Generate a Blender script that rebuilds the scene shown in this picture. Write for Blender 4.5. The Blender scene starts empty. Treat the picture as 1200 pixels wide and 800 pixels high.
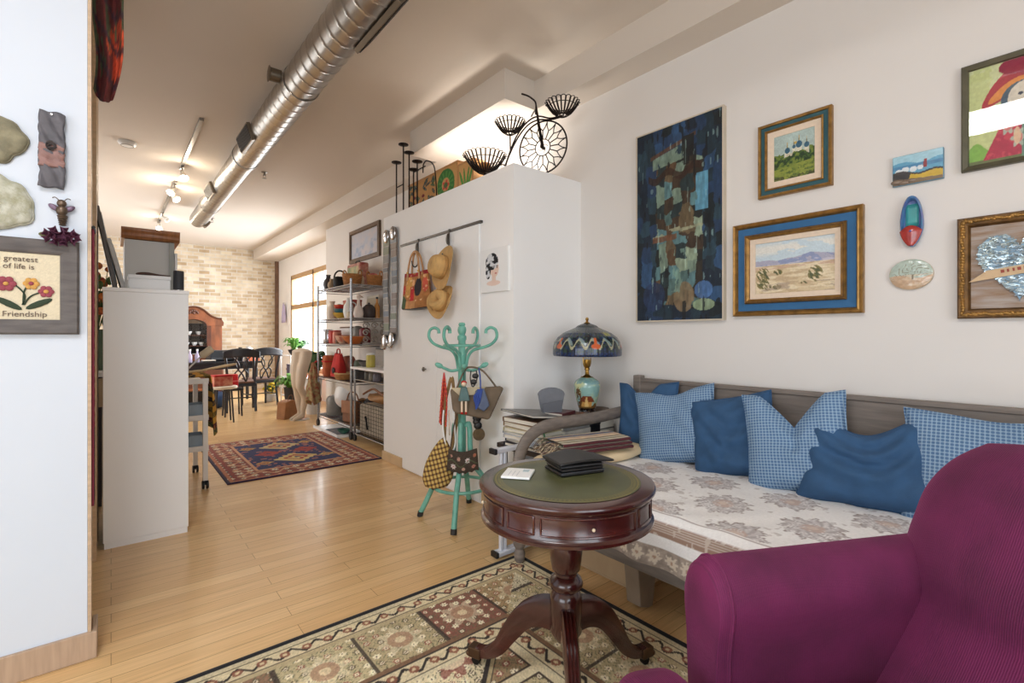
import bpy, bmesh, math, random
import numpy as np
from mathutils import Vector, Matrix, Euler
PI = math.pi
random.seed(7)
SC = bpy.context.scene
COL = SC.collection

# ---------------------------------------------------------------- camera, world, lights, exposure
cam_d = bpy.data.cameras.new('camera')
cam_d.sensor_width = 36.0
cam_d.lens = 17.1
cam_d.shift_y = -7.0 / 1200.0
cam_d.clip_start = 0.02
cam = bpy.data.objects.new('camera', cam_d)
COL.objects.link(cam)
cam.location = (0, 0, 1.2)
cam.rotation_euler = (PI / 2, 0, math.radians(-39.5))
SC.camera = cam

world = bpy.data.worlds.new('daylight')
SC.world = world
world.use_nodes = True
wn = world.node_tree
wn.nodes['Background'].inputs['Color'].default_value = (0.86, 0.93, 1.0, 1)
wn.nodes['Background'].inputs['Strength'].default_value = 2.2

SC.view_settings.view_transform = 'Standard'
SC.view_settings.look = 'None'
SC.view_settings.gamma = 1.0
SC.view_settings.use_curve_mapping = False
SC.view_settings.exposure = 0.38


def area(name, loc, rot, sx, sy, power, color=(1, 1, 1), spread=PI):
    d = bpy.data.lights.new(name, 'AREA')
    d.shape = 'RECTANGLE'
    d.size, d.size_y = sx, sy
    d.energy = power
    d.color = color
    d.spread = spread
    o = bpy.data.objects.new(name, d)
    o.location = loc
    o.rotation_euler = rot
    COL.objects.link(o)
    return o


def point(name, loc, power, color=(1, 1, 1), r=0.03):
    d = bpy.data.lights.new(name, 'POINT')
    d.energy = power
    d.color = color
    d.shadow_soft_size = r
    o = bpy.data.objects.new(name, d)
    o.location = loc
    COL.objects.link(o)
    return o


# daylight through the windows of the living room (behind the viewer) and of the dining end
area('rear_window_daylight', (-0.35, -2.96, 1.5), (PI / 2, 0, 0), 2.7, 2.0, 62, (0.79, 0.90, 1.0))
area('side_window_daylight', (-3.42, -0.5, 1.25), (PI / 2, 0, -PI / 2), 3.2, 1.6, 60, (0.80, 0.90, 1.0))
area('dining_window_daylight', (3.35, 9.7, 1.5), (PI / 2, 0, PI / 2), 2.7, 2.1, 190, (0.90, 0.95, 1.0))
area('kitchen_window_daylight', (-1.52, 8.6, 1.7), (PI / 2, 0, -PI / 2), 3.0, 1.8, 45, (0.92, 0.96, 1.0))




def lin1(x):
    x = x / 255.0
    return x / 12.92 if x <= 0.04045 else ((x + 0.055) / 1.055) ** 2.4


def lin(c):
    return (lin1(c[0]), lin1(c[1]), lin1(c[2]), 1.0)


def lerp(a, b, t):
    return a + (b - a) * t


MATS = {}


def mat(name, col, rough=0.55, metal=0.0, var=0.0, scale=12.0, bump=0.0, bscale=60.0, stretch=(1, 1, 1),
        sheen=0.0, coat=0.0, col2=None, spec=0.5, emit=0.0, trans=0.0, alpha=1.0):
    if name in MATS:
        return MATS[name]
    m = bpy.data.materials.new(name)
    m.use_nodes = True
    nt = m.node_tree
    b = nt.nodes['Principled BSDF']
    base = lin(col)
    b.inputs['Base Color'].default_value = base
    b.inputs['Roughness'].default_value = rough
    b.inputs['Metallic'].default_value = metal
    b.inputs['Specular IOR Level'].default_value = spec
    if sheen:
        b.inputs['Sheen Weight'].default_value = sheen
        b.inputs['Sheen Roughness'].default_value = 0.4
        b.inputs['Sheen Tint'].default_value = base
    if coat:
        b.inputs['Coat Weight'].default_value = coat
        b.inputs['Coat Roughness'].default_value = 0.12
    if emit:
        b.inputs['Emission Color'].default_value = base
        b.inputs['Emission Strength'].default_value = emit
    if trans:
        b.inputs['Transmission Weight'].default_value = trans
    if alpha < 1:
        b.inputs['Alpha'].default_value = alpha
    tc = nt.nodes.new('ShaderNodeTexCoord')
    mp = nt.nodes.new('ShaderNodeMapping')
    mp.inputs['Scale'].default_value = stretch
    nt.links.new(tc.outputs['Object'], mp.inputs['Vector'])
    nz = nt.nodes.new('ShaderNodeTexNoise')
    nz.inputs['Scale'].default_value = scale
    nz.inputs['Detail'].default_value = 5
    nt.links.new(mp.outputs['Vector'], nz.inputs['Vector'])
    if var or col2:
        r = nt.nodes.new('ShaderNodeValToRGB')
        c2 = lin(col2) if col2 else tuple(min(1, x * (1 + var)) for x in base[:3]) + (1,)
        c1 = base if col2 else tuple(x * (1 - var) for x in base[:3]) + (1,)
        r.color_ramp.elements[0].position = 0.33
        r.color_ramp.elements[1].position = 0.67
        r.color_ramp.elements[0].color = c1
        r.color_ramp.elements[1].color = c2
        nt.links.new(nz.outputs['Fac'], r.inputs['Fac'])
        nt.links.new(r.outputs['Color'], b.inputs['Base Color'])
    if bump:
        n2 = nt.nodes.new('ShaderNodeTexNoise')
        n2.inputs['Scale'].default_value = bscale
        n2.inputs['Detail'].default_value = 4
        nt.links.new(mp.outputs['Vector'], n2.inputs['Vector'])
        bp = nt.nodes.new('ShaderNodeBump')
        bp.inputs['Strength'].default_value = bump
        bp.inputs['Distance'].default_value = 0.004
        nt.links.new(n2.outputs['Fac'], bp.inputs['Height'])
        nt.links.new(bp.outputs['Normal'], b.inputs['Normal'])
    MATS[name] = m
    return m


def paint_mat(name, rough=0.6, bump=0.0, bscale=120.0, sheen=0.0, coat=0.0, spec=0.4):
    """base colour from the mesh's own pigment attribute"""
    if name in MATS:
        return MATS[name]
    m = mat(name, (255, 255, 255), rough, 0, 0, bump=bump, bscale=bscale, sheen=sheen, coat=coat, spec=spec)
    nt = m.node_tree
    a = nt.nodes.new('ShaderNodeAttribute')
    a.attribute_name = 'paint'
    nt.links.new(a.outputs['Color'], nt.nodes['Principled BSDF'].inputs['Base Color'])
    return m


def nodes_of(m):
    return m.node_tree, m.node_tree.nodes['Principled BSDF']


class MB:
    def __init__(self):
        self.v = []
        self.f = []

    def add(self, vs, fs, mtx=None):
        o = len(self.v)
        if mtx is not None:
            vs = [mtx @ Vector(p) for p in vs]
        self.v += [tuple(p) for p in vs]
        self.f += [tuple(i + o for i in f) for f in fs]
        return self

    def box(self, c, s, rot=None, mtx=None):
        x, y, z = s[0] / 2, s[1] / 2, s[2] / 2
        vs = [Vector((a * x, b * y, d * z)) for a in (-1, 1) for b in (-1, 1) for d in (-1, 1)]
        R = Euler(rot).to_matrix() if rot else Matrix.Identity(3)
        vs = [R @ p + Vector(c) for p in vs]
        fs = [(0, 1, 3, 2), (4, 6, 7, 5), (0, 4, 5, 1), (2, 3, 7, 6), (0, 2, 6, 4), (1, 5, 7, 3)]
        return self.add(vs, fs, mtx)

    def bx(self, x0, x1, y0, y1, z0, z1):
        return self.box(((x0 + x1) / 2, (y0 + y1) / 2, (z0 + z1) / 2), (abs(x1 - x0), abs(y1 - y0), abs(z1 - z0)))

    def tube(self, pts, r, n=10, closed=False, flat=1.0, up=None):
        P = [Vector(p) for p in pts]
        k = len(P)
        R = [r] * k if not hasattr(r, '__len__') else list(r)
        vs = []
        prev = None
        for i in range(k):
            if closed:
                t = P[(i + 1) % k] - P[i - 1]
            else:
                t = P[min(i + 1, k - 1)] - P[max(i - 1, 0)]
            if t.length < 1e-9:
                t = Vector((0, 0, 1))
            t.normalize()
            if up is not None:
                a = Vector(up)
            elif prev is None:
                a = Vector((0, 0, 1)) if abs(t.z) < 0.9 else Vector((1, 0, 0))
            else:
                a = prev
            a = a - t * a.dot(t)
            if a.length < 1e-6:
                a = t.orthogonal()
            a.normalize()
            prev = a
            b = t.cross(a)
            for j in range(n):
                q = 2 * PI * j / n
                vs.append(P[i] + (a * math.cos(q) + b * math.sin(q) * flat) * R[i])
        fs = []
        for i in range(k if closed else k - 1):
            for j in range(n):
                a0, a1 = i * n + j, i * n + (j + 1) % n
                b0, b1 = ((i + 1) % k) * n + j, ((i + 1) % k) * n + (j + 1) % n
                fs.append((a0, a1, b1, b0))
        if not closed:
            fs.append(tuple(range(n))[::-1])
            fs.append(tuple((k - 1) * n + j for j in range(n)))
        return self.add(vs, fs)

    def cyl(self, p0, p1, r0, r1=None, n=16):
        return self.tube([p0, p1], [r0, r0 if r1 is None else r1], n)

    def lathe(self, prof, c=(0, 0, 0), n=32, mtx=None, close=True, a0=0.0, a1=None):
        vs, fs = [], []
        full = a1 is None
        span = 2 * PI if full else a1 - a0
        m = n if full else n + 1
        for (r, z) in prof:
            for j in range(m):
                q = a0 + span * j / n
                vs.append(Vector((c[0] + r * math.cos(q), c[1] + r * math.sin(q), c[2] + z)))
        for i in range(len(prof) - 1):
            for j in range(n):
                j2 = (j + 1) % m
                fs.append((i * m + j, i * m + j2, (i + 1) * m + j2, (i + 1) * m + j))
        if full and close:
            fs.append(tuple(range(m))[::-1])
            fs.append(tuple((len(prof) - 1) * m + j for j in range(m)))
        return self.add(vs, fs, mtx)

    def ball(self, c, r, n=14, sc=(1, 1, 1)):
        k = max(6, n // 2)
        prof = [(math.sin(PI * i / k) * 1.0, -math.cos(PI * i / k)) for i in range(k + 1)]
        prof[0] = (0.001, -1)
        prof[-1] = (0.001, 1)
        m = Matrix.Translation(c) @ Matrix.Diagonal((r * sc[0], r * sc[1], r * sc[2], 1))
        return self.lathe(prof, n=n, mtx=m)

    def prism(self, poly, depth, mtx=None, y0=0.0):
        """polygon in local xz, extruded along +y from y0 to y0 + depth"""
        n = len(poly)
        vs = [(p[0], y0, p[1]) for p in poly] + [(p[0], y0 + depth, p[1]) for p in poly]
        fs = [tuple(range(n)), tuple(range(2 * n - 1, n - 1, -1))]
        fs += [(i, n + i, n + (i + 1) % n, (i + 1) % n) for i in range(n)]
        return self.add(vs, fs, mtx)

    def surf(self, fn, nu, nv, cu=False, cv=False):
        vs = []
        mu, mv = (nu if cu else nu + 1), (nv if cv else nv + 1)
        for i in range(mu):
            for j in range(mv):
                vs.append(fn(i / nu, j / nv))
        fs = []
        for i in range(nu):
            for j in range(nv):
                i2, j2 = (i + 1) % mu, (j + 1) % mv
                fs.append((i * mv + j, i2 * mv + j, i2 * mv + j2, i * mv + j2))
        return self.add(vs, fs)

    def build(self, name, m, parent=None, smooth=True, bevel=0.0, sub=0, ang=42, thick=0.0, seg=2, recalc=True):
        me = bpy.data.meshes.new(name)
        me.from_pydata(self.v, [], self.f)
        if recalc:
            bm = bmesh.new()
            bm.from_mesh(me)
            bmesh.ops.recalc_face_normals(bm, faces=bm.faces)
            bm.to_mesh(me)
            bm.free()
        if smooth:
            me.polygons.foreach_set('use_smooth', [True] * len(me.polygons))
            if not sub:
                me.set_sharp_from_angle(angle=math.radians(ang))
        me.materials.append(m)
        o = bpy.data.objects.new(name, me)
        COL.objects.link(o)
        if parent is not None:
            o.parent = parent
        if thick:
            md = o.modifiers.new('solid', 'SOLIDIFY')
            md.thickness = thick
            md.offset = 0
        if bevel:
            md = o.modifiers.new('bevel', 'BEVEL')
            md.width = bevel
            md.segments = seg
            md.limit_method = 'ANGLE'
        if sub:
            md = o.modifiers.new('sub', 'SUBSURF')
            md.levels = md.render_levels = sub
        return o


def tag(o, label, cat, group=None, kind=None):
    o['label'] = label
    o['category'] = cat
    if group:
        o['group'] = group
    if kind:
        o['kind'] = kind
    return o


def thing(name, label, cat, loc=(0, 0, 0), rotz=0.0, group=None, rot=None):
    o = bpy.data.objects.new(name, None)
    o.empty_display_size = 0.05
    COL.objects.link(o)
    o.location = loc
    o.rotation_euler = rot if rot else (0, 0, rotz)
    return tag(o, label, cat, group)


def place(o, loc, rotz=0.0, rot=None):
    o.location = loc
    o.rotation_euler = rot if rot else (0, 0, rotz)
    return o


def struct(name, mb, m, **k):
    o = mb.build(name, m, None, **k)
    o['kind'] = 'structure'
    return o


def dup(root, loc, rotz=0.0, label=None, rot=None, scale=None):
    r = root.copy()
    COL.objects.link(r)
    r.location = loc
    r.rotation_euler = rot if rot else (0, 0, rotz)
    if scale:
        r.scale = scale
    if label:
        r['label'] = label
    for ch in list(root.children):
        c = ch.copy()
        COL.objects.link(c)
        c.parent = r
        for g in list(ch.children):
            d = g.copy()
            COL.objects.link(d)
            d.parent = c
    return r


def bw(mb, name, m, root, **k):
    """build a part given in world coordinates under an unrotated root"""
    l = root.location
    mb.v = [(p[0] - l[0], p[1] - l[1], p[2] - l[2]) for p in mb.v]
    return mb.build(name, m, root, **k)


# ---- pigment: numpy painting functions -----------------------------------------------------
def hsh(i, j, s):
    n = (i.astype(np.int64) * 374761393 + j.astype(np.int64) * 668265263 + s * 1442695041) & 0x7fffffff
    n = ((n ^ (n >> 13)) * 1274126177) & 0x7fffffff
    return ((n ^ (n >> 16)) & 0xffff) / 65535.0


def vn(u, v, s=0):
    i, j = np.floor(u), np.floor(v)
    a, b = u - i, v - j
    a, b = a * a * (3 - 2 * a), b * b * (3 - 2 * b)
    i, j = i.astype(np.int64), j.astype(np.int64)
    return (hsh(i, j, s) * (1 - a) + hsh(i + 1, j, s) * a) * (1 - b) + (hsh(i, j + 1, s) * (1 - a) + hsh(i + 1, j + 1, s) * a) * b


def fbm(u, v, s=0, o=4):
    r, a, t = 0, 0.5, 0
    for k in range(o):
        r = r + a * vn(u * 2 ** k, v * 2 ** k, s + k * 17)
        t += a
        a *= 0.5
    return r / t


def C(*c):
    return np.array(c, dtype=float) / 255.0


def mixc(base, col, m):
    m = np.clip(m, 0, 1)[..., None]
    return base * (1 - m) + np.asarray(col) * m


def full(u, col):
    return np.zeros(u.shape + (3,)) + np.asarray(col)


def set_paint(me, rgb):
    a = me.color_attributes.new('paint', 'FLOAT_COLOR', 'POINT')
    rgb = np.clip(rgb, 0, 1)
    l = np.where(rgb <= 0.04045, rgb / 12.92, ((rgb + 0.055) / 1.055) ** 2.4)
    out = np.ones((l.shape[0], 4), dtype=np.float32)
    out[:, :3] = l
    a.data.foreach_set('color', out.ravel())


def grid_obj(name, m, parent, nu, nv, posfn, colfn, kind=None, thick=0.0, smooth=True):
    """a painted grid: posfn(U,V)->(X,Y,Z) arrays, colfn(U,V)->rgb (sRGB 0..1)"""
    U, V = np.meshgrid(np.linspace(0, 1, nu + 1), np.linspace(0, 1, nv + 1), indexing='ij')
    X, Y, Z = posfn(U, V)
    co = np.stack([X + 0 * U, Y + 0 * U, Z + 0 * U], -1).reshape(-1, 3).astype(np.float32)
    idx = np.arange((nu + 1) * (nv + 1)).reshape(nu + 1, nv + 1)
    q = np.stack([idx[:-1, :-1], idx[1:, :-1], idx[1:, 1:], idx[:-1, 1:]], -1).reshape(-1, 4)
    me = bpy.data.meshes.new(name)
    me.vertices.add(len(co))
    me.vertices.foreach_set('co', co.ravel())
    me.loops.add(q.size)
    me.loops.foreach_set('vertex_index', q.ravel().astype(np.int32))
    me.polygons.add(len(q))
    me.polygons.foreach_set('loop_start', np.arange(0, q.size, 4, dtype=np.int32))
    me.update(calc_edges=True)
    if smooth:
        me.polygons.foreach_set('use_smooth', np.ones(len(q), dtype=bool))
    set_paint(me, colfn(U, V).reshape(-1, 3))
    me.materials.append(m)
    o = bpy.data.objects.new(name, me)
    COL.objects.link(o)
    if parent is not None:
        o.parent = parent
    if thick:
        md = o.modifiers.new('solid', 'SOLIDIFY')
        md.thickness = thick
        md.offset = -1
    return o


def art(name, parent, w, h, fn, nx, ny, y=0.0, m=None, x0=0.0, z0=0.0):
    """flat painted surface facing local -y, centred at x0,z0; fn(U,V) with V upward"""
    return grid_obj(name, m or paint_mat('oil_paint', 0.5, 0.25, 90), parent, nx, ny,
                    lambda U, V: (x0 + (U - 0.5) * w, y + 0 * U, z0 + (V - 0.5) * h), fn)


def frame_mb(w, h, prof):
    """picture frame, outer size w x h, facing -y, back at y=0; prof = [(inset, depth), ...] from outer back to inner back"""
    mb = MB()
    n = len(prof)
    cs = [(-1, -1), (1, -1), (1, 1), (-1, 1)]
    vs = []
    for (a, b) in cs:
        for (ins, d) in prof:
            vs.append((a * (w / 2 - ins), -d, b * (h / 2 - ins)))
    fs = []
    for i in range(4):
        j = (i + 1) % 4
        for k in range(n - 1):
            fs.append((i * n + k, j * n + k, j * n + k + 1, i * n + k + 1))
    return mb.add(vs, fs)


def text_mesh(name, s, size, m, parent, loc, depth=0.001, rot=(PI / 2, 0, 0), align='CENTER'):
    cu = bpy.data.curves.new(name, 'FONT')
    cu.body = s
    cu.size = size
    cu.align_x = align
    cu.extrude = depth
    tmp = bpy.data.objects.new(name + '_tmp', cu)
    COL.objects.link(tmp)
    dg = bpy.context.evaluated_depsgraph_get()
    me = bpy.data.meshes.new_from_object(tmp.evaluated_get(dg))
    bpy.data.objects.remove(tmp)
    bpy.data.curves.remove(cu)
    me.materials.clear()
    me.materials.append(m)
    o = bpy.data.objects.new(name, me)
    COL.objects.link(o)
    o.parent = parent
    o.location = loc
    o.rotation_euler = rot
    return o


def arc(c, r, a0, a1, n, plane='xz'):
    out = []
    for i in range(n + 1):
        a = a0 + (a1 - a0) * i / n
        p, q = r * math.cos(a), r * math.sin(a)
        out.append((c[0] + p, c[1], c[2] + q) if plane == 'xz' else ((c[0] + p, c[1] + q, c[2]) if plane == 'xy' else (c[0], c[1] + p, c[2] + q)))
    return out


def smooth_path(pts, k=6):
    """Catmull-Rom"""
    P = [Vector(p) for p in pts]
    out = []
    for i in range(len(P) - 1):
        p0, p1, p2, p3 = P[max(i - 1, 0)], P[i], P[i + 1], P[min(i + 2, len(P) - 1)]
        for j in range(k):
            t = j / k
            out.append(0.5 * ((2 * p1) + (p2 - p0) * t + (2 * p0 - 5 * p1 + 4 * p2 - p3) * t * t + (3 * p1 - p0 - 3 * p2 + p3) * t ** 3))
    out.append(P[-1])
    return out


# ---------------------------------------------------------------- the setting
wall_m = mat('wall_paint', (225, 220, 215), 0.85, var=0.012, scale=2.0, bump=0.05, bscale=180, spec=0.2)
closet_m = mat('closet_paint', (247, 246, 245), 0.7, var=0.01, scale=2.0, bump=0.04, bscale=160, spec=0.3)
cool_m = mat('left_wall_paint', (214, 222, 233), 0.8, var=0.01, scale=2.0, bump=0.04, bscale=160, spec=0.2)
ceil_m = mat('ceiling_paint', (216, 206, 195), 0.9, var=0.012, scale=1.5, bump=0.05, bscale=140, spec=0.2)
white_m = mat('white_laminate', (250, 249, 248), 0.35, var=0.008, scale=3)
wood_trim = mat('trim_wood', (196, 170, 142), 0.5, var=0.12, scale=6, stretch=(1, 1, 14), bump=0.1)
black_metal = mat('black_iron', (22, 20, 20), 0.5, 0.6)
chrome = mat('chrome', (205, 206, 210), 0.18, 1.0)
brass = mat('brass', (176, 138, 70), 0.3, 1.0)
black_plastic = mat('black_plastic', (24, 24, 26), 0.4)
white_plastic = mat('white_plastic', (238, 238, 236), 0.4)
glass_m = bpy.data.materials.new('window_glass')
glass_m.use_nodes = True
gnt = glass_m.node_tree
gnt.nodes.clear()
_o = gnt.nodes.new('ShaderNodeOutputMaterial')
_mx = gnt.nodes.new('ShaderNodeMixShader')
_tr = gnt.nodes.new('ShaderNodeBsdfTransparent')
_gl = gnt.nodes.new('ShaderNodeBsdfGlossy')
_gl.inputs['Roughness'].default_value = 0.02
_mx.inputs['Fac'].default_value = 0.06
gnt.links.new(_tr.outputs['BSDF'], _mx.inputs[1])
gnt.links.new(_gl.outputs['BSDF'], _mx.inputs[2])
gnt.links.new(_mx.outputs['Shader'], _o.inputs['Surface'])

# bamboo strip floor, strips running along x
floor_m = mat('bamboo_floor', (212, 170, 112), 0.32, coat=0.25)
nt, b = nodes_of(floor_m)
tc = nt.nodes.new('ShaderNodeTexCoord')
br = nt.nodes.new('ShaderNodeTexBrick')
br.offset = 0.37
br.inputs['Scale'].default_value = 1.0
br.inputs['Brick Width'].default_value = 0.95
br.inputs['Row Height'].default_value = 0.085
br.inputs['Mortar Size'].default_value = 0.0012
br.inputs['Mortar Smooth'].default_value = 0.1
br.inputs['Bias'].default_value = 0.0
br.inputs['Color1'].default_value = lin((236, 200, 146))
br.inputs['Color2'].default_value = lin((221, 178, 122))
br.inputs['Mortar'].default_value = lin((158, 116, 66))
nt.links.new(tc.outputs['Object'], br.inputs['Vector'])
mp = nt.nodes.new('ShaderNodeMapping')
mp.inputs['Scale'].default_value = (2.2, 60, 1)
nt.links.new(tc.outputs['Object'], mp.inputs['Vector'])
nz = nt.nodes.new('ShaderNodeTexNoise')
nz.inputs['Scale'].default_value = 1.6
nz.inputs['Detail'].default_value = 4
nt.links.new(mp.outputs['Vector'], nz.inputs['Vector'])
rmp = nt.nodes.new('ShaderNodeValToRGB')
rmp.color_ramp.elements[0].position = 0.3
rmp.color_ramp.elements[0].color = (0.84, 0.81, 0.77, 1)
rmp.color_ramp.elements[1].position = 0.7
rmp.color_ramp.elements[1].color = (1.05, 1.04, 1.03, 1)
nt.links.new(nz.outputs['Fac'], rmp.inputs['Fac'])
mx = nt.nodes.new('ShaderNodeMix')
mx.data_type = 'RGBA'
mx.blend_type = 'MULTIPLY'
mx.inputs['Factor'].default_value = 1.0
nt.links.new(br.outputs['Color'], mx.inputs[6])
nt.links.new(rmp.outputs['Color'], mx.inputs[7])
nt.links.new(mx.outputs[2], b.inputs['Base Color'])

brick_m = mat('cream_brick', (214, 196, 164), 0.85)
nt, b = nodes_of(brick_m)
tc = nt.nodes.new('ShaderNodeTexCoord')
mp = nt.nodes.new('ShaderNodeMapping')
mp.inputs['Rotation'].default_value = (-PI / 2, 0, 0)
nt.links.new(tc.outputs['Object'], mp.inputs['Vector'])
br = nt.nodes.new('ShaderNodeTexBrick')
br.inputs['Scale'].default_value = 1.0
br.inputs['Brick Width'].default_value = 0.205
br.inputs['Row Height'].default_value = 0.076
br.inputs['Mortar Size'].default_value = 0.009
br.inputs['Mortar Smooth'].default_value = 0.3
br.inputs['Color1'].default_value = lin((228, 216, 192))
br.inputs['Color2'].default_value = lin((188, 164, 130))
br.inputs['Mortar'].default_value = lin((216, 210, 200))
nt.links.new(mp.outputs['Vector'], br.inputs['Vector'])
nz = nt.nodes.new('ShaderNodeTexNoise')
nz.inputs['Scale'].default_value = 5
nz.inputs['Detail'].default_value = 6
nt.links.new(tc.outputs['Object'], nz.inputs['Vector'])
mx = nt.nodes.new('ShaderNodeMix')
mx.data_type = 'RGBA'
mx.blend_type = 'SOFT_LIGHT'
mx.inputs['Factor'].default_value = 0.9
nt.links.new(br.outputs['Color'], mx.inputs[6])
nt.links.new(nz.outputs['Fac'], mx.inputs[7])
nt.links.new(mx.outputs[2], b.inputs['Base Color'])
bp = nt.nodes.new('ShaderNodeBump')
bp.inputs['Strength'].default_value = 0.6
bp.inputs['Distance'].default_value = 0.01
bp.invert = True
nt.links.new(br.outputs['Fac'], bp.inputs['Height'])
nt.links.new(bp.outputs['Normal'], b.inputs['Normal'])

CEIL = 3.13
struct('floor', MB().bx(-3.6, 3.3, -3.1, 12.4, -0.1, 0), floor_m, smooth=False)
struct('ceiling', MB().bx(-3.6, 3.3, -3.1, 12.4, CEIL, CEIL + 0.1), ceil_m, smooth=False)
struct('wall_right', MB().bx(2.69, 2.81, -3.1, 8.0, 0, CEIL), wall_m, smooth=False)
# window wall of the dining end, set back from the rest of the right wall
wm = MB()
WX0, WX1 = 3.0, 3.18
wy0, wy1, wz0, wz1 = 8.35, 11.1, 0.5, 2.47
wm.bx(WX0, WX1, 8.0, wy0, 0, CEIL).bx(WX0, WX1, wy1, 12.2, 0, CEIL).bx(WX0, WX1, wy0, wy1, 0, wz0).bx(WX0, WX1, wy0, wy1, wz1, CEIL)
wm.bx(2.81, WX1, 7.88, 8.0, 0, CEIL)
struct('wall_dining', wm, white_m, smooth=False)
struct('wall_brick', MB().bx(-1.7, 3.18, 12.2, 12.35, 0, CEIL), brick_m, smooth=False)
struct('wall_kitchen', MB().bx(-1.72, -1.6, 2.52, 12.2, 0, CEIL), wall_m, smooth=False)
struct('wall_left', MB().bx(-3.5, -0.068, 2.4, 2.52, 0, CEIL), cool_m, smooth=False)
struct('wall_side', MB().bx(-3.6, -3.5, -3.1, 2.52, 0, CEIL), wall_m, smooth=False)
struct('wall_rear', MB().bx(-3.5, 2.69, -3.1, -3.0, 0, CEIL), wall_m, smooth=False)
# windows of the living room, behind the viewer
fr = MB()
for x in (-1.7, -0.35, 1.0):
    fr.bx(x - 0.035, x + 0.035, -3.0, -2.9, 0.4, 2.72)
for z in (0.4, 2.72):
    fr.bx(-1.735, 1.035, -3.0, -2.9, z - 0.035, z + 0.035)
struct('window_2', fr, wood_trim, bevel=0.004)
struct('trim_1', MB().bx(2.48, 3.0, -3.0, 12.2, 2.91, CEIL), ceil_m, smooth=False)
struct('trim_2', MB().bx(2.19, 2.48, 2.74, 4.18, 2.91, CEIL), ceil_m, smooth=False)
struct('trim_3', MB().bx(-0.067, -0.057, 2.392, 2.53, 0, CEIL), wood_trim, smooth=False)
struct('trim_4', MB().bx(-0.15, -0.060, 3.40, 3.92, 0, CEIL), mat('post_wood', (206, 172, 134), 0.5, var=0.1, scale=5, stretch=(1, 1, 12)), smooth=False)
bb = mat('baseboard_wood', (182, 156, 132), 0.5, var=0.1, scale=5, stretch=(12, 1, 1), bump=0.1)
struct('baseboard_left', MB().bx(-3.5, -0.05, 2.384, 2.4, 0, 0.10).bx(-0.056, -0.040, 2.384, 2.53, 0, 0.10), bb, bevel=0.003)
struct('baseboard_closet', MB().bx(2.024, 2.04, 4.03, 4.44, 0, 0.09).bx(2.024, 2.04, 2.45, 2.80, 0, 0.09), mat('pale_wood', (214, 182, 140), 0.5, var=0.08, scale=5), bevel=0.003)
struct('baseboard_right', MB().bx(2.675, 2.69, -3.0, 2.45, 0, 0.09), bb, bevel=0.003)
# closet block with bifold doors
struct('wall_closet', MB().bx(2.04, 2.69, 2.459, 4.43, 0, 2.335), closet_m, smooth=False)
dr = struct('door_1', MB().bx(2.028, 2.04, 2.83, 3.42, 0.012, 2.0).bx(2.028, 2.04, 3.424, 4.02, 0.012, 2.0), closet_m, bevel=0.003)
MB().lathe([(0.006, 0), (0.006, 0.012), (0.017, 0.018), (0.019, 0.026), (0.012, 0.033), (0.001, 0.034)], mtx=Matrix.Translation((2.028, 3.59, 0.92)) @ Matrix.Rotation(-PI / 2, 4, 'Y'), n=20).build('door_knob', mat('knob_steel', (120, 116, 110), 0.35, 1), dr)
MB().bx(2.018, 2.04, 2.80, 4.04, 2.0, 2.018).build('door_track', mat('track_steel', (92, 88, 84), 0.4, 0.9), dr, smooth=False)
# dining window: wooden frame with transom
ww = mat('window_wood', (190, 152, 108), 0.5, var=0.12, scale=5, stretch=(1, 1, 8))
f = MB()
for y in (wy0 + 0.04, 9.62, wy1 - 0.04):
    f.bx(2.985, 3.09, y - 0.045, y + 0.045, wz0, wz1)
for z in (wz0 + 0.04, 1.80, wz1 - 0.04):
    f.bx(2.985, 3.09, wy0, wy1, z - 0.05, z + 0.05)
win = struct('window_1', f, ww, bevel=0.005)
MB().bx(3.03, 3.036, wy0, wy1, wz0, wz1).build('pane', glass_m, win, smooth=False)
MB().bx(2.90, 3.02, wy0 - 0.06, wy1 + 0.06, wz0 - 0.04, wz0).build('sill', ww, win, bevel=0.004)
# flat ceiling light of the living room (its reflection shows in the glazed print)
cl = thing('ceiling_light', 'flat rectangular ceiling light panel above the living room', 'light', (-0.60, 0.35, CEIL))
MB().bx(-0.36, 0.36, -0.58, 0.58, -0.035, 0).build('frame', white_plastic, cl, bevel=0.004)
MB().bx(-0.33, 0.33, -0.55, 0.55, -0.040, -0.034).build('diffuser', mat('light_diffuser', (250, 250, 252), 0.6, emit=17.0), cl, smooth=False)
struct('trim_5', MB().bx(2.93, 3.0, 12.13, 12.2, 0, 2.91), mat('corner_brown', (120, 92, 74), 0.8, var=0.2, scale=9), smooth=False)
# ================================================================ rugs
def rosette(x, y, R, k=8, ph=0.0):
    """returns (petal mask, ring mask, core mask)"""
    r = np.hypot(x, y) / R
    a = np.arctan2(y, x) + ph
    edge = 0.80 + 0.20 * np.cos(k * a)
    return (r < edge), (r < 0.52), (r < 0.22)


def cell(x, n):
    i = np.floor(x / n)
    return i, x - (i + 0.5) * n


PAN = [C(188, 174, 140), C(158, 132, 98), C(196, 186, 158), C(138, 108, 86), C(168, 152, 118), C(124, 84, 70), C(178, 164, 128)]


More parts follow.
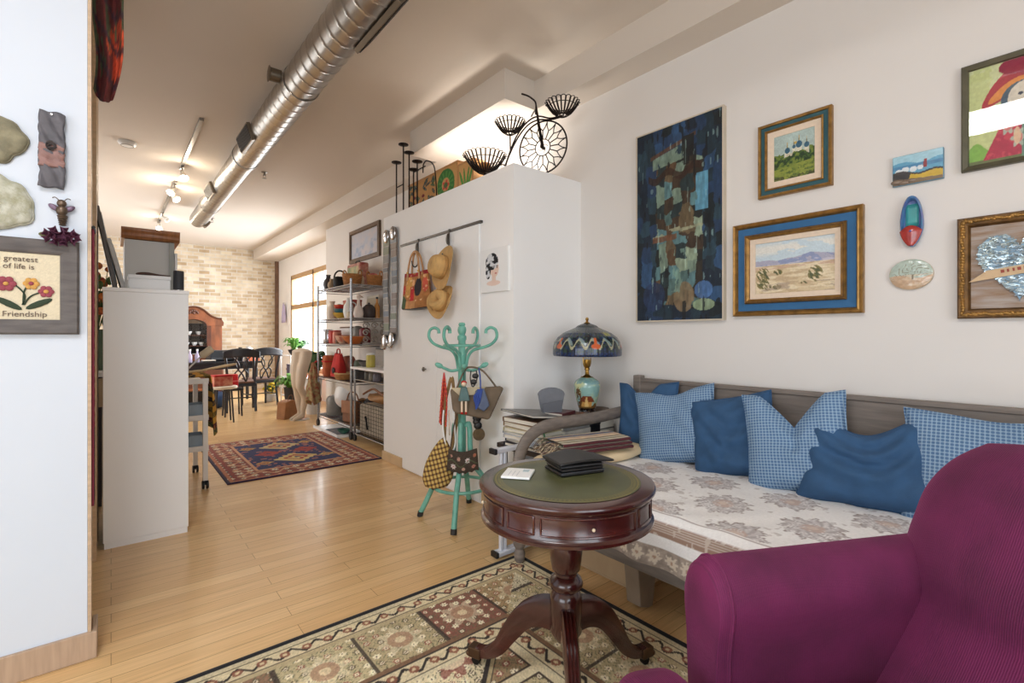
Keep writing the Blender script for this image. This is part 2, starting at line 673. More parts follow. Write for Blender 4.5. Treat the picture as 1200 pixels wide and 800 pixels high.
def florals(x, y, n, R, base, s=0):
    """scattered small rosettes and leaves, on base colours"""
    i, a = cell(x, n)
    j, b = cell(y + (np.mod(i, 2) * 0.5) * n, n)
    h = hsh(i, j, s)
    p, q, c = rosette(a, b, R, 6, h * 6)
    out = base.copy()
    leaf = np.abs(np.sin(x / n * 7 + 2 * np.sin(y / n * 5))) < 0.20
    out = mixc(out, C(92, 98, 72), leaf * 0.8)
    col = np.where((h < 0.33)[..., None], C(138, 84, 72), np.where((h < 0.66)[..., None], C(214, 204, 176), C(96, 84, 66)))
    out = out * (1 - p[..., None]) + col * p[..., None]
    out = mixc(out, C(222, 210, 180), q * 0.9)
    out = mixc(out, C(70, 44, 40), c * 0.9)
    return out


def vine(e, t, w, base, dark=C(44, 38, 36)):
    """zigzag vine running along t inside a band 0<e<w"""
    out = full(e, base)
    z = np.abs((e / w - 0.5) - 0.24 * np.sin(t / w * 5.2))
    out = mixc(out, dark, (z < 0.10) * 0.92)
    bl = (np.hypot(np.mod(t, w * 1.05) - w * 0.52, (e - w * 0.5)) < w * 0.24)
    out = mixc(out, C(132, 84, 66), bl * 0.9)
    out = mixc(out, C(205, 188, 150), (np.hypot(np.mod(t, w * 1.05) - w * 0.52, (e - w * 0.5)) < w * 0.10) * 0.9)
    out = mixc(out, dark, ((e < w * 0.07) | (e > w * 0.93)) * 0.85)
    return out


def rug_front(W, L):
    def fn(U, V):
        x, y = U * W, V * L
        ex, ey = np.minimum(x, W - x), np.minimum(y, L - y)
        e = np.minimum(ex, ey)
        t = np.where(ex < ey, y, x)
        out = full(e, C(186, 172, 140))
        # panels of the broad border
        k, a = cell(t, 0.29)
        pi = (hsh(k, np.where(ex < ey, 3, 9) + (np.where(ex < ey, x > W / 2, y > L / 2)), 5) * 6.99).astype(int)
        pc = np.array(PAN)[pi]
        pb = florals(x, y, 0.047, 0.016, pc, 3)
        big, ring, core = rosette(a, e - 0.28, 0.095, 8)
        pb = mixc(pb, C(214, 203, 172), big * 0.55)
        pb = mixc(pb, C(150, 108, 84), ring * 0.6)
        pb = mixc(pb, C(210, 196, 160), core * 0.8)
        pb = mixc(pb, C(52, 44, 40), (np.abs(a) > 0.136) * 0.75)
        m = (e > 0.155) & (e < 0.41)
        out = np.where(m[..., None], pb, out)
        # inner field: squares with dark framed lozenges
        fx, fy = x - 0.53, y - 0.53
        i, a = cell(fx, 0.46)
        j, b = cell(fy, 0.46)
        base = np.where((np.mod(i + j, 2) == 0)[..., None], C(182, 166, 130), C(146, 122, 92))
        f = florals(x, y, 0.050, 0.018, base, 11)
        d = np.abs(a) + np.abs(b)
        f = mixc(f, C(40, 36, 36), ((d < 0.235) & (d > 0.185)) * 0.9)
        sc = (np.sin((a - b) * 150) > 0.2) & (d < 0.235) & (d > 0.185)
        f = mixc(f, C(190, 172, 130), sc * 0.8)
        g = florals(x, y, 0.042, 0.017, full(e, C(206, 192, 158)), 21)
        f = np.where((d < 0.185)[..., None], g, f)
        p, q, c = rosette(a, b, 0.10, 8)
        f = mixc(f, C(128, 74, 66), p * 0.7)
        f = mixc(f, C(212, 198, 166), q * 0.85)
        f = mixc(f, C(96, 60, 54), c * 0.85)
        mm = np.maximum(np.abs(a), np.abs(b))
        f = mixc(f, C(206, 192, 158), (mm > 0.205) * 0.9)
        f = mixc(f, C(58, 48, 42), (np.abs(mm - 0.205) < 0.006) * 0.9)
        out = np.where((e > 0.53)[..., None], f, out)
        for (e0, w) in ((0.055, 0.075), (0.43, 0.08)):
            m = (e > e0) & (e < e0 + w)
            out = np.where(m[..., None], vine(e - e0, t, w, C(200, 186, 152)), out)
        for (e0, w, c) in ((0.03, 0.025, C(190, 178, 146)), (0.130, 0.025, C(172, 156, 122)), (0.41, 0.02, C(120, 92, 70)), (0.51, 0.02, C(200, 188, 156))):
            out = np.where(((e >= e0) & (e < e0 + w))[..., None], c, out)
        out = np.where((e < 0.03)[..., None], C(26, 26, 30), out)
        out *= (1.0 + 0.2 * vn(U * 500, V * 420, 4))[..., None]
        out *= (0.93 + 0.14 * fbm(U * 9, V * 9, 8))[..., None]
        return out
    return fn


wool = paint_mat('woven_wool', 0.95, 0.35, 500, sheen=0.15, spec=0.1)


def rug(name, label, x0, x1, y0, y1, fn, nx, ny, th=0.009):
    W, L = x1 - x0, y1 - y0

    def pos(U, V):
        e = np.minimum(np.minimum(U * W, W - U * W), np.minimum(V * L, L - V * L))
        z = th * np.clip(e / 0.004, 0, 1) + 0.0012 * fbm(U * 6, V * 6, 2) * (e > 0.01) + 0.001
        return (U - 0.5) * W, (V - 0.5) * L, z
    o = grid_obj(name, wool, None, nx, ny, pos, fn)
    o.location = ((x0 + x1) / 2, (y0 + y1) / 2, 0)
    return tag(o, label, 'rug')


RX0, RX1, RY0, RY1 = -0.72, 1.72, 0.30, 2.03
rug('area_rug', 'large beige patterned rug with black edge under the round drum table', RX0, RX1, RY0, RY1, rug_front(RX1 - RX0, RY1 - RY0), 500, 354)


def rug_far(W, L):
    def fn(U, V):
        x, y = U * W, V * L
        ex, ey = np.minimum(x, W - x), np.minimum(y, L - y)
        e = np.minimum(ex, ey)
        t = np.where(ex < ey, y, x)
        out = florals(x, y, 0.09, 0.036, full(e, C(142, 58, 46)), 31)
        z = np.abs((e - 0.17) - 0.05 * np.sin(t * 28))
        out = mixc(out, C(206, 160, 120), (z < 0.02) * 0.8)
        # navy field
        fld = e > 0.29
        f = full(e, C(44, 44, 88))
        dots = (hsh(np.floor(x / 0.028), np.floor(y / 0.028), 3) > 0.90)
        f = mixc(f, C(196, 120, 92), dots * 0.9)
        cx, cy = (x - W / 2), (y - L / 2)
        for (px_, py_, rx, ry, col) in ((0.02, -0.30, 0.21, 0.20, C(218, 190, 120)), (0.02, 0.32, 0.21, 0.20, C(206, 182, 130)), (-0.16, 0.02, 0.13, 0.13, C(160, 54, 44)), (0.20, 0.02, 0.13, 0.13, C(160, 54, 44)),
                                        (-0.28, -0.36, 0.085, 0.075, C(196, 152, 84)), (0.30, -0.34, 0.08, 0.07, C(208, 176, 96)), (-0.28, 0.36, 0.085, 0.075, C(196, 152, 84)), (0.30, 0.38, 0.08, 0.07, C(208, 176, 96))):
            d = np.abs(cx - px_) / rx + np.abs(cy - py_) / ry + 0.08 * np.sin(60 * (cx + cy))
            f = mixc(f, col, (d < 1) * 0.95)
            f = mixc(f, C(164, 58, 46), ((d < 0.62) & (d > 0.36)) * 0.85)
            f = mixc(f, C(50, 46, 92), (d < 0.16) * 0.8)
        out = np.where(fld[..., None], f, out)
        out = np.where(((e > 0.26) & (e < 0.29))[..., None], C(200, 150, 116), out)
        out = np.where(((e > 0.03) & (e < 0.055))[..., None], C(178, 112, 78), out)
        out = np.where((e < 0.022)[..., None], C(52, 36, 62), out)
        out *= (0.88 + 0.24 * vn(U * 300, V * 340, 4))[..., None]
        return out
    return fn


rug('area_rug', 'red and navy oriental rug on the floor in front of the wire shelving', 0.72, 2.045, 4.46, 6.2, rug_far(1.325, 1.74), 260, 340, 0.008)

# ================================================================ round drum table
mahog = mat('mahogany', (58, 20, 16), 0.25, var=0.35, scale=5, stretch=(1, 1, 6), coat=0.6)
mahog_edge = mat('mahogany_moulding', (66, 25, 20), 0.22, var=0.25, scale=8, coat=0.7)
TX, TY, TR, TZ = 1.146, 1.1135, 0.283, 0.734
dt = thing('drum_table', 'round dark mahogany drum table with green leather top on a pedestal', 'table', (TX, TY, 0.011))
zt = TZ - 0.011
top = MB().lathe([(0.001, zt - 0.022), (TR - 0.006, zt - 0.022), (TR - 0.001, zt - 0.016), (TR, zt - 0.008), (TR - 0.004, zt - 0.002), (TR - 0.012, zt), (TR - 0.055, zt), (0.001, zt - 0.0005)], n=72)
tt = top.build('table_top', mahog, dt)


def leather(U, V):
    x, y = (U - 0.5) * 2, (V - 0.5) * 2
    r = np.hypot(x, y)
    a = np.arctan2(y, x)
    out = full(U, C(80, 82, 52)) * (0.86 + 0.28 * fbm(U * 8, V * 8, 3))[..., None]
    g = C(128, 112, 52)
    out = mixc(out, g, (np.abs(r - 0.965) < 0.010) * 0.9)
    out = mixc(out, g, ((np.abs(r - 0.92) < 0.018) & (np.sin(a * 110) > -0.1)) * 0.75)
    out = mixc(out, g, ((np.abs(r - 0.885) < 0.005)) * 0.8)
    return out


def disc_pos(R, z):
    def fn(U, V):
        x, y = (U - 0.5) * 2, (V - 0.5) * 2
        # square -> disc
        return R * x * np.sqrt(1 - y * y / 2), R * y * np.sqrt(1 - x * x / 2), z + 0 * U
    return fn


def leather_d(U, V):
    x, y = (U - 0.5) * 2, (V - 0.5) * 2
    X, Y = x * np.sqrt(1 - y * y / 2), y * np.sqrt(1 - x * x / 2)
    return leather(X / 2 + 0.5, Y / 2 + 0.5)


grid_obj('leather_inset', paint_mat('tooled_leather', 0.42, 0.15, 260, spec=0.5), tt, 150, 150, disc_pos(TR - 0.046, zt + 0.0012), leather_d)
zb = 0.606
ap = MB().lathe([(0.05, zb), (TR - 0.012, zb), (TR - 0.006, zb + 0.004), (TR - 0.006, zb + 0.012), (TR - 0.014, zb + 0.017), (TR - 0.016, zb + 0.02), (TR - 0.016, zt - 0.03), (TR - 0.01, zt - 0.026), (TR - 0.008, zt - 0.022), (0.05, zt - 0.022)], n=72, close=False)
apron = ap.build('apron', mahog, dt)


def curved_panel(a0, a1, z0, z1, r, d, rim):
    """raised moulding rectangle following the drum"""
    mb = MB()
    n = 14
    path = [(a0 + (a1 - a0) * i / n, z0) for i in range(n + 1)] + [(a1, z0 + (z1 - z0) * i / 3) for i in (1, 2)] + [(a1 + (a0 - a1) * i / n, z1) for i in range(n + 1)] + [(a0, z1 + (z0 - z1) * i / 3) for i in (1, 2)]
    mb.tube([(r * math.cos(a), r * math.sin(a), z) for a, z in path], rim, 8, closed=True)
    return mb


view_a = math.atan2(-TY, -TX)
for k in range(8):
    a = view_a + 0.28 + k * PI / 4
    wide = 0.54 if k % 2 == 0 else 0.165
    m = curved_panel(a - wide, a + wide, zb + 0.031, zt - 0.036, TR - 0.0155, 0, 0.0036)
    p = m.build('drawer_moulding' if k % 2 == 0 else 'panel_moulding', mahog_edge, apron)
    if k % 2 == 0:
        ca, sa = math.cos(a), math.sin(a)
        MB().ball(((TR - 0.011) * ca, (TR - 0.011) * sa, (zb + zt) / 2 - 0.004), 0.005, 10).build('drawer_knob', mat('knob_ivory', (214, 196, 168), 0.35), apron)
ped = MB().lathe([(0.001, 0.20), (0.035, 0.20), (0.052, 0.23), (0.052, 0.34), (0.046, 0.355), (0.040, 0.362), (0.052, 0.372), (0.056, 0.385), (0.050, 0.40), (0.036, 0.412), (0.036, 0.42), (0.046, 0.43), (0.050, 0.455), (0.054, 0.49), (0.053, 0.52), (0.044, 0.545), (0.040, 0.553), (0.052, 0.560), (0.055, 0.568), (0.052, 0.577), (0.046, 0.583), (0.050, 0.590), (0.070, 0.600), (0.085, zb), (0.001, zb)], n=32)
ped.build('pedestal', mahog, dt)


def table_leg(a):
    """sabre leg: sweeps down and out, reeded on top, brass foot"""
    path = smooth_path([(0.035, 0.275), (0.09, 0.268), (0.15, 0.235), (0.205, 0.165), (0.25, 0.10), (0.30, 0.062), (0.345, 0.052)], 6)
    path = [Vector((p[0], p[1], 0)) for p in path]
    n = len(path)
    mb = MB()
    ca, sa = math.cos(a), math.sin(a)
    vs, fs = [], []
    sec = 10
    prof = [(-1, -1), (-1, 0.8), (-0.75, 1.0), (-0.5, 0.84), (-0.25, 1.0), (0, 0.84), (0.25, 1.0), (0.5, 0.84), (0.75, 1.0), (1, 0.8), (1, -1)]
    k = len(prof)
    for i, p in enumerate(path):
        t = path[min(i + 1, n - 1)] - path[max(i - 1, 0)]
        t.normalize()
        nx, nz = -t.y, t.x
        q = i / (n - 1)
        hh = lerp(0.052, 0.017, min(1, q * 1.15))
        wd = lerp(0.024, 0.016, q)
        for (s, u) in prof:
            r = p.x + nx * u * hh
            z = p.y + nz * u * hh
            vs.append((r * ca - s * wd * sa, r * sa + s * wd * ca, z))
    for i in range(n - 1):
        for j in range(k):
            fs.append((i * k + j, i * k + (j + 1) % k, (i + 1) * k + (j + 1) % k, (i + 1) * k + j))
    fs.append(tuple(range(k)))
    fs.append(tuple((n - 1) * k + j for j in range(k)))
    mb.add(vs, fs)
    lg = mb.build('leg', mahog, dt, ang=50)
    c = MB()
    R = Matrix.Rotation(a, 4, 'Z')
    c.add(*_box((0.352, 0, 0.048), (0.05, 0.042, 0.036)), R)
    for s in (-0.013, 0, 0.013):
        m2 = R @ Matrix.Translation((0.378, s, 0.040))
        c.ball((0, 0, 0), 0.0105, 10)
        c.v[-len(c.v):] = c.v[-len(c.v):]
        nn = len(MB().ball((0, 0, 0), 0.0105, 10).v)
        c.v[-nn:] = [tuple(m2 @ Vector(p)) for p in c.v[-nn:]]
    ft = c.build('paw_foot', mat('dark_brass', (92, 70, 52), 0.4, 0.8), lg, bevel=0.006)
    w = MB()
    p0 = R @ Vector((0.352, -0.008, 0.016))
    p1 = R @ Vector((0.352, 0.008, 0.016))
    w.cyl(p0, p1, 0.016, n=16)
    w.cyl(R @ Vector((0.352, 0, 0.016)), R @ Vector((0.352, 0, 0.035)), 0.006)
    w.build('caster', black_metal, lg)


def _box(c, s):
    m = MB().box(c, s)
    return m.v, m.f


for k in range(3):
    table_leg(math.atan2(-0.7715, -0.6362) + k * 2 * PI / 3)

# ---- things lying on the drum table
tile = thing('note_card', 'small white square card lying on the left of the green leather table top', 'card', (1.045, 1.235, TZ + 0.003), math.radians(38))
MB().box((0, 0, 0.004), (0.105, 0.095, 0.008)).build('card', mat('card_white', (232, 232, 230), 0.4, var=0.03, scale=25), tile, bevel=0.002)
MB().box((0.025, -0.022, 0.0083), (0.026, 0.02, 0.0008)).build('printed_patch', mat('card_blue_grey', (172, 190, 196), 0.5), tile)
for k in range(3):
    MB().box((-0.012, 0.026 - k * 0.014, 0.0083), (0.055, 0.0022, 0.0006)).build('printed_line', mat('card_grey', (196, 198, 200), 0.5), tile)

lea = mat('black_leather', (24, 23, 24), 0.42, var=0.25, scale=30, bump=0.25, bscale=220)
fol = thing('leather_organizer', 'thick black zip organizer with its flap lying open on the drum table', 'organizer', (1.228, 1.155, TZ + 0.003), math.radians(-17))
zz = 0.0
for k, (w, h, t, dx, dy) in enumerate(((0.165, 0.125, 0.012, 0, 0), (0.158, 0.118, 0.010, 0.003, 0.002), (0.160, 0.120, 0.012, -0.002, 0))):
    MB().box((dx, dy, zz + t / 2), (w, h, t)).build('compartment', lea, fol, bevel=0.005, seg=3)
    zz += t + 0.001
zp = MB().tube([(-0.082, -0.0635, 0.012), (0.083, -0.0635, 0.012), (0.0835, 0.062, 0.012)], 0.0016, 6)
zp.tube([(-0.080, -0.0605, 0.031), (0.080, -0.0605, 0.031), (0.0805, 0.060, 0.031)], 0.0016, 6)
zp.build('zipper', mat('zip_grey', (120, 122, 130), 0.3, 0.8), fol)
MB().box((0.083, -0.045, 0.020), (0.004, 0.012, 0.008)).build('zip_pull', mat('pull_metal', (190, 190, 196), 0.25, 1), fol, bevel=0.001)
fl = MB().surf(lambda u, v: (-0.088 + 0.205 * u, -0.068 + 0.135 * v, 0.040 + 0.014 * math.sin(PI * min(1, u * 1.1)) * (0.4 + 0.6 * v) - 0.006 * max(0, u - 0.8) * 5 * v), 18, 12)
fl.build('flap', lea, fol, thick=0.006)

# ================================================================ armchair
rib = mat('magenta_corduroy', (96, 16, 60), 0.82, sheen=0.35)
nt, b = nodes_of(rib)
b.inputs['Sheen Tint'].default_value = lin((190, 90, 140))
tc = nt.nodes.new('ShaderNodeTexCoord')
sx = nt.nodes.new('ShaderNodeSeparateXYZ')
nt.links.new(tc.outputs['Object'], sx.inputs[0])
wv = nt.nodes.new('ShaderNodeTexWave')
wv.bands_direction = 'X'
wv.inputs['Scale'].default_value = 75
wv.inputs['Distortion'].default_value = 1.2
wv.inputs['Detail'].default_value = 2
wv.inputs['Detail Scale'].default_value = 3
nt.links.new(tc.outputs['Object'], wv.inputs['Vector'])
nz = nt.nodes.new('ShaderNodeTexNoise')
nz.inputs['Scale'].default_value = 7
nz.inputs['Detail'].default_value = 6
nt.links.new(tc.outputs['Object'], nz.inputs['Vector'])
ad = nt.nodes.new('ShaderNodeMath')
ad.operation = 'MULTIPLY_ADD'
ad.inputs[1].default_value = 0.24
nt.links.new(wv.outputs['Fac'], ad.inputs[0])
nt.links.new(nz.outputs['Fac'], ad.inputs[2])
r = nt.nodes.new('ShaderNodeValToRGB')
r.color_ramp.elements[0].position = 0.28
r.color_ramp.elements[0].color = lin((70, 10, 48))
r.color_ramp.elements[1].position = 0.85
r.color_ramp.elements[1].color = lin((110, 25, 76))
nt.links.new(ad.outputs[0], r.inputs['Fac'])
nt.links.new(r.outputs['Color'], b.inputs['Base Color'])
bp = nt.nodes.new('ShaderNodeBump')
bp.inputs['Strength'].default_value = 0.4
bp.inputs['Distance'].default_value = 0.002
nt.links.new(wv.outputs['Fac'], bp.inputs['Height'])
nt.links.new(bp.outputs['Normal'], b.inputs['Normal'])

rib_back = rib.copy()
rib_back.name = 'magenta_corduroy_upright'
for n_ in rib_back.node_tree.nodes:
    if n_.type == 'TEX_WAVE':
        n_.bands_direction = 'Y'
F = Vector((-0.877, 0.480, 0))
ac = thing('armchair', 'magenta corduroy armchair with rolled arms in the right foreground', 'armchair', (1.060, 0.108, 0.011), math.atan2(F.y, F.x))
# local: +x forward, +y towards the far arm (left side of the sitter is -y ... )
ARM_Y = 0.378
AW = 0.70


def arm_profile(sy):
    """closed section in (y,z) of a rolled arm"""
    pts = []
    pts.append((-0.085, 0.12))
    pts.append((-0.083, 0.40))
    pts.append((-0.090, 0.52))
    pts.append((-0.104, 0.585))
    for i in range(0, 13):
        a = PI * 1.06 - (PI * 1.16) * i / 12
        pts.append((0.0 + 0.106 * math.cos(a), 0.607 + 0.092 * math.sin(a)))
    pts.append((0.088, 0.52))
    pts.append((0.082, 0.40))
    pts.append((0.082, 0.12))
    return [(sy * p[0] * AW, p[1]) for p in pts]


def arm(sy):
    prof = arm_profile(1)
    xs = [-0.40, -0.30, -0.15, 0.0, 0.12, 0.19, 0.232, 0.248, 0.253]
    sc = [1, 1, 1, 1, 1, 1.0, 0.992, 0.965, 0.92]
    mb = MB()
    vs, fs = [], []
    k = len(prof)
    for x, s_ in zip(xs, sc):
        cz = 0.42
        dip = 0.0 + 0.018 * max(0, (x + 0.05)) * 0 + (-0.012 * x)
        for (y, z) in prof:
            vs.append((x + 0.012 * math.cos(max(-1.5, min(1.5, (z - 0.5) * 4))) * (1 if x > 0.2 else 0), sy * ARM_Y + y * s_, cz + (z - cz) * s_ + (dip if z > 0.3 else 0)))
    n = len(xs)
    for i in range(n - 1):
        for j in range(k):
            fs.append((i * k + j, i * k + (j + 1) % k, (i + 1) * k + (j + 1) % k, (i + 1) * k + j))
    fs.append(tuple(range(k)))
    fs.append(tuple((n - 1) * k + j for j in range(k)))
    mb.add(vs, fs)
    a = mb.build('arm', rib, ac, ang=60)
    p = MB().tube([(0.236, sy * ARM_Y + y * 1.0, 0.42 + (z - 0.42) * 0.998 - 0.0034) for y, z in prof], 0.0042, 8)
    p.build('piping', rib, a)
    return a


arm(1)
arm(-1)
base = MB().bx(-0.42, 0.23, -0.32, 0.32, 0.12, 0.33)
base.build('seat_base', rib, ac, bevel=0.02, seg=3)


def cushion(u, v, w, d, t, z0, e=0.35):
    """rounded box cushion: u around the section, v along"""
    a = 2 * PI * u
    cx, sz = math.cos(a), math.sin(a)
    x = math.copysign(abs(cx) ** e, cx) * d / 2
    z = math.copysign(abs(sz) ** (e + 0.1), sz) * t / 2
    q = 2 * v - 1
    s = (1 - abs(q) ** 6) ** 0.4
    return (x * (0.86 + 0.14 * s), q * w / 2, z0 + z * max(0.02, s) * (1 + 0.18 * (1 - q * q)))


sc_ = MB().surf(lambda u, v: (lambda p: (p[0] + 0.085, p[1], p[2]))(cushion(u, v, 0.62, 0.70, 0.15, 0.372)), 40, 24, cu=True)
sc_.build('seat_cushion', rib, ac, ang=70)
# T shaped lip of the cushion in front of both arms
lip = MB().surf(lambda u, v: (lambda p: (p[0] + 0.375, p[1], p[2]))(cushion(u, v, 0.88, 0.15, 0.15, 0.392, 0.6)), 32, 30, cu=True)
lip.build('seat_cushion_front', rib, ac, ang=70)


def back_pt(u, v):
    """u around the horizontal section, v upward; leaning, with rounded shoulders and cheeks that spread above the arms"""
    a = 2 * PI * u
    cx, sy = math.cos(a), math.sin(a)
    z = lerp(0.30, 0.962, v ** 0.85)
    halfw = 0.352 + 0.052 * (1 / (1 + math.exp(-(z - 0.60) / 0.030)))
    # rounded top corners
    q = max(0.0, (z - 0.78) / 0.175)
    halfw *= 1 - 0.16 * q ** 2.2
    th = 0.115 * math.sqrt(max(0.012, 1 - max(0, (v - 0.66) / 0.34) ** 2.2))
    halfw *= 1 - 0.05 * max(0, (v - 0.9) / 0.1) ** 2
    x = math.copysign(abs(cx) ** 0.55, cx) * th
    y = math.copysign(abs(sy) ** 0.50, sy) * halfw
    lean = -0.372 - 0.235 * (z - 0.62) + 0.50 * max(0, 0.60 - z) + 0.022 * math.exp(-((z - 0.66) / 0.09) ** 2) + 0.006
    zz_ = z - 0.045 * (y / 0.4) ** 2 * max(0, (v - 0.6) / 0.4)
    if cx > 0:
        x += 0.022 * math.sin(PI * min(1, v * 1.05)) * (1 - (y / halfw) ** 2)
    return (x + lean, y, zz_)


bk = MB().surf(back_pt, 56, 34, cu=True)
nn = 56
bk.f.append(tuple(i * 35 + 34 for i in range(56)))
bk.f.append(tuple(i * 35 for i in range(56)))
bk.build('backrest', rib_back, ac, ang=75)
for sx_ in (-0.36, 0.22):
    for sy_ in (-0.33, 0.33):
        MB().lathe([(0.016, 0), (0.022, 0.03), (0.028, 0.12)], c=(sx_, sy_, 0.0), n=16).build('leg', mahog, ac)

# ================================================================ daybed
grey_wood = mat('weathered_wood', (122, 112, 104), 0.6, var=0.2, scale=4, stretch=(3, 1.2, 14), bump=0.15, bscale=40)
pine = mat('pale_pine', (190, 164, 130), 0.6, var=0.12, scale=5, stretch=(10, 1, 1), bump=0.1)
db = thing('daybed', 'weathered grey wooden daybed along the right wall', 'daybed', (2.16, 0.93, 0))
hb = MB()
hb.bx(2.608, 2.638, -0.20, 1.90, 0.66, 0.915)
hb.bx(2.600, 2.645, -0.20, 1.90, 0.905, 0.928)
hb.bx(2.608, 2.638, -0.20, 1.90, 0.30, 0.62)
bw(hb, 'back_panel', grey_wood, db, bevel=0.004)
bw(MB().bx(2.598, 2.65, 1.87, 1.925, 0.0, 0.945), 'back_post', grey_wood, db, bevel=0.005)
bw(MB().bx(2.598, 2.65, -0.25, -0.195, 0.0, 0.945), 'back_post', grey_wood, db, bevel=0.005)
bw(MB().bx(1.705, 1.74, -0.20, 1.92, 0.215, 0.305), 'front_rail', grey_wood, db, bevel=0.004)
bw(MB().bx(1.74, 2.62, 1.88, 1.92, 0.215, 0.305), 'side_rail', grey_wood, db, bevel=0.004)
bw(MB().bx(1.72, 2.61, -0.2, 1.9, 0.27, 0.30), 'slat_base', pine, db)
for y in (1.945, -0.22):
    pth = smooth_path([(1.655, y, 0.30), (1.645, y, 0.45), (1.655, y, 0.56), (1.70, y, 0.640), (1.79, y, 0.690), (1.93, y, 0.708), (2.17, y, 0.704), (2.40, y, 0.710), (2.56, y, 0.722), (2.63, y, 0.745)], 6)
    bw(MB().tube(pth, 0.036, 12, flat=0.55, up=(0, 0, 1)), 'end_rail', grey_wood, db, ang=60)
    bw(MB().bx(1.69, 2.61, y - 0.012, y + 0.012, 0.31, 0.44), 'end_panel', grey_wood, db, bevel=0.003)
    leg = MB().lathe([(0.018, 0.0), (0.026, 0.01), (0.030, 0.045), (0.022, 0.07), (0.034, 0.095), (0.036, 0.125), (0.024, 0.15), (0.030, 0.165), (0.036, 0.18), (0.036, 0.32)], c=(1.655, y, 0.012 if y > 0 else 0), n=20)
    bw(leg, 'turned_leg', grey_wood, db)
for y in (1.27, 0.35):
    ft = MB().prism([(1.77, 0.022), (1.83, 0.0), (1.86, 0.0), (1.90, 0.215), (1.745, 0.215), (1.75, 0.19)], 0.075, y0=y)
    bw(ft, 'middle_foot', mat('foot_wood', (150, 134, 116), 0.6, var=0.15, scale=5, bump=0.1), db, bevel=0.005)
bw(MB().bx(1.715, 2.595, -0.17, 1.87, 0.30, 0.475), 'mattress', mat('ticking', (222, 218, 212), 0.8), db, bevel=0.03, seg=4)

# under-bed box
ub = thing('storage_box', 'pale wooden storage box on the floor under the daybed', 'box', (2.14, 1.62, 0))
MB().bx(-0.25, 0.25, -0.24, 0.24, 0.0, 0.012).bx(-0.25, -0.235, -0.24, 0.24, 0.012, 0.19).bx(0.235, 0.25, -0.24, 0.24, 0.012, 0.19).bx(-0.235, 0.235, -0.24, -0.225, 0.012, 0.19).bx(-0.235, 0.235, 0.225, 0.24, 0.012, 0.19).build('body', pine, ub, bevel=0.002)
MB().bx(-0.262, -0.25, -0.235, 0.235, 0.115, 0.175).build('front_batten', pine, ub, bevel=0.003)

# coverlet: across from the back of the mattress over the front edge and down
CX0, CX1, CZ = 1.688, 2.585, 0.492
YA, YB = 1.905, -0.17


def cov_pos(U, V):
    Lt, Rr, Dn = CX1 - CX0 - 0.035, 0.035, 0.185
    tot = Lt + Rr * PI / 2 + Dn
    s = U * tot
    Lv, Rv, Dv = YA - YB - 0.035, 0.035, 0.13
    totv = Lv + Rv * PI / 2 + Dv
    r = V * totv  # from the near (YB) side to the far end, then down over the end

    def prof(s, L, R):
        a = np.clip((s - L) / R, 0, PI / 2)
        h = np.where(s < L, s, L + R * np.sin(a))
        d = np.where(s < L, 0, R * (1 - np.cos(a)) + np.clip(s - L - R * PI / 2, 0, None))
        return h, d
    hx, dx = prof(s, Lt, Rr)
    hy, dy = prof(r, Lv, Rv)
    X, Y = CX1 - hx, YB + hy
    drop = np.maximum(dx, dy)
    wr = 0.010 * (fbm(X * 5 + 3, Y * 5, 5) - 0.5) + 0.004 * np.sin(Y * 34 + 5 * np.sin(X * 7)) * fbm(X * 3, Y * 3, 9)
    puff = 0.012 * np.sin(PI * np.clip(hx / Lt, 0, 1))
    Z = CZ - drop + np.where(drop < 0.02, wr, 0) + np.where(drop < 0.01, puff, 0)
    side = dx > 0.03
    X = X - np.where(side, 0.012 * np.sin(Y * 17 + 2 * np.sin(Y * 5)) * np.clip((dx - 0.03) / 0.18, 0, 1), 0) - np.where(side, 0.010, 0)
    return X - 2.16, Y - 0.93, Z


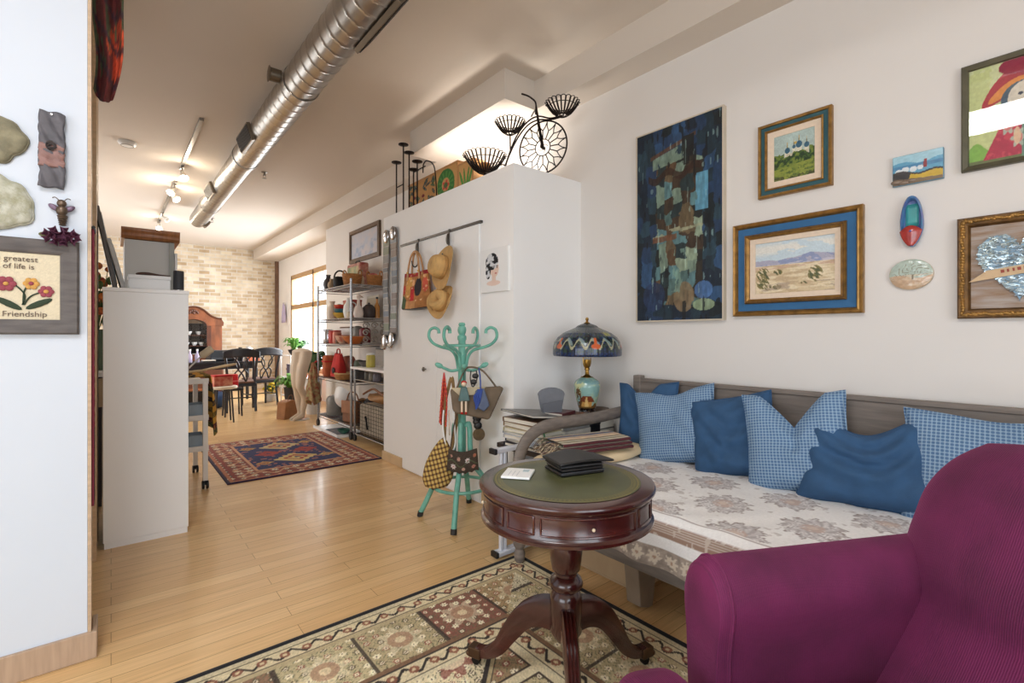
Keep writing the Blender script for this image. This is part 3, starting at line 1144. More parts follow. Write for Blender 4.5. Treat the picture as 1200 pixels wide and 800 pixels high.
def cov_col(U, V):
    tot = (CX1 - CX0 - 0.035) + 0.035 * PI / 2 + 0.185
    totv = (YA - YB - 0.035) + 0.035 * PI / 2 + 0.13
    s, r = U * tot, V * totv
    out = full(U, C(243, 241, 239))
    n = fbm(s * 60, r * 60, 3)
    # medallions in staggered rows, drawn with fine broken hatching
    pitch = 0.335
    i = np.floor((s - 0.015) / 0.243)
    a = (s - 0.015) - (i + 0.5) * 0.243
    rr = r + np.mod(i, 2) * pitch / 2
    j = np.floor(rr / pitch)
    b_ = rr - (j + 0.5) * pitch
    # photo's flower heads: fan petals
    rad = np.hypot(a, b_)
    ang = np.arctan2(b_, a)
    R = 0.118 * (0.86 + 0.10 * np.cos(11 * ang) + 0.06 * np.cos(23 * ang + 1))
    m = (rad < R) & (s < 0.87)
    hatch = (np.sin(rad * 520 + 3 * np.cos(11 * ang)) > -0.5) | (n > 0.5)
    petals = np.cos(11 * ang + 14 * rad / 0.11) > 0.15
    g = np.where(petals[..., None], C(182, 175, 174), C(206, 200, 199))
    out = np.where((m & hatch)[..., None], g, out)
    out = np.where((m & (np.abs(rad - R) < 0.008) & (n > 0.4))[..., None], C(156, 142, 136), out)
    core = (rad < 0.040) & (s < 0.87)
    out = np.where((core & ((np.sin(ang * 16) > 0) | (n > 0.5)))[..., None], C(198, 176, 166), out)
    out = np.where(((rad < 0.017) & (s < 0.87))[..., None], C(214, 196, 184), out)
    # little fill-in sprigs
    sp = fbm(s * 24, r * 24, 77)
    out = mixc(out, C(196, 188, 184), ((sp > 0.73) & ~m & (s < 0.85)) * 0.7)
    # front face bands: plain, hatched stripe, plain, floral border
    q = s - 0.872
    st = (q > 0.040) & (q < 0.098)
    lines = (np.sin(q * 620) > -0.2) & (vn(r * 90, q * 30, 3) > 0.28)
    out = np.where((st & lines)[..., None], C(160, 132, 116), out)
    out = np.where((st & ~lines)[..., None], C(206, 192, 180), out)
    out = mixc(out, C(150, 134, 128), (np.abs(q - 0.004) < 0.0022) * 0.8)
    fb = (q > 0.148)
    k = np.floor(r / 0.075)
    c_ = r - (k + 0.5) * 0.075
    p, ring, core2 = rosette(c_, q - 0.190, 0.034, 8)
    fcol = full(U, C(168, 154, 142)) * (0.8 + 0.4 * n)[..., None]
    fcol = mixc(fcol, C(226, 214, 196), (p & ((n > 0.38) | ring)) * 0.9)
    fcol = mixc(fcol, C(176, 140, 116), core2 * 0.8)
    out = np.where(fb[..., None], fcol, out)
    out = np.clip(out * (0.97 + 0.06 * vn(s * 400, r * 400, 1))[..., None], 0, 1)
    return out


cv = grid_obj('coverlet', paint_mat('printed_cotton', 0.9, 0.25, 420, sheen=0.2, spec=0.15), None, 230, 420, cov_pos, cov_col)
cv.location = (2.16, 0.93, 0)
tag(cv, 'white cotton coverlet with grey flower medallions draped over the daybed', 'bedspread')

# ================================================================ pillows
blue_dark = mat('navy_linen', (48, 84, 122), 0.85, var=0.12, scale=14, bump=0.35, bscale=260, sheen=0.35)
waffle = mat('blue_waffle', (92, 134, 178), 0.85, sheen=0.3)
nt, b = nodes_of(waffle)
tc = nt.nodes.new('ShaderNodeTexCoord')
sp_ = nt.nodes.new('ShaderNodeSeparateXYZ')
nt.links.new(tc.outputs['Object'], sp_.inputs[0])


def _abs_sin(sock, k):
    a = nt.nodes.new('ShaderNodeMath')
    a.operation = 'MULTIPLY'
    a.inputs[1].default_value = k
    nt.links.new(sock, a.inputs[0])
    s_ = nt.nodes.new('ShaderNodeMath')
    s_.operation = 'SINE'
    nt.links.new(a.outputs[0], s_.inputs[0])
    q_ = nt.nodes.new('ShaderNodeMath')
    q_.operation = 'ABSOLUTE'
    nt.links.new(s_.outputs[0], q_.inputs[0])
    return q_.outputs[0]


k_ = PI / 0.0135
mn = nt.nodes.new('ShaderNodeMath')
mn.operation = 'MULTIPLY'
nt.links.new(_abs_sin(sp_.outputs['X'], k_), mn.inputs[0])
nt.links.new(_abs_sin(sp_.outputs['Z'], k_), mn.inputs[1])
r = nt.nodes.new('ShaderNodeValToRGB')
r.color_ramp.elements[0].position = 0.10
r.color_ramp.elements[0].color = lin((148, 174, 198))
r.color_ramp.elements[1].position = 0.55
r.color_ramp.elements[1].color = lin((82, 116, 154))
nt.links.new(mn.outputs[0], r.inputs['Fac'])
nt.links.new(r.outputs['Color'], b.inputs['Base Color'])
bp = nt.nodes.new('ShaderNodeBump')
bp.invert = True
bp.inputs['Strength'].default_value = 0.5
bp.inputs['Distance'].default_value = 0.004
nt.links.new(mn.outputs[0], bp.inputs['Height'])
nt.links.new(bp.outputs['Normal'], b.inputs['Normal'])


def pillow(label, Y, X, w, h, t, m, lean, yaw, dent=0.0, dw=0.4, sag=0.0, roll=0.0, seed=1, dc=0.0, folds=0.006, vee=False):
    N = 44
    U, V = np.meshgrid(np.linspace(-1, 1, N + 1), np.linspace(-1, 1, N + 1), indexing='ij')
    x = w / 2 * U * (1 - 0.075 * (1 - V ** 2)) * (1 + sag * 0.22 * (1 - V) / 2)
    z = h / 2 * V * (1 - 0.075 * (1 - U ** 2))
    dz = dent * np.exp(-((U - dc) / dw) ** 2) * np.clip((V + 0.6) / 1.6, 0, 1) ** 1.5
    if vee:
        dz = dent * np.clip(1 - np.abs(U - dc) / dw, 0, 1) ** 1.2 * np.clip((V + 0.7) / 1.7, 0, 1) ** 1.3
    z = z - dz
    if vee:
        crs = np.exp(-((U - dc) / 0.10) ** 2) * np.clip((V + 0.2) / 1.2, 0, 1)
    th = t / 2 * ((1 - U ** 4).clip(0) * (1 - V ** 4).clip(0)) ** 0.55 * (1 - 0.28 * V)
    th = th * (1 - 0.35 * np.clip(dz / (dent + 1e-6), 0, 1) * (V > 0))
    if vee:
        th = th * (1 - 0.55 * crs)
    wr = folds * (fbm(U * 3 + seed, V * 3, seed, 4) - 0.5) * 2
    if sag:
        wr = wr + sag * 0.019 * np.sin((V * 4.0 - 3.0 * U ** 2) * 2.6 + 0.6 * np.sin(5 * U)) * (1 - U ** 2) * np.clip(1.1 - np.abs(V), 0, 1)
    else:
        wr = wr + folds * 0.9 * np.sin(9 * (V + 0.5 * U) + 3 * np.sin(3 * U + seed)) * (1 - V ** 2) * (1 - U ** 2)
    fr_ = np.stack([x, -th - wr * (th > 0.004), z + h / 2 * 0.96], -1).reshape(-1, 3)
    bk_ = np.stack([x, th * 0.8, z + h / 2 * 0.96], -1).reshape(-1, 3)
    mb = MB()
    n = N + 1
    fs = []
    for i in range(N):
        for j in range(N):
            a0 = i * n + j
            fs.append((a0, a0 + n, a0 + n + 1, a0 + 1))
    mb.add([tuple(p) for p in fr_], fs)
    mb.add([tuple(p) for p in bk_], [f[::-1] for f in fs])
    o = mb.build('throw_pillow', m, None, ang=75, recalc=False)
    bm = bmesh.new()
    bm.from_mesh(o.data)
    bmesh.ops.remove_doubles(bm, verts=bm.verts, dist=0.0004)
    bmesh.ops.recalc_face_normals(bm, faces=bm.faces)
    bm.to_mesh(o.data)
    bm.free()
    # piping seam
    per = [(x[i, 0], z[i, 0]) for i in range(N + 1)] + [(x[N, j], z[N, j]) for j in range(1, N + 1)] + [(x[i, N], z[i, N]) for i in range(N - 1, -1, -1)] + [(x[0, j], z[0, j]) for j in range(N - 1, 0, -1)]
    MB().tube([(p[0], 0, p[1] + h / 2 * 0.96) for p in per[::2]], 0.0035, 6, closed=True).build('seam', m, o)
    o.location = (X, Y, 0.498)
    o.rotation_euler = (-lean, roll, -PI / 2 + yaw)
    return tag(o, label, 'pillow', 'blue pillows on the daybed')


pillow('dark blue pillow at the lamp end of the daybed, behind a textured pillow', 1.735, 2.475, 0.40, 0.43, 0.13, blue_dark, 0.18, 0.10, dent=0.11, dw=0.55, roll=-0.08, seed=3, dc=-0.15, folds=0.012, vee=True)
pillow('textured light blue pillow second from the lamp end, tilted', 1.485, 2.405, 0.47, 0.43, 0.13, waffle, 0.30, 0.20, roll=-0.19, seed=5, dent=0.03, folds=0.010)
pillow('dark blue pillow with flat creased front, third from the lamp', 1.155, 2.405, 0.43, 0.42, 0.13, blue_dark, 0.30, 0.16, seed=8, roll=-0.22, folds=0.016)
pillow('textured blue pillow with a chopped dip in its top edge', 0.855, 2.37, 0.43, 0.46, 0.14, waffle, 0.26, 0.20, dent=0.15, dw=0.65, roll=-0.13, seed=11, vee=True, folds=0.009)
pillow('dark blue slumped pillow with curved sagging folds', 0.610, 2.36, 0.42, 0.42, 0.17, blue_dark, 0.36, 0.12, dent=0.10, dw=0.75, sag=1.0, seed=14, roll=-0.06)
pillow('wide textured blue pillow nearest the magenta armchair', 0.225, 2.40, 0.56, 0.44, 0.15, waffle, 0.34, 0.10, dent=0.015, seed=17)

# bolster and folded striped blanket at the far end of the mattress
cream_c = mat('cream_cotton', (228, 206, 168), 0.9, var=0.05, scale=12, bump=0.3, bscale=40, sheen=0.2)
bo = MB()


def bol(u, v):
    a = 2 * PI * u
    q = 2 * v - 1
    e = (1 - abs(q) ** 5) ** 0.5
    wob = 1 + 0.06 * math.sin(9 * q + 2 * math.cos(a))
    return (q * 0.40, math.copysign(abs(math.cos(a)) ** 0.7, math.cos(a)) * 0.125 * max(0.05, e) * wob, 0.036 + math.copysign(abs(math.sin(a)) ** 0.8, math.sin(a)) * 0.036 * max(0.05, e) * wob)


bo.surf(bol, 28, 40, cu=True)
bol_o = bo.build('bolster_cushion', cream_c, None, ang=75)
place(bol_o, (2.06, 1.805, 0.499), -0.07)
tag(bol_o, 'flat cream cushion lying at the curved end of the daybed', 'cushion')


def stripes(U, V):
    s = V * 2 * PI
    t = (np.sign(np.cos(s)) * np.abs(np.cos(s)) ** 0.5 + 1) / 2 + 0.06 * np.sin(s) * (np.abs(np.cos(s)) > 0.92)
    cols = [C(92, 50, 54), C(214, 204, 180), C(126, 122, 92), C(206, 196, 170), C(92, 84, 68), C(216, 184, 144), C(222, 206, 172), C(186, 126, 100), C(206, 190, 160), C(70, 98, 134)]
    n = 13.0
    k = np.floor(t * n + 0.3).astype(int) % len(cols)
    out = np.array(cols)[k]
    return out * (0.9 + 0.2 * vn(U * 200, V * 200, 2))[..., None]


bl = thing('striped_blanket', 'folded blanket with cream, blue and brown stripes on the cream cushion', 'blanket', (2.03, 1.815, 0.573), -0.24)
for k in range(3):
    z0 = 0.004 + k * 0.021

    def lay(U, V, z0=z0, k=k):
        # a folded slab: V wraps round the section, U along
        s = V * 2 * PI
        x = (U - 0.5) * (0.46 - 0.012 * k)
        y = np.sign(np.cos(s)) * np.abs(np.cos(s)) ** 0.5 * (0.120 - 0.004 * k)
        z = z0 + 0.0105 + np.sign(np.sin(s)) * np.abs(np.sin(s)) ** 0.5 * 0.0105 + 0.006 * (fbm(U * 4, V * 4, k + 3) - 0.5)
        return x, y, z
    grid_obj('fold', paint_mat('striped_wool', 0.95, 0.3, 300, sheen=0.2, spec=0.1), bl, 30, 200, lay, stripes)
fm = MB()
for k in range(46):
    y = -0.105 + 0.21 * (k / 45)
    z = 0.012 + 0.05 * random.random()
    fm.tube([(-0.228, y, z), (-0.255, y + random.uniform(-0.01, 0.01), z - 0.008), (-0.282 + random.uniform(-0.01, 0.01), y + random.uniform(-0.015, 0.015), max(0.003, z - 0.035))], 0.0024, 5)
fm.build('fringe', mat('fringe_mix', (84, 50, 54), 0.9, col2=(206, 190, 160), scale=60), bl)
# ================================================================ pictures on the right wall
WX = 2.69
gold = mat('gilt_wood', (150, 112, 58), 0.38, 0.65, var=0.25, scale=30, bump=0.3, bscale=90)
gold_dk = mat('dark_gilt', (104, 74, 38), 0.45, 0.55, var=0.3, scale=30, bump=0.3, bscale=90)
teal_liner = mat('teal_liner', (40, 84, 92), 0.6, var=0.1, scale=20)
blue_liner = mat('blue_liner', (46, 100, 146), 0.7, var=0.06, scale=20)
linen_mat = mat('linen_mount', (226, 206, 184), 0.85, var=0.04, scale=60)
oil = paint_mat('oil_paint', 0.42, 0.5, 70, spec=0.45)
matte = paint_mat('matte_paint', 0.7, 0.1, 150, spec=0.3)


def on_right(name, label, y, z, cat='picture', group=None):
    return thing(name, label, cat, (WX, y, z), -PI / 2, group)


# --- tall abstract
W_, H_ = 0.575, 1.195


def abstract(U, V):
    x, y = U, V * 2.08
    wx = fbm(x * 4, y * 4, 1) * 0.35
    wy = fbm(x * 4, y * 4, 2) * 0.35
    # vertical palette-knife dabs
    i, a = np.floor((x + wx * 0.5) * 9), 0
    j = np.floor((y + wy * 0.6) * 6.5 + 3 * hsh(i, i * 0 + 1, 7))
    h = hsh(i, j, 3)
    h2 = hsh(j, i, 9)
    navy = [C(18, 30, 52), C(26, 46, 88), C(34, 62, 112), C(20, 28, 38), C(30, 52, 76), C(24, 40, 60)]
    mid = [C(44, 36, 34), C(84, 56, 42), C(104, 116, 116), C(30, 42, 52), C(126, 132, 126), C(66, 88, 100), C(58, 40, 34), C(28, 30, 34), C(92, 70, 56), C(74, 104, 126)]
    A = np.array(navy)[(h * 5.99).astype(int)]
    B = np.array(mid)[(h * 9.99).astype(int)]
    core = np.exp(-((x - 0.52) / 0.30) ** 4) * np.clip((2.08 * 0.84 - y) * 9, 0, 1) * np.clip((y - 0.10) * 9, 0, 1)
    m = (core + 0.35 * (fbm(x * 6, y * 6, 5) - 0.5) > 0.5)
    out = np.where(m[..., None], B, A)
    # pale roof-like patch in the upper middle with a dark cap
    r1 = (y > 1.66 + 0.12 * (x - 0.3)) & (y < 1.78 + 0.22 * (x - 0.25)) & (x > 0.2) & (x < 0.64)
    out = mixc(out, C(112, 124, 122), (r1 & (fbm(x * 14, y * 5, 6) > 0.42)) * 0.9)
    r2 = (np.abs(y - (1.815 + 0.25 * (x - 0.3))) < 0.022) & (x > 0.18) & (x < 0.72)
    out = mixc(out, C(92, 52, 40), r2 * 0.85)
    r3 = (x > 0.58) & (x < 0.70) & (y > 1.62) & (y < 1.92)
    out = mixc(out, C(26, 26, 30), (r3 & (fbm(x * 9, y * 9, 8) > 0.35)) * 0.9)
    r4 = (np.abs(y - 1.56 - 0.04 * np.sin(x * 20)) < 0.04) & (x > 0.15) & (x < 0.78)
    out = mixc(out, C(52, 28, 24), r4 * 0.8)
    r5 = (np.abs(x - 0.78) < 0.07) & (y > 1.12) & (y < 1.5)
    out = mixc(out, C(78, 132, 186), (r5 & (fbm(x * 10, y * 4, 4) > 0.38)) * 0.9)
    r6 = (np.abs(y - (0.93 + 0.12 * (x - 0.3))) < 0.03) & (x > 0.2) & (x < 0.8)
    out = mixc(out, C(142, 134, 122), (r6 & (fbm(x * 8, y * 20, 4) > 0.45)) * 0.85)
    r7 = (np.abs(y - (0.88 + 0.05 * (x - 0.3))) < 0.03) & (x > 0.2) & (x < 0.5)
    out = mixc(out, C(112, 58, 40), r7 * 0.8)
    r8 = ((x - 0.80) / 0.10) ** 2 + ((y - 0.30) / 0.09) ** 2 < 1
    out = mixc(out, C(60, 92, 166), r8 * 0.85)
    r9 = ((x - 0.80) / 0.12) ** 2 + ((y - 0.15) / 0.06) ** 2 < 1
    out = mixc(out, C(134, 142, 122), r9 * 0.85)
    r10 = ((x - 0.58) / 0.12) ** 2 + ((y - 0.24) / 0.16) ** 2 < 1
    out = mixc(out, C(122, 90, 72), (r10 & (fbm(x * 10, y * 6, 2) > 0.4)) * 0.85)
    r11 = ((x - 0.22) / 0.14) ** 2 + ((y - 0.26) / 0.16) ** 2 < 1
    out = mixc(out, C(28, 42, 92), r11 * 0.7)
    r12 = (np.abs(x - 0.47 - 0.08 * y) < 0.06) & (y > 0.3) & (y < 0.75)
    out = mixc(out, C(104, 126, 130), (r12 & (fbm(x * 14, y * 5, 3) > 0.4)) * 0.85)
    wsp = (vn(x * 40, y * 7, 12) > 0.90)
    out = mixc(out, C(150, 170, 186), wsp * 0.5)
    dk = (vn(x * 30, y * 6, 22) < 0.14)
    out = mixc(out, C(16, 18, 24), dk * 0.75)
    out *= (0.72 + 0.5 * fbm(x * 40, y * 14, 14))[..., None]
    g = out.mean(-1, keepdims=True)
    return np.clip((g + (out - g) * 0.82) * np.array([1.10, 1.18, 1.04]) + 0.012, 0, 1)


p = on_right('abstract_painting', 'tall dark blue abstract painting in a thin pale frame', 1.648, 1.893)
frame_mb(W_ + 0.016, H_ + 0.016, [(0, 0), (0, 0.036), (0.008, 0.036), (0.008, 0.0)]).build('frame', mat('pale_frame', (204, 192, 172), 0.45, var=0.05, scale=10), p, smooth=False)
MB().box((0, -0.013, 0), (W_, 0.026, H_)).build('backing', mat('canvas_back', (60, 62, 68), 0.8), p, smooth=False)
art('canvas', p, W_, H_, abstract, 150, 310, y=-0.030, m=oil)

# --- church landscape
p = on_right('framed_painting', 'small painting of a domed church above trees, in a gilt and teal frame', 0.996, 2.117)
W_, H_ = 0.345, 0.385
frame_mb(W_, H_, [(0, 0), (0, 0.026), (0.004, 0.030), (0.014, 0.028), (0.016, 0.022)]).build('outer_frame', gold, p, ang=30)
frame_mb(W_ - 0.030, H_ - 0.030, [(0, 0), (0, 0.021), (0.022, 0.021), (0.022, 0.0)]).build('teal_band', teal_liner, p, smooth=False)
frame_mb(W_ - 0.072, H_ - 0.072, [(0, 0), (0, 0.028), (0.005, 0.030), (0.010, 0.024), (0.012, 0.010)]).build('inner_frame', gold, p, ang=30)
frame_mb(W_ - 0.094, H_ - 0.094, [(0, 0), (0, 0.019), (0.030, 0.016), (0.030, 0.0)]).build('mount', linen_mat, p, smooth=False)


def church(U, V):
    out = full(U, C(178, 196, 190)) * (0.9 + 0.16 * fbm(U * 5, V * 5, 1))[..., None]
    out = mixc(out, C(206, 208, 190), np.clip((0.62 - V) * 4, 0, 1) * 0.7)
    hill = 0.44 + 0.10 * np.exp(-((U - 0.6) / 0.25) ** 2) + 0.05 * fbm(U * 12, V * 0, 3)
    # white walls, drums and domes
    for (cx, w, zb_, zt_) in ((0.34, 0.06, 0.4, 0.60), (0.50, 0.045, 0.4, 0.66), (0.62, 0.07, 0.4, 0.66), (0.80, 0.05, 0.4, 0.62), (0.58, 0.26, 0.35, 0.56)):
        m = (np.abs(U - cx) < w) & (V > zb_) & (V < zt_)
        out = mixc(out, C(218, 212, 190) if w < 0.1 else C(196, 186, 158), m * 0.92)
    for (cx, zc, r_) in ((0.34, 0.63, 0.065), (0.50, 0.68, 0.04), (0.62, 0.71, 0.075), (0.80, 0.66, 0.06)):
        d = np.hypot(U - cx, (V - zc) * 1.0)
        out = mixc(out, C(52, 92, 116), (d < r_) * 0.95)
        out = mixc(out, C(52, 84, 100), ((np.abs(U - cx) < 0.012 + 0.05 * np.clip(zc + r_ + 0.06 - V, 0, 0.06)) & (V > zc) & (V < zc + r_ + 0.06)) * 0.9)
        out = mixc(out, C(196, 160, 70), ((np.abs(U - cx) < 0.009) & (V > zc + r_) & (V < zc + r_ + 0.12)) * 0.9)
    out = mixc(out, C(206, 168, 70), (np.hypot(U - 0.54, V - 0.76) < 0.03) * 0.9)
    tr = fbm(U * 14, V * 14, 5)
    tree = V < hill + 0.10 * (tr - 0.4) + np.where((U < 0.26), 0.10, 0) + np.where(U > 0.86, 0.12, 0)
    g = np.where((tr > 0.55)[..., None], C(112, 128, 52), np.where((tr > 0.42)[..., None], C(66, 92, 40), C(38, 60, 32)))
    out = np.where(tree[..., None], g, out)
    mead = V < 0.24 + 0.10 * U + 0.03 * fbm(U * 6, V * 6, 9)
    out = mixc(out, C(136, 146, 62) * (1 + 0 * U[..., None]), mead * (0.5 + 0.5 * (fbm(U * 10, V * 26, 4) > 0.5)))
    out = mixc(out, C(64, 66, 40), ((V < 0.09) & (fbm(U * 9, V * 9, 7) > 0.4)) * 0.8)
    return out * (0.9 + 0.2 * fbm(U * 50, V * 50, 3))[..., None]


art('canvas', p, W_ - 0.150, H_ - 0.150, church, 110, 130, y=-0.012, m=oil)

# --- desert landscape
p = on_right('framed_painting', 'wide desert and mountain landscape in a gilt frame with a bright blue band', 1.000, 1.555)
W_, H_ = 0.605, 0.500
frame_mb(W_, H_, [(0, 0), (0, 0.030), (0.005, 0.036), (0.014, 0.032), (0.020, 0.036), (0.026, 0.028), (0.028, 0.02)]).build('outer_frame', gold, p, ang=30)
frame_mb(W_ - 0.052, H_ - 0.052, [(0, 0), (0, 0.022), (0.040, 0.020), (0.040, 0.0)]).build('blue_band', blue_liner, p, smooth=False)
inn = frame_mb(W_ - 0.130, H_ - 0.130, [(0, 0), (0, 0.030), (0.006, 0.040), (0.016, 0.036), (0.024, 0.028), (0.026, 0.010)])
fi = inn.build('inner_frame', gold, p, ang=30)
rp = MB()
ww_, hh_ = (W_ - 0.150) / 2, (H_ - 0.150) / 2
for k in range(64):
    for s in (-1, 1):
        rp.ball((-ww_ + 2 * ww_ * (k + 0.5) / 64, -0.038, s * hh_), 0.0042, 6, (1.2, 0.6, 0.9))
for k in range(50):
    for s in (-1, 1):
        rp.ball((s * ww_, -0.038, -hh_ + 2 * hh_ * (k + 0.5) / 50), 0.0042, 6, (0.9, 0.6, 1.2))
rp.build('rope_carving', gold_dk, fi)
frame_mb(W_ - 0.180, H_ - 0.180, [(0, 0), (0, 0.020), (0.026, 0.017), (0.026, 0.0)]).build('mount', linen_mat, p, smooth=False)


def desert(U, V):
    out = full(U, C(196, 212, 220))
    out = mixc(out, C(232, 226, 214), np.clip(1.4 - np.abs(V - 0.86) * 9, 0, 1) * (fbm(U * 4, V * 9, 1) > 0.46) * 0.8)
    mt = 0.60 + 0.17 * fbm(U * 4.5 + 1, V * 0, 3, 5) + 0.07 * np.exp(-((U - 0.72) / 0.16) ** 2)
    mcol = np.where((fbm(U * 12 + V * 6, V * 10, 6) > 0.5)[..., None], C(142, 152, 184), C(172, 170, 188))
    out = np.where(((V < mt) & (V > 0.5))[..., None], mcol, out)
    out = mixc(out, C(214, 206, 214), ((V < mt - 0.09) & (V > 0.5) & (fbm(U * 9, V * 20, 2) > 0.5)) * 0.6)
    sand = V < 0.545
    sc_n = fbm(U * 6, V * 22, 8)
    scol = np.where((sc_n > 0.55)[..., None], C(226, 210, 178), np.where((sc_n > 0.42)[..., None], C(212, 192, 156), C(196, 172, 138)))
    out = np.where(sand[..., None], scol, out)
    out = mixc(out, C(196, 158, 138), ((V > 0.47) & (V < 0.53) & (fbm(U * 8, V * 30, 5) > 0.48)) * 0.6)
    for (cx, cy, rx, ry) in ((0.10, 0.30, 0.10, 0.22), (0.30, 0.40, 0.06, 0.06), (0.77, 0.32, 0.09, 0.15), (0.17, 0.12, 0.05, 0.06), (0.29, 0.12, 0.06, 0.05), (0.64, 0.17, 0.05, 0.03)):
        d = ((U - cx) / rx) ** 2 + ((V - cy) / ry) ** 2
        n = fbm(U * 40 + (V - cy) * 20, V * 16, 11)
        out = mixc(out, C(116, 108, 60), ((d < 1) & (n > 0.40 + 0.12 * d)) * 0.9)
        out = mixc(out, C(82, 88, 62), ((d < 0.6) & (n > 0.56)) * 0.9)
    out = mixc(out, C(166, 146, 130), ((V < 0.20) & (fbm(U * 5, V * 20, 15) > 0.60)) * 0.6)
    return out * (0.93 + 0.12 * fbm(U * 60, V * 50, 3))[..., None]


art('canvas', p, W_ - 0.232, H_ - 0.232, desert, 170, 120, y=-0.011, m=oil)

# --- print of a woman with a big hat, under glass
p = on_right('framed_print', 'glazed print of a figure in a red hat, olive frame, upper right', 0.192, 2.075)
W_, H_ = 0.345, 0.425
frame_mb(W_, H_, [(0, 0), (0, 0.022), (0.004, 0.026), (0.020, 0.018), (0.022, 0.008)]).build('frame', mat('olive_frame', (88, 84, 66), 0.45, 0.3, var=0.15, scale=20), p, ang=30)
MB().box((0, -0.002, 0), (W_ - 0.03, 0.004, H_ - 0.03)).build('backing', linen_mat, p, smooth=False)


def hatprint(U, V):
    n = fbm(U * 7, V * 6, 1)
    out = full(U, C(200, 208, 146))
    out = mixc(out, C(214, 218, 176), (n > 0.55) * 0.7)
    out = mixc(out, C(120, 176, 70), (V < 0.17 + 0.05 * np.sin(U * 22)) * 0.9)
    out = mixc(out, C(96, 98, 70), (V < 0.035) * 0.8)
    cx = 0.52
    # hat brim and crown
    d = ((U - cx) / 0.40) ** 2 + ((V - 0.80 + 0.45 * (U - cx) ** 2 * 3) / 0.15) ** 2
    out = mixc(out, C(176, 52, 66), (d < 1) * 0.95)
    d2 = ((U - cx) / 0.34) ** 2 + ((V - 0.74 + 1.1 * (U - cx) ** 2) / 0.075) ** 2
    out = mixc(out, C(226, 150, 78), (d2 < 1) * 0.95)
    d = ((U - cx) / 0.24) ** 2 + ((V - 0.94) / 0.10) ** 2
    out = mixc(out, C(150, 44, 70), (d < 1) * 0.95)
    # hair and face
    d = ((U - cx) / 0.22) ** 2 + ((V - 0.60) / 0.17) ** 2
    out = mixc(out, C(70, 96, 116), (d < 1) * 0.95)
    d = ((U - cx) / 0.155) ** 2 + ((V - 0.60) / 0.16) ** 2
    out = mixc(out, C(226, 216, 198), (d < 1) * 0.97)
    for s in (-1, 1):
        d = ((U - cx - s * 0.04) / 0.022) ** 2 + ((V - 0.64) / 0.018) ** 2
        out = mixc(out, C(50, 60, 80), (d < 1) * 0.9)
    d = ((U - cx) / 0.030) ** 2 + ((V - 0.51) / 0.014) ** 2
    out = mixc(out, C(186, 56, 70), (d < 1) * 0.9)
    # coat
    d = np.abs(U - cx) < 0.18 + 0.5 * np.clip(0.44 - V, 0, 1)
    coat = d & (V < 0.44) & (V > 0.03)
    out = np.where(coat[..., None], np.where((fbm(U * 14, V * 14, 6) > 0.52)[..., None], C(198, 66, 86), C(176, 40, 74)), out)
    out = mixc(out, C(92, 150, 128), ((np.abs(U - cx) < 0.03) & (V < 0.36)) * 0.9)
    for (ax, ay) in ((-0.155, 0.34), (0.10, 0.26), (-0.06, 0.20)):
        q, r_, c_ = rosette((U - cx - ax), (V - ay) * 0.75, 0.075, 6)
        out = mixc(out, C(176, 196, 176), q * 0.9)
        out = mixc(out, C(222, 110, 110), r_ * 0.8)
    for s in (-1, 1):
        d = ((U - cx - s * 0.07) / 0.032) ** 2 + ((V - 0.22) / 0.09) ** 2
        out = mixc(out, C(226, 196, 160), (d < 1) * 0.9)
    return out * (0.92 + 0.14 * fbm(U * 40, V * 40, 4))[..., None]


art('print', p, W_ - 0.044, H_ - 0.044, hatprint, 150, 120, y=-0.0052, m=matte)
pg = mat('picture_glass', (255, 255, 255), 0.02)
pg.node_tree.nodes.clear()
_nt = pg.node_tree
_o = _nt.nodes.new('ShaderNodeOutputMaterial')
_m = _nt.nodes.new('ShaderNodeMixShader')
_t = _nt.nodes.new('ShaderNodeBsdfTransparent')
_g = _nt.nodes.new('ShaderNodeBsdfGlossy')
_g.inputs['Roughness'].default_value = 0.01
_m.inputs['Fac'].default_value = 0.08
_nt.links.new(_t.outputs[0], _m.inputs[1])
_nt.links.new(_g.outputs[0], _m.inputs[2])
_nt.links.new(_m.outputs[0], _o.inputs['Surface'])
grid_obj('glass', pg, p, 1, 1, lambda U, V: ((U - 0.5) * (W_ - 0.044), -0.0095 + 0 * U, (V - 0.5) * (H_ - 0.044)), lambda U, V: full(U, (1, 1, 1)))

# --- heart picture with carved frame
p = on_right('heart_picture', 'silvery mosaic heart on rough board in an ornate gilt frame', 0.200, 1.471)
W_, H_ = 0.352, 0.405
fo = frame_mb(W_, H_, [(0, 0), (0, 0.026), (0.006, 0.034), (0.022, 0.030), (0.032, 0.026), (0.038, 0.018), (0.040, 0.008)]).build('frame', gold_dk, p, ang=30)
rp = MB()
ww_, hh_ = W_ / 2 - 0.016, H_ / 2 - 0.016
rn = random.Random(4)
for k in range(44):
    for s in (-1, 1):
        rp.ball((-ww_ + 2 * ww_ * (k + 0.5) / 44, -0.033, s * hh_ + rn.uniform(-0.003, 0.003)), 0.0075, 7, (1.1, 0.7, rn.uniform(0.7, 1.3)))
for k in range(34):
    for s in (-1, 1):
        rp.ball((s * ww_ + rn.uniform(-0.003, 0.003), -0.033, -hh_ + 2 * hh_ * (k + 0.5) / 34), 0.0075, 7, (rn.uniform(0.7, 1.3), 0.7, 1.1))
rp.build('carved_scrolls', gold, fo)
wb = MB().box((0, -0.006, 0), (W_ - 0.06, 0.010, H_ - 0.06)).build('back_board', mat('rough_board', (150, 122, 98), 0.85, var=0.1, col2=(176, 164, 156), scale=9, stretch=(1, 1, 7), bump=0.5, bscale=50), p, smooth=False)
hp = []
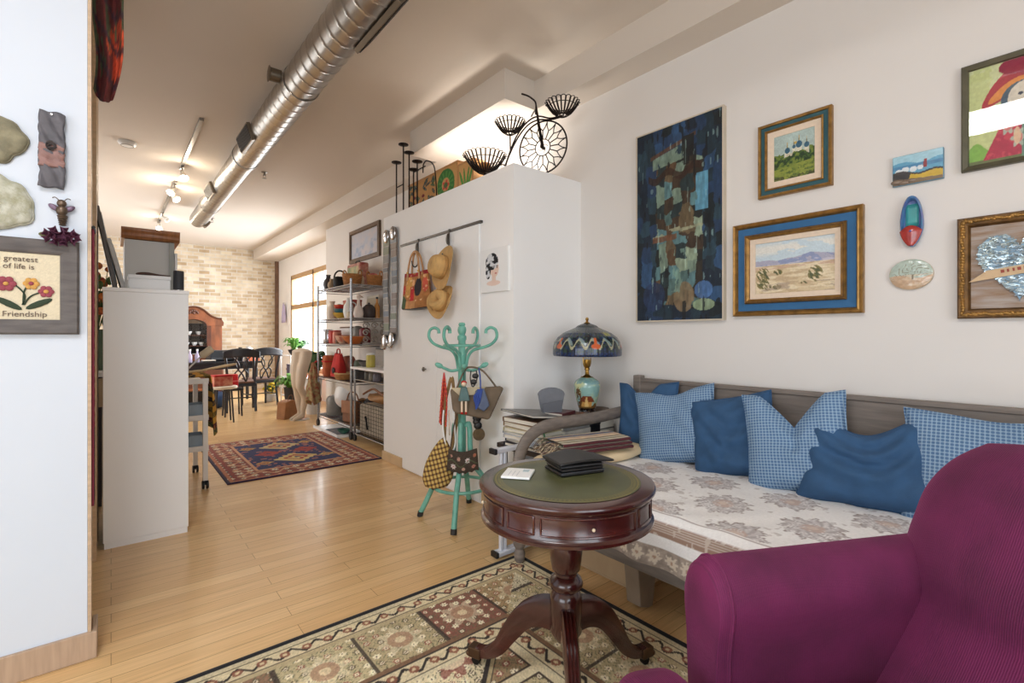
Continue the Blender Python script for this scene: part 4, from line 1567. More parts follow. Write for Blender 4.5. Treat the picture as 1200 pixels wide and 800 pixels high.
for i in range(60):
    t = 2 * PI * i / 60
    hx = 16 * math.sin(t) ** 3
    hz = 13 * math.cos(t) - 5 * math.cos(2 * t) - 2 * math.cos(3 * t) - math.cos(4 * t)
    hp.append((hx / 17 * 0.124, (hz + 2) / 15 * 0.135 - 0.005))
MB().prism(hp, 0.008, y0=-0.019).build('heart', mat('heart_blue', (120, 148, 168), 0.4, 0.3), p, bevel=0.004)
sh = MB()
rn = random.Random(9)


def in_heart(x, z):
    c = False
    n = len(hp)
    for i in range(n):
        x1, z1 = hp[i]
        x2, z2 = hp[(i + 1) % n]
        if (z1 > z) != (z2 > z) and x < (x2 - x1) * (z - z1) / (z2 - z1) + x1:
            c = not c
    return c


for k in range(1500):
    x, z = rn.uniform(-0.13, 0.13), rn.uniform(-0.16, 0.15)
    if in_heart(x, z):
        sh.box((x, -0.021, z), (rn.uniform(0.010, 0.018), 0.0025, rn.uniform(0.004, 0.007)), (rn.uniform(-0.35, 0.35), rn.uniform(-0.5, 0.5), rn.uniform(-0.35, 0.35)))
s_o = sh.build('mosaic_chips', mat('silver_chips', (150, 170, 186), 0.25, 0.6, col2=(186, 204, 206), scale=22), p, smooth=False)
MB().add([(-0.142, -0.027, -0.058), (0.14, -0.027, -0.014), (0.14, -0.027, 0.018), (-0.09, -0.027, -0.016), (-0.142, -0.022, -0.058), (0.14, -0.022, -0.014), (0.14, -0.022, 0.018), (-0.09, -0.022, -0.016)], [(0, 1, 2, 3), (4, 5, 6, 7), (0, 1, 5, 4), (1, 2, 6, 5), (2, 3, 7, 6), (3, 0, 4, 7)]).build('banner', mat('banner_buff', (206, 178, 142), 0.8, var=0.08, scale=30), p, smooth=False)
bt = mat('banner_red', (150, 70, 56), 0.7)
for k in range(9):
    MB().box((-0.045 + k * 0.015, -0.0278, -0.022 + k * 0.0021), (0.006 if k % 3 else 0.010, 0.001, 0.012), (0, -0.11, 0)).build('banner_stroke', bt, p, smooth=False)

# --- small ceramics
p = on_right('ceramic_tile', 'small seaside tile with red lighthouse above the shoe ornament', 0.505, 1.921, 'wall ornament')


def coast(U, V):
    out = full(U, C(92, 158, 190))
    out = mixc(out, C(176, 212, 222), (V > 0.72 + 0.06 * np.sin(U * 8)) * 0.8)
    out = mixc(out, C(60, 116, 160), (np.abs(V - 0.60) < 0.06) * 0.7)
    for (cx, cy, r_) in ((0.12, 0.46, 0.09), (0.26, 0.50, 0.10), (0.42, 0.48, 0.10), (0.56, 0.50, 0.08)):
        out = mixc(out, C(228, 230, 230), (np.hypot((U - cx) * 1.3, V - cy) < r_) * 0.9)
    d = 0.44 - 0.10 * U + 0.05 * np.sin(U * 9)
    out = mixc(out, C(52, 48, 48), (V < d) * 0.95)
    out = mixc(out, C(206, 172, 60), ((V < d - 0.06) & (U > 0.3 + 0.2 * V)) * 0.95)
    out = mixc(out, C(122, 104, 86), (V < 0.20 - 0.10 * U) * 0.95)
    out = mixc(out, C(140, 40, 44), ((np.abs(U - 0.66) < 0.045 - 0.02 * V) & (V > 0.46) & (V < 0.76)) * 0.95)
    return out * (0.92 + 0.14 * fbm(U * 16, V * 16, 2))[..., None]


MB().box((0, -0.009, 0), (0.172, 0.018, 0.130)).build('tile', mat('tile_blue', (96, 140, 164), 0.3), p, bevel=0.003)
art('glazed_scene', p, 0.168, 0.126, coast, 70, 50, y=-0.0186, m=paint_mat('glaze', 0.2, 0.2, 60, coat=0.5))
rk = MB()
for (x, z, r_) in ((-0.07, -0.048, 0.016), (-0.045, -0.055, 0.014), (-0.02, -0.050, 0.013)):
    rk.ball((x, -0.019, z), r_, 10, (1.4, 0.5, 0.7))
rk.build('relief_rocks', mat('rock_glaze', (126, 108, 92), 0.3, coat=0.4), p)

p = on_right('shoe_ornament', 'small blue ceramic shoe with red toe hung sole to the wall', 0.523, 1.693, 'wall ornament')


def shoe_out(a, k=1.0, dz=0.0):
    w = 0.038 * (1 - 0.12 * math.sin(a))
    x = w * math.copysign(abs(math.cos(a)) ** 0.85, math.cos(a))
    z = 0.106 * math.sin(a)
    if z < 0:
        x *= 1 - 0.42 * (abs(z) / 0.106) ** 2.5
    return (x * k, z * k + dz)


outer = [shoe_out(2 * PI * i / 40) for i in range(40)]
bsh = MB()
vs, fs = [], []
lay_ = [(1.0, 0.0, 0), (1.05, 0.012, 0), (1.03, 0.030, 0), (0.93, 0.036, 0.002), (0.86, 0.032, 0.004), (0.80, 0.014, 0.006), (0.70, 0.010, 0.008), (0.02, 0.010, 0.02)]
for (k, d, dz) in lay_:
    for i in range(40):
        x, z = shoe_out(2 * PI * i / 40, k, dz)
        vs.append((x, -d, z))
for i in range(len(lay_) - 1):
    for j in range(40):
        fs.append((i * 40 + j, i * 40 + (j + 1) % 40, (i + 1) * 40 + (j + 1) % 40, (i + 1) * 40 + j))
bsh.add(vs, fs)
bsh.build('shoe', mat('shoe_blue', (70, 130, 176), 0.25, var=0.2, scale=25, coat=0.5, col2=(92, 96, 160)), p)
MB().surf(lambda u, v: (lambda q: (q[0] * 1.07, -0.036 - 0.010 * math.sin(PI * u) * (0.3 + 0.7 * v), q[1] * 1.03 + 0.022 * (v > 0.99) * math.sin(PI * u)))((lambda z: ((2 * u - 1) * 0.038 * (1 + 0.12 * -z / 0.106) * math.sqrt(max(0, 1 - (z / 0.106) ** 2)) * (1 - 0.30 * (abs(z) / 0.106) ** 2.5), z))(-0.104 + 0.062 * v)), 16, 14).build('toe_cap', mat('shoe_red', (168, 52, 46), 0.25, coat=0.5, var=0.15, scale=30), p, thick=0.004)
MB().surf(lambda u, v: ((2 * u - 1) * 0.022, -0.012, -0.02 + 0.095 * v), 4, 4).build('insole', mat('shoe_teal', (64, 160, 160), 0.3, coat=0.4, var=0.15, scale=20), p, thick=0.003)
MB().ball((0, -0.044, -0.045), 0.006, 10).build('button', mat('shoe_violet', (84, 80, 150), 0.3, coat=0.4), p)

p = on_right('oval_plaque', 'small oval ceramic plaque with a tree relief under the shoe ornament', 0.528, 1.465, 'wall ornament')


def plaque(U, V):
    x, y = (U - 0.5) * 2, (V - 0.5) * 2
    out = full(U, C(176, 190, 178))
    out = mixc(out, C(196, 160, 128), (V < 0.42 + 0.06 * np.sin(U * 7)) * 0.9)
    out = mixc(out, C(206, 186, 160), ((V < 0.5) & (fbm(U * 4, V * 12, 3) > 0.55)) * 0.7)
    r_ = np.hypot(x - 0.1, (y + 0.15))
    a = np.arctan2(y + 0.15, x - 0.1)
    br_ = (np.abs(np.sin(a * 7 + 2 * np.sin(r_ * 9))) < 0.22) & (y > -0.15) & (r_ < 0.9)
    out = mixc(out, C(122, 112, 92), br_ * 0.8)
    out = mixc(out, C(112, 98, 80), ((np.abs(x - 0.1) < 0.05) & (y < 0) & (y > -0.35)) * 0.8)
    return out * (0.9 + 0.2 * fbm(U * 12, V * 12, 2))[..., None]


pp = disc_pos(1.0, 0)
grid_obj('plaque', paint_mat('glaze', 0.2), p, 50, 50, lambda U, V: (lambda q: (q[0] * 0.076, -0.010 - 0.008 * np.sqrt(np.clip(1 - q[0] ** 2 - q[1] ** 2, 0, 1)) - 0.003 * fbm(U * 9, V * 9, 3), q[1] * 0.066))(pp(U, V)), plaque)
MB().prism([(0.076 * math.cos(2 * PI * i / 32), 0.066 * math.sin(2 * PI * i / 32)) for i in range(32)], 0.0125, y0=-0.0125).build('plaque_edge', mat('plaque_edge', (186, 170, 146), 0.5), p)

# --- framed picture far along the right wall (above the wire shelving)
p = on_right('framed_picture', 'blue and pink misty picture in a brown frame above the wire shelving', 6.43, 2.46)
W_, H_ = 1.02, 0.46
frame_mb(W_, H_, [(0, 0), (0, 0.03), (0.045, 0.036), (0.06, 0.02)]).build('frame', mat('brown_frame', (96, 76, 58), 0.5, var=0.15, scale=10), p, ang=30)
art('print', p, W_ - 0.11, H_ - 0.11, lambda U, V: mixc(mixc(full(U, C(186, 192, 206)), C(206, 196, 196), fbm(U * 7, V * 5, 2) * 1.6 - 0.4), C(150, 166, 192), np.clip((fbm(U * 9, V * 6, 4) - 0.5) * 4, 0, 0.8) * (V < 0.6)), 40, 24, y=-0.012, m=matte)
MB().box((0, -0.005, 0), (W_ - 0.1, 0.008, H_ - 0.1)).build('backing', linen_mat, p, smooth=False)

# ================================================================ left wall ornaments
LY = 2.4
dark_wood = mat('grey_brown_wood', (92, 86, 84), 0.55, var=0.2, scale=6, stretch=(2, 1, 9), bump=0.2, bscale=50)
p = thing('framed_sampler', 'framed embroidered flower sampler on the white left wall', 'picture', (-0.268, LY, 1.372))
W_, H_ = 0.356, 0.336
frame_mb(W_, H_, [(0, 0), (0, 0.016), (0.006, 0.022), (0.040, 0.018), (0.052, 0.010)]).build('frame', dark_wood, p, ang=30)


def cloth(U, V):
    out = full(U, C(222, 210, 182)) * (0.95 + 0.08 * vn(U * 90, V * 90, 1))[..., None]
    out = mixc(out, C(176, 160, 130), (np.minimum(np.minimum(U, 1 - U), np.minimum(V, 1 - V)) < 0.012) * 0.7)
    return out


art('cloth', p, W_ - 0.102, H_ - 0.102, cloth, 70, 70, y=-0.008, m=paint_mat('embroidery_cloth', 0.9, 0.3, 300))
MB().box((0, -0.003, 0), (W_ - 0.08, 0.006, H_ - 0.08)).build('backing', linen_mat, p, smooth=False)
stitch = mat('stitch_brown', (112, 96, 84), 0.9)
text_mesh('lettering', 'The greatest', 0.026, stitch, p, (0.002, -0.0095, 0.086), 0.0008)
text_mesh('lettering', 'gift of life is', 0.025, stitch, p, (0.002, -0.0095, 0.060), 0.0008)
text_mesh('lettering', 'Friendship', 0.027, stitch, p, (0.036, -0.0095, -0.106), 0.0008)
fl_c = [mat('felt_rose', (150, 72, 84), 0.9, bump=0.3), mat('felt_ochre', (206, 156, 84), 0.9, bump=0.3)]
leafm = mat('felt_green', (52, 66, 50), 0.9, bump=0.3)
stm = MB()
for path in ([(0.030, -0.0105, -0.066), (0.036, -0.0105, -0.03), (0.012, -0.0105, 0.004)], [(0.032, -0.0105, -0.066), (0.034, -0.0105, -0.02), (0.046, -0.0105, 0.010)], [(0.034, -0.0105, -0.066), (0.05, -0.0105, -0.035), (0.082, -0.0105, -0.016)]):
    stm.tube(smooth_path(path, 5), 0.0024, 6)
stm.build('stems', leafm, p)
for (x, z, s) in ((-0.010, 0.006, 0), (0.052, 0.010, 1), (0.090, -0.016, 0)):
    m = MB()
    for k in range(6):
        a = 2 * PI * k / 6
        R_ = 0.026 if s == 0 and x < 0 else 0.021
        m.ball((x + R_ * 0.62 * math.cos(a), -0.0115, z + R_ * 0.62 * math.sin(a)), R_ * 0.42, 8, (1, 0.3, 1))
    fo_ = m.build('flower', fl_c[s], p)
    MB().ball((x, -0.0135, z), 0.007, 8, (1, 0.5, 1)).build('flower_centre', fl_c[1 - s], fo_)
for (x, z, ry) in ((-0.004, -0.062, 0.55), (0.072, -0.060, -0.5)):
    MB().ball((0, 0, 0), 0.03, 10, (1.3, 0.1, 0.35)).build('leaf', leafm, p).matrix_basis = Matrix.Translation((x, -0.0105, z)) @ Matrix.Rotation(ry, 4, 'Y')

p = thing('ceramic_strip', 'narrow grey and pink ceramic strip with a small nest on the left wall', 'wall ornament', (-0.163, LY, 1.862))


def strip_pts(u, v):
    x = (u - 0.5) * 0.066
    z = (v - 0.5) * 0.268
    return (x + 0.0018 * math.sin(z * 60), -0.014 - 0.004 * math.sin(v * 9) ** 2 - 0.003 * math.sin(u * 11 + v * 20), z + 0.002 * math.sin(x * 120))


MB().surf(strip_pts, 14, 44).build('strip', mat('strip_clay', (92, 90, 96), 0.6, var=0.2, scale=30, bump=0.4), p, thick=0.012)
MB().surf(lambda u, v: (lambda q: (q[0] * 1.02, q[1] - 0.005, q[2] * 0.30 - 0.022))(strip_pts(u, v)), 14, 14).build('pink_band', mat('strip_pink', (146, 112, 106), 0.6, var=0.12, scale=30, bump=0.3), p, thick=0.008)
m = MB()
for k in range(9):
    m.tube(arc((0, -0.030 + 0.001 * (k % 3), 0.006 + 0.0012 * k), 0.010 + 0.0012 * (k % 4), 0.2 * k, 0.2 * k + 4.6, 12, 'xz'), 0.0022, 6)
m.build('nest', mat('nest_dark', (62, 54, 52), 0.8), p)
MB().cyl((0, -0.012, 0.124), (0, -0.026, 0.124), 0.004, n=10).build('nail', chrome, p)

p = thing('bee_figure', 'small dark metal bee figure above the purple rose on the left wall', 'wall ornament', (-0.141, LY, 1.647))
bz = mat('bee_bronze', (104, 88, 74), 0.4, 0.6, var=0.25, scale=60)
MB().ball((0.004, -0.018, 0.028), 0.014, 12).build('head', bz, p)
MB().ball((0.004, -0.018, 0.002), 0.0165, 14, (1, 0.9, 1.2)).build('thorax', bz, p)
ab = MB()
for k in range(5):
    ab.ball((0.006, -0.017, -0.018 - k * 0.0075), 0.0155 - 0.0012 * k, 12, (1, 0.9, 0.45))
ab.build('abdomen', bz, p)
for s in (-1, 1):
    MB().tube(smooth_path([(0.004 + s * 0.006, -0.022, 0.036), (0.004 + s * 0.016, -0.026, 0.046), (0.004 + s * 0.024, -0.022, 0.044)], 4), 0.0016, 6).build('antenna', bz, p)
    MB().ball((0, 0, 0), 0.017, 10, (1.1, 0.22, 0.55)).build('wing', mat('wing_violet', (112, 92, 112), 0.4, 0.4), p).matrix_basis = Matrix.Translation((0.004 + s * 0.020, -0.012, 0.012)) @ Matrix.Rotation(-s * 0.6, 4, 'Y')

p = thing('paper_rose', 'dark purple rose on the top corner of the sampler frame', 'flower', (-0.137, 2.378, 1.553))
rm = mat('rose_purple', (88, 40, 66), 0.75, var=0.25, scale=40)
rn = random.Random(3)
for ring, (R_, n_, z_) in enumerate(((0.030, 9, 0.0), (0.020, 7, 0.008), (0.010, 5, 0.014))):
    for k in range(n_):
        a = 2 * PI * k / n_ + ring * 0.4
        o_ = MB().surf(lambda u, v: ((u - 0.5) * 0.024 * (0.6 + 0.4 * v), -0.010 * math.sin(PI * u) * v, 0.022 * v), 6, 5).build('petal', rm, p, thick=0.0012)
        o_.matrix_basis = Matrix.Translation((R_ * math.cos(a) * 1.15, -0.006 - z_ * 0.4, R_ * 0.55 * math.sin(a))) @ Matrix.Rotation(-a + PI / 2 + rn.uniform(-0.3, 0.3), 4, 'Y') @ Matrix.Rotation(0.5 + 0.25 * ring, 4, 'X')
MB().ball((0, -0.004, 0), 0.024, 12, (1.3, 0.5, 0.75)).build('rose_heart', rm, p)
MB().ball((-0.046, -0.004, 0.004), 0.014, 8, (1.0, 0.25, 0.6)).build('leaf', mat('leaf_olive', (104, 106, 70), 0.8), p)


def stone(name, label, cx, cz, rx, rz, seed, m, d=0.022):
    p = thing(name, label, 'wall ornament', (cx, LY, cz))

    def sp(u, v):
        a = 2 * PI * u
        k = 1 + 0.07 * math.sin(3 * a + seed) + 0.05 * math.sin(5 * a + 2 * seed) + 0.03 * math.sin(9 * a)
        r_ = math.sin(v * PI / 2)
        return (rx * r_ * k * math.cos(a), -0.004 - d * math.cos(v * PI / 2) ** 0.6 - 0.003 * math.sin(9 * r_ + 4 * a) * (1 - r_), rz * r_ * k * math.sin(a))
    b_ = MB().surf(sp, 44, 12, cu=True)
    b_.build('stone_face', m, p)
    rim = MB()
    rim.tube([(rx * 0.985 * (1 + 0.07 * math.sin(3 * a + seed) + 0.05 * math.sin(5 * a + 2 * seed) + 0.03 * math.sin(9 * a)) * math.cos(a), -0.006, rz * 0.985 * (1 + 0.07 * math.sin(3 * a + seed) + 0.05 * math.sin(5 * a + 2 * seed) + 0.03 * math.sin(9 * a)) * math.sin(a)) for a in [2 * PI * i / 44 for i in range(44)]], 0.005, 6, closed=True)
    rim.build('stone_rim', m, p)


stone('stone_plaque', 'olive grey rounded stone at the left edge, upper of two', -0.300, 1.872, 0.069, 0.078, 1.0, mat('olive_stone', (134, 128, 104), 0.75, var=0.25, scale=28, bump=0.8, bscale=60))
stone('stone_plaque', 'pale lichen-like pitted stone at the left edge above the sampler', -0.297, 1.652, 0.084, 0.094, 2.2, mat('pale_stone', (196, 196, 182), 0.8, col2=(160, 158, 132), scale=34, bump=0.9, bscale=70))
# ================================================================ closet front
CF = 2.028
canv = thing('canvas_print', 'small white canvas print of a woman with flowers in black hair, beside the closet door', 'picture', (2.04, 2.645, 1.648), -PI / 2)


def lady(U, V):
    out = full(U, C(240, 240, 240))
    d = ((U - 0.52) / 0.16) ** 2 + ((V - 0.52) / 0.19) ** 2
    out = mixc(out, C(234, 206, 190), (d < 1) * 0.95)
    out = mixc(out, C(232, 204, 188), ((np.abs(U - 0.50) < 0.07) & (V > 0.2) & (V < 0.4)) * 0.95)
    d = ((U - 0.48) / 0.26) ** 2 + ((V - 0.20) / 0.06) ** 2
    out = mixc(out, C(236, 208, 194), (d < 1) * 0.9)
    hair = (((U - 0.42) / 0.24) ** 2 + ((V - 0.70) / 0.20) ** 2 < 1) | (((U - 0.28) / 0.10) ** 2 + ((V - 0.50) / 0.20) ** 2 < 1)
    n = fbm(U * 13, V * 13, 4)
    out = np.where(hair[..., None], np.where((n > 0.52)[..., None], C(214, 216, 220), np.where((n > 0.44)[..., None], C(120, 126, 134), C(28, 28, 32))), out)
    for (x, y, rx, ry) in ((0.50, 0.545, 0.03, 0.012), (0.62, 0.545, 0.03, 0.012)):
        out = mixc(out, C(40, 40, 46), (((U - x) / rx) ** 2 + ((V - y) / ry) ** 2 < 1) * 0.9)
    out = mixc(out, C(60, 60, 66), ((np.abs(V - 0.585) < 0.008) & ((np.abs(U - 0.50) < 0.04) | (np.abs(U - 0.62) < 0.04))) * 0.8)
    out = mixc(out, C(196, 100, 100), (((U - 0.57) / 0.045) ** 2 + ((V - 0.42) / 0.015) ** 2 < 1) * 0.9)
    return out


MB().box((0, -0.010, 0), (0.30, 0.020, 0.30)).build('canvas', white_plastic, canv, bevel=0.002)
art('print', canv, 0.296, 0.296, lady, 90, 90, y=-0.0206, m=matte)

# over-door hooks
hook_m = mat('hook_pewter', (84, 80, 76), 0.4, 0.85, var=0.2, scale=40)


def door_hook(y, label):
    h = thing('door_hook', label, 'hook', (CF - 0.012, y, 2.018), -PI / 2)
    MB().bx(-0.010, 0.010, -0.004, 0.0, -0.20, 0.0).bx(-0.010, 0.010, -0.004, 0.010, 0.0, 0.003).build('strap', hook_m, h, bevel=0.001)
    MB().ball((0, -0.012, -0.075), 0.030, 14, (0.85, 0.30, 1.45)).build('oval_ornament', hook_m, h)
    MB().tube(smooth_path([(0, -0.004, -0.18), (0, -0.006, -0.215), (0, -0.030, -0.238), (0, -0.055, -0.222), (0, -0.060, -0.190)], 5), 0.0055, 8).build('prong', hook_m, h)
    return h


door_hook(3.70, 'pewter over-door hook holding the painted tote bag')
door_hook(3.21, 'pewter over-door hook holding the straw hats')

# tote bag
tote = thing('tote_bag', 'tan tote bag with colourful painted figures hanging on the closet door', 'bag', (CF - 0.064, 3.635, 1.575), -PI / 2)


def totecol(U, V):
    n = fbm(U * 5, V * 4, 2)
    out = full(U, C(176, 118, 66))
    out = mixc(out, C(214, 160, 84), ((U - 0.32) / 0.14) ** 2 + ((V - 0.62) / 0.32) ** 2 < 1)
    out = mixc(out, C(196, 64, 50), ((U - 0.10) / 0.10) ** 2 + ((V - 0.52) / 0.14) ** 2 < 1)
    out = mixc(out, C(196, 44, 48), (np.abs(U - 0.48 - 0.1 * (0.5 - V)) < 0.075) & (V < 0.62))
    out = mixc(out, C(232, 178, 128), ((U - 0.50) / 0.05) ** 2 + ((V - 0.72) / 0.09) ** 2 < 1)
    out = mixc(out, C(44, 38, 44), ((U - 0.68) / 0.12) ** 2 + ((V - 0.58) / 0.26) ** 2 < 1)
    out = mixc(out, C(206, 92, 70), ((U - 0.90) / 0.08) ** 2 + ((V - 0.62) / 0.22) ** 2 < 1)
    out = mixc(out, C(226, 172, 116), ((U - 0.90) / 0.05) ** 2 + ((V - 0.86) / 0.07) ** 2 < 1)
    out = mixc(out, C(70, 92, 58), ((V < 0.30 + 0.06 * np.sin(U * 15)) & (U < 0.28)))
    out = mixc(out, C(206, 150, 96), ((V < 0.22) & (U > 0.28) & (U < 0.62)))
    out = mixc(out, C(166, 40, 44), ((V > 0.88) & (n > 0.45)))
    out = mixc(out, C(236, 206, 160), ((vn(U * 14, V * 14, 6) > 0.86)) * 0.8)
    return out * (0.8 + 0.36 * fbm(U * 12, V * 12, 5))[..., None]


def tote_pos(sgn):
    def fn(U, V):
        w = 0.50 - 0.10 * V
        x = (U - 0.5) * w
        y = sgn * (0.004 + 0.050 * np.sin(PI * U) ** 0.6 * (1 - 0.75 * V)) + 0.006 * (fbm(U * 5, V * 4, 7) - 0.5)
        z = -0.14 + V * 0.29 - 0.012 * np.sin(PI * U) * (1 - V) + 0.015 * np.cos(2 * PI * U) * V * 0.4
        return x, y, z
    return fn


tm = paint_mat('tote_tapestry', 0.85, 0.3, 200)
grid_obj('bag_front', tm, tote, 60, 50, tote_pos(-1), totecol, thick=0.003)
grid_obj('bag_back', tm, tote, 60, 50, tote_pos(1), totecol, thick=0.003)
MB().surf(lambda u, v: ((u - 0.5) * 0.50, (2 * v - 1) * 0.052 * math.sin(PI * u) ** 0.6, -0.141 - 0.012 * math.sin(PI * u) - 0.008 * math.sin(PI * v)), 24, 8).build('bag_base', lea, tote, thick=0.006)
hm = mat('bag_handle_leather', (186, 138, 92), 0.55, var=0.12, scale=30)
for s in (-1, 1):
    MB().tube(smooth_path([(-0.115, s * 0.022, 0.09), (-0.110, s * 0.018, 0.18), (-0.075, s * 0.012, 0.285), (-0.02, s * 0.006, 0.325), (0.04, s * 0.012, 0.285), (0.075, s * 0.018, 0.18), (0.085, s * 0.020, 0.09)], 6), 0.011, 8, flat=0.7).build('handle', hm, tote)
bk_ = MB()
for x in (-0.111, 0.078):
    bk_.box((x, -0.026, 0.155), (0.026, 0.008, 0.014))
bk_.build('buckles', brass, tote, bevel=0.002)

# straw hats
straw = mat('straw', (206, 164, 104), 0.75, var=0.12, scale=14, bump=0.3, bscale=90)
nt, b = nodes_of(straw)
tcs = nt.nodes.new('ShaderNodeTexCoord')
wv = nt.nodes.new('ShaderNodeTexWave')
wv.wave_type = 'RINGS'
wv.rings_direction = 'Z'
wv.inputs['Scale'].default_value = 38
nt.links.new(tcs.outputs['Object'], wv.inputs['Vector'])
bp = nt.nodes.new('ShaderNodeBump')
bp.inputs['Strength'].default_value = 0.5
bp.inputs['Distance'].default_value = 0.004
nt.links.new(wv.outputs['Fac'], bp.inputs['Height'])
nt.links.new(bp.outputs['Normal'], b.inputs['Normal'])


def hat(name, label, loc, R, rc, hc, rot, band, pinch=0.0, curl=0.02, ex=1.0):
    h = thing(name, label, 'hat', loc, rot=rot)

    def brim(u, v):
        a = 2 * PI * u
        r = lerp(rc * 0.97, R, v)
        z = curl * (v ** 2) * (abs(math.sin(a)) ** 2 * 1.0) - 0.010 * v * abs(math.cos(a))
        return (r * math.cos(a) * ex, r * math.sin(a), z)
    MB().surf(brim, 48, 10, cu=True).build('brim', straw, h, thick=0.004)

    def crown(u, v):
        a = 2 * PI * u
        q = v * PI / 2
        r = rc * (math.cos(q) ** 0.45 if v < 1 else 0.001)
        z = hc * math.sin(q) ** 0.9
        if pinch:
            z -= pinch * max(0, (1 - abs(math.cos(a)) * r / rc * 1.4)) * v ** 2
        return (r * math.cos(a) * ex, r * math.sin(a) * (1 - pinch * 2.5 * v ** 2 * (math.cos(a) > 0)), z)
    MB().surf(crown, 40, 14, cu=True).build('crown', straw, h, thick=0.004)
    MB().lathe([(rc * 1.005, 0.004), (rc * 1.012, 0.010), (rc * 1.0, 0.030), (rc * 0.985, 0.034)], n=40, close=False).build('hat_band', band, h, thick=0.002)
    return h


band1 = mat('hat_band_straw', (184, 140, 84), 0.7, var=0.1, scale=40)
# brims flat against the door, crowns toward the room
hat('straw_hat', 'wide brimmed straw sun hat hanging on the closet door, upper of two', (CF - 0.085, 3.175, 1.715), 0.172, 0.090, 0.110, (0.10, math.radians(-80), -0.22), band1, ex=1.0)
hat('straw_hat', 'pinched straw hat hanging below the wide brimmed sun hat', (CF - 0.095, 3.175, 1.455), 0.135, 0.082, 0.100, (0.35, math.radians(-70), -0.25), band1, pinch=0.05, curl=0.05)

# mosaic skis
mirror = mat('mirror_chip', (136, 138, 142), 0.12, 1.0)
ski_edge = mat('ski_edge', (132, 126, 120), 0.35, 0.7)


def ski(label, yc, zt, zb, flip, hx=2.04, rotz=-PI / 2):
    s = thing('mosaic_ski', label, 'ski', (hx, yc, (zt + zb) / 2), rotz)
    L = zt - zb

    def cx(v):
        return 0.012 * math.sin(v * 2 * PI * 1.1 + 0.8) * flip

    def wd(v):
        w = 0.074 * (1 - 0.22 * math.sin(PI * v))
        if v > 0.93:
            w *= math.sqrt(max(0.02, 1 - ((v - 0.93) / 0.07) ** 2))
        if v < 0.05:
            w *= math.sqrt(max(0.05, 1 - ((0.05 - v) / 0.05) ** 2))
        return w

    def sd(v):
        return 0.012 + (0.05 * ((0.12 - v) / 0.12) ** 2 if v < 0.12 else 0)
    vs = MB()

    def sf(u, v):
        # closed section
        x = [-1, 1, 1, -1][int(round(u * 4)) % 4]
        d = [0, 0, 1, 1][int(round(u * 4)) % 4]
        return (cx(v) + x * wd(v), -sd(v) - 0.010 * d, (v - 0.5) * L)
    vs.surf(sf, 4, 60, cu=True)
    body = vs.build('ski_body', ski_edge, s, ang=30)
    rn = random.Random(int(yc * 100))
    cols = [mirror, mat('glass_green', (84, 92, 56), 0.35), mat('glass_blue', (70, 84, 102), 0.35), mat('glass_brown', (96, 70, 52), 0.35), mat('glass_dark', (40, 38, 40), 0.35)]
    v = 0.015
    while v < 0.96:
        dv = rn.uniform(0.035, 0.07)
        m = rn.choice(cols + cols[1:])
        q0, q1 = v, min(v + dv - 0.006, 0.985)
        t = MB()
        pts = []
        for q in (q0, q1):
            for x in (-0.88, 0.88):
                for d in (0.0095, 0.0135):
                    pts.append((cx(q) + x * wd(q), -sd(q) - d, (q - 0.5) * L))
        t.add(pts, [(0, 2, 6, 4), (1, 5, 7, 3), (0, 1, 3, 2), (4, 6, 7, 5), (0, 4, 5, 1), (2, 3, 7, 6)])
        t.build('mosaic_piece', m, body, smooth=False)
        v += dv
    for (v_, hh) in ((0.055, 0.075), (0.945, 0.065)):
        MB().ball((cx(v_), -sd(v_) - 0.014, (v_ - 0.5) * L), 1.0, 18, (0.050, 0.022, hh)).build('mirror_oval', chrome, s)
    return s


ski('mosaic covered ski with chrome curled tip, the one nearer the wire shelving', 4.333, 2.20, 1.075, 1)
ski('mosaic covered ski with chrome curled tip, the one nearer the tote bag', 4.168, 2.21, 1.095, -1)

# ================================================================ on top of the closet
KZ = 2.335
iron = mat('dark_bronze', (40, 32, 30), 0.45, 0.7)
ch = thing('candle_stand', 'black iron candle stand with round plates at the far end of the closet top', 'candle holder', (2.14, 4.10, KZ), 0)
m = MB()
cups = [(-0.02, 0.36, 0.52 + 0.01), (-0.04, 0.15, 0.68), (0.0, 0.02, 0.60), (0.04, -0.10, 0.47), (0.06, -0.17, 0.42)]
cups = [(0.0, 0.26, 0.535), (0.0, 0.115, 0.665), (0.0, 0.0, 0.555), (0.0, -0.155, 0.43), (0.0, -0.085, 0.375)]
for (x, y, z) in cups:
    m.cyl((x, y, 0.0), (x, y, z), 0.007, n=8)
m.tube([(cups[0][0], cups[0][1], 0.012), (cups[1][0], cups[1][1], 0.012), (cups[2][0], cups[2][1], 0.012), (cups[3][0], cups[3][1], 0.012)], 0.006, 6)
m.tube([(cups[0][0], cups[0][1], 0.30), (cups[1][0], cups[1][1], 0.30)], 0.006, 6)
m.tube([(cups[4][0], cups[4][1], 0.36), (cups[3][0], cups[3][1], 0.36), (0.0, -0.30, 0.36)], 0.006, 6)
m.tube(smooth_path([(0.0, -0.26, 0.31), (0.0, -0.27, 0.385), (0.0, -0.34, 0.395), (0.0, -0.46, 0.30), (0.0, -0.50, 0.0)], 5), 0.006, 6)
m.build('frame', iron, ch)
for (x, y, z) in cups:
    MB().lathe([(0.001, z - 0.004), (0.030, z), (0.047, z + 0.006), (0.048, z + 0.012), (0.040, z + 0.009), (0.001, z + 0.007)], c=(x, y, 0), n=24).build('candle_plate', iron, ch)


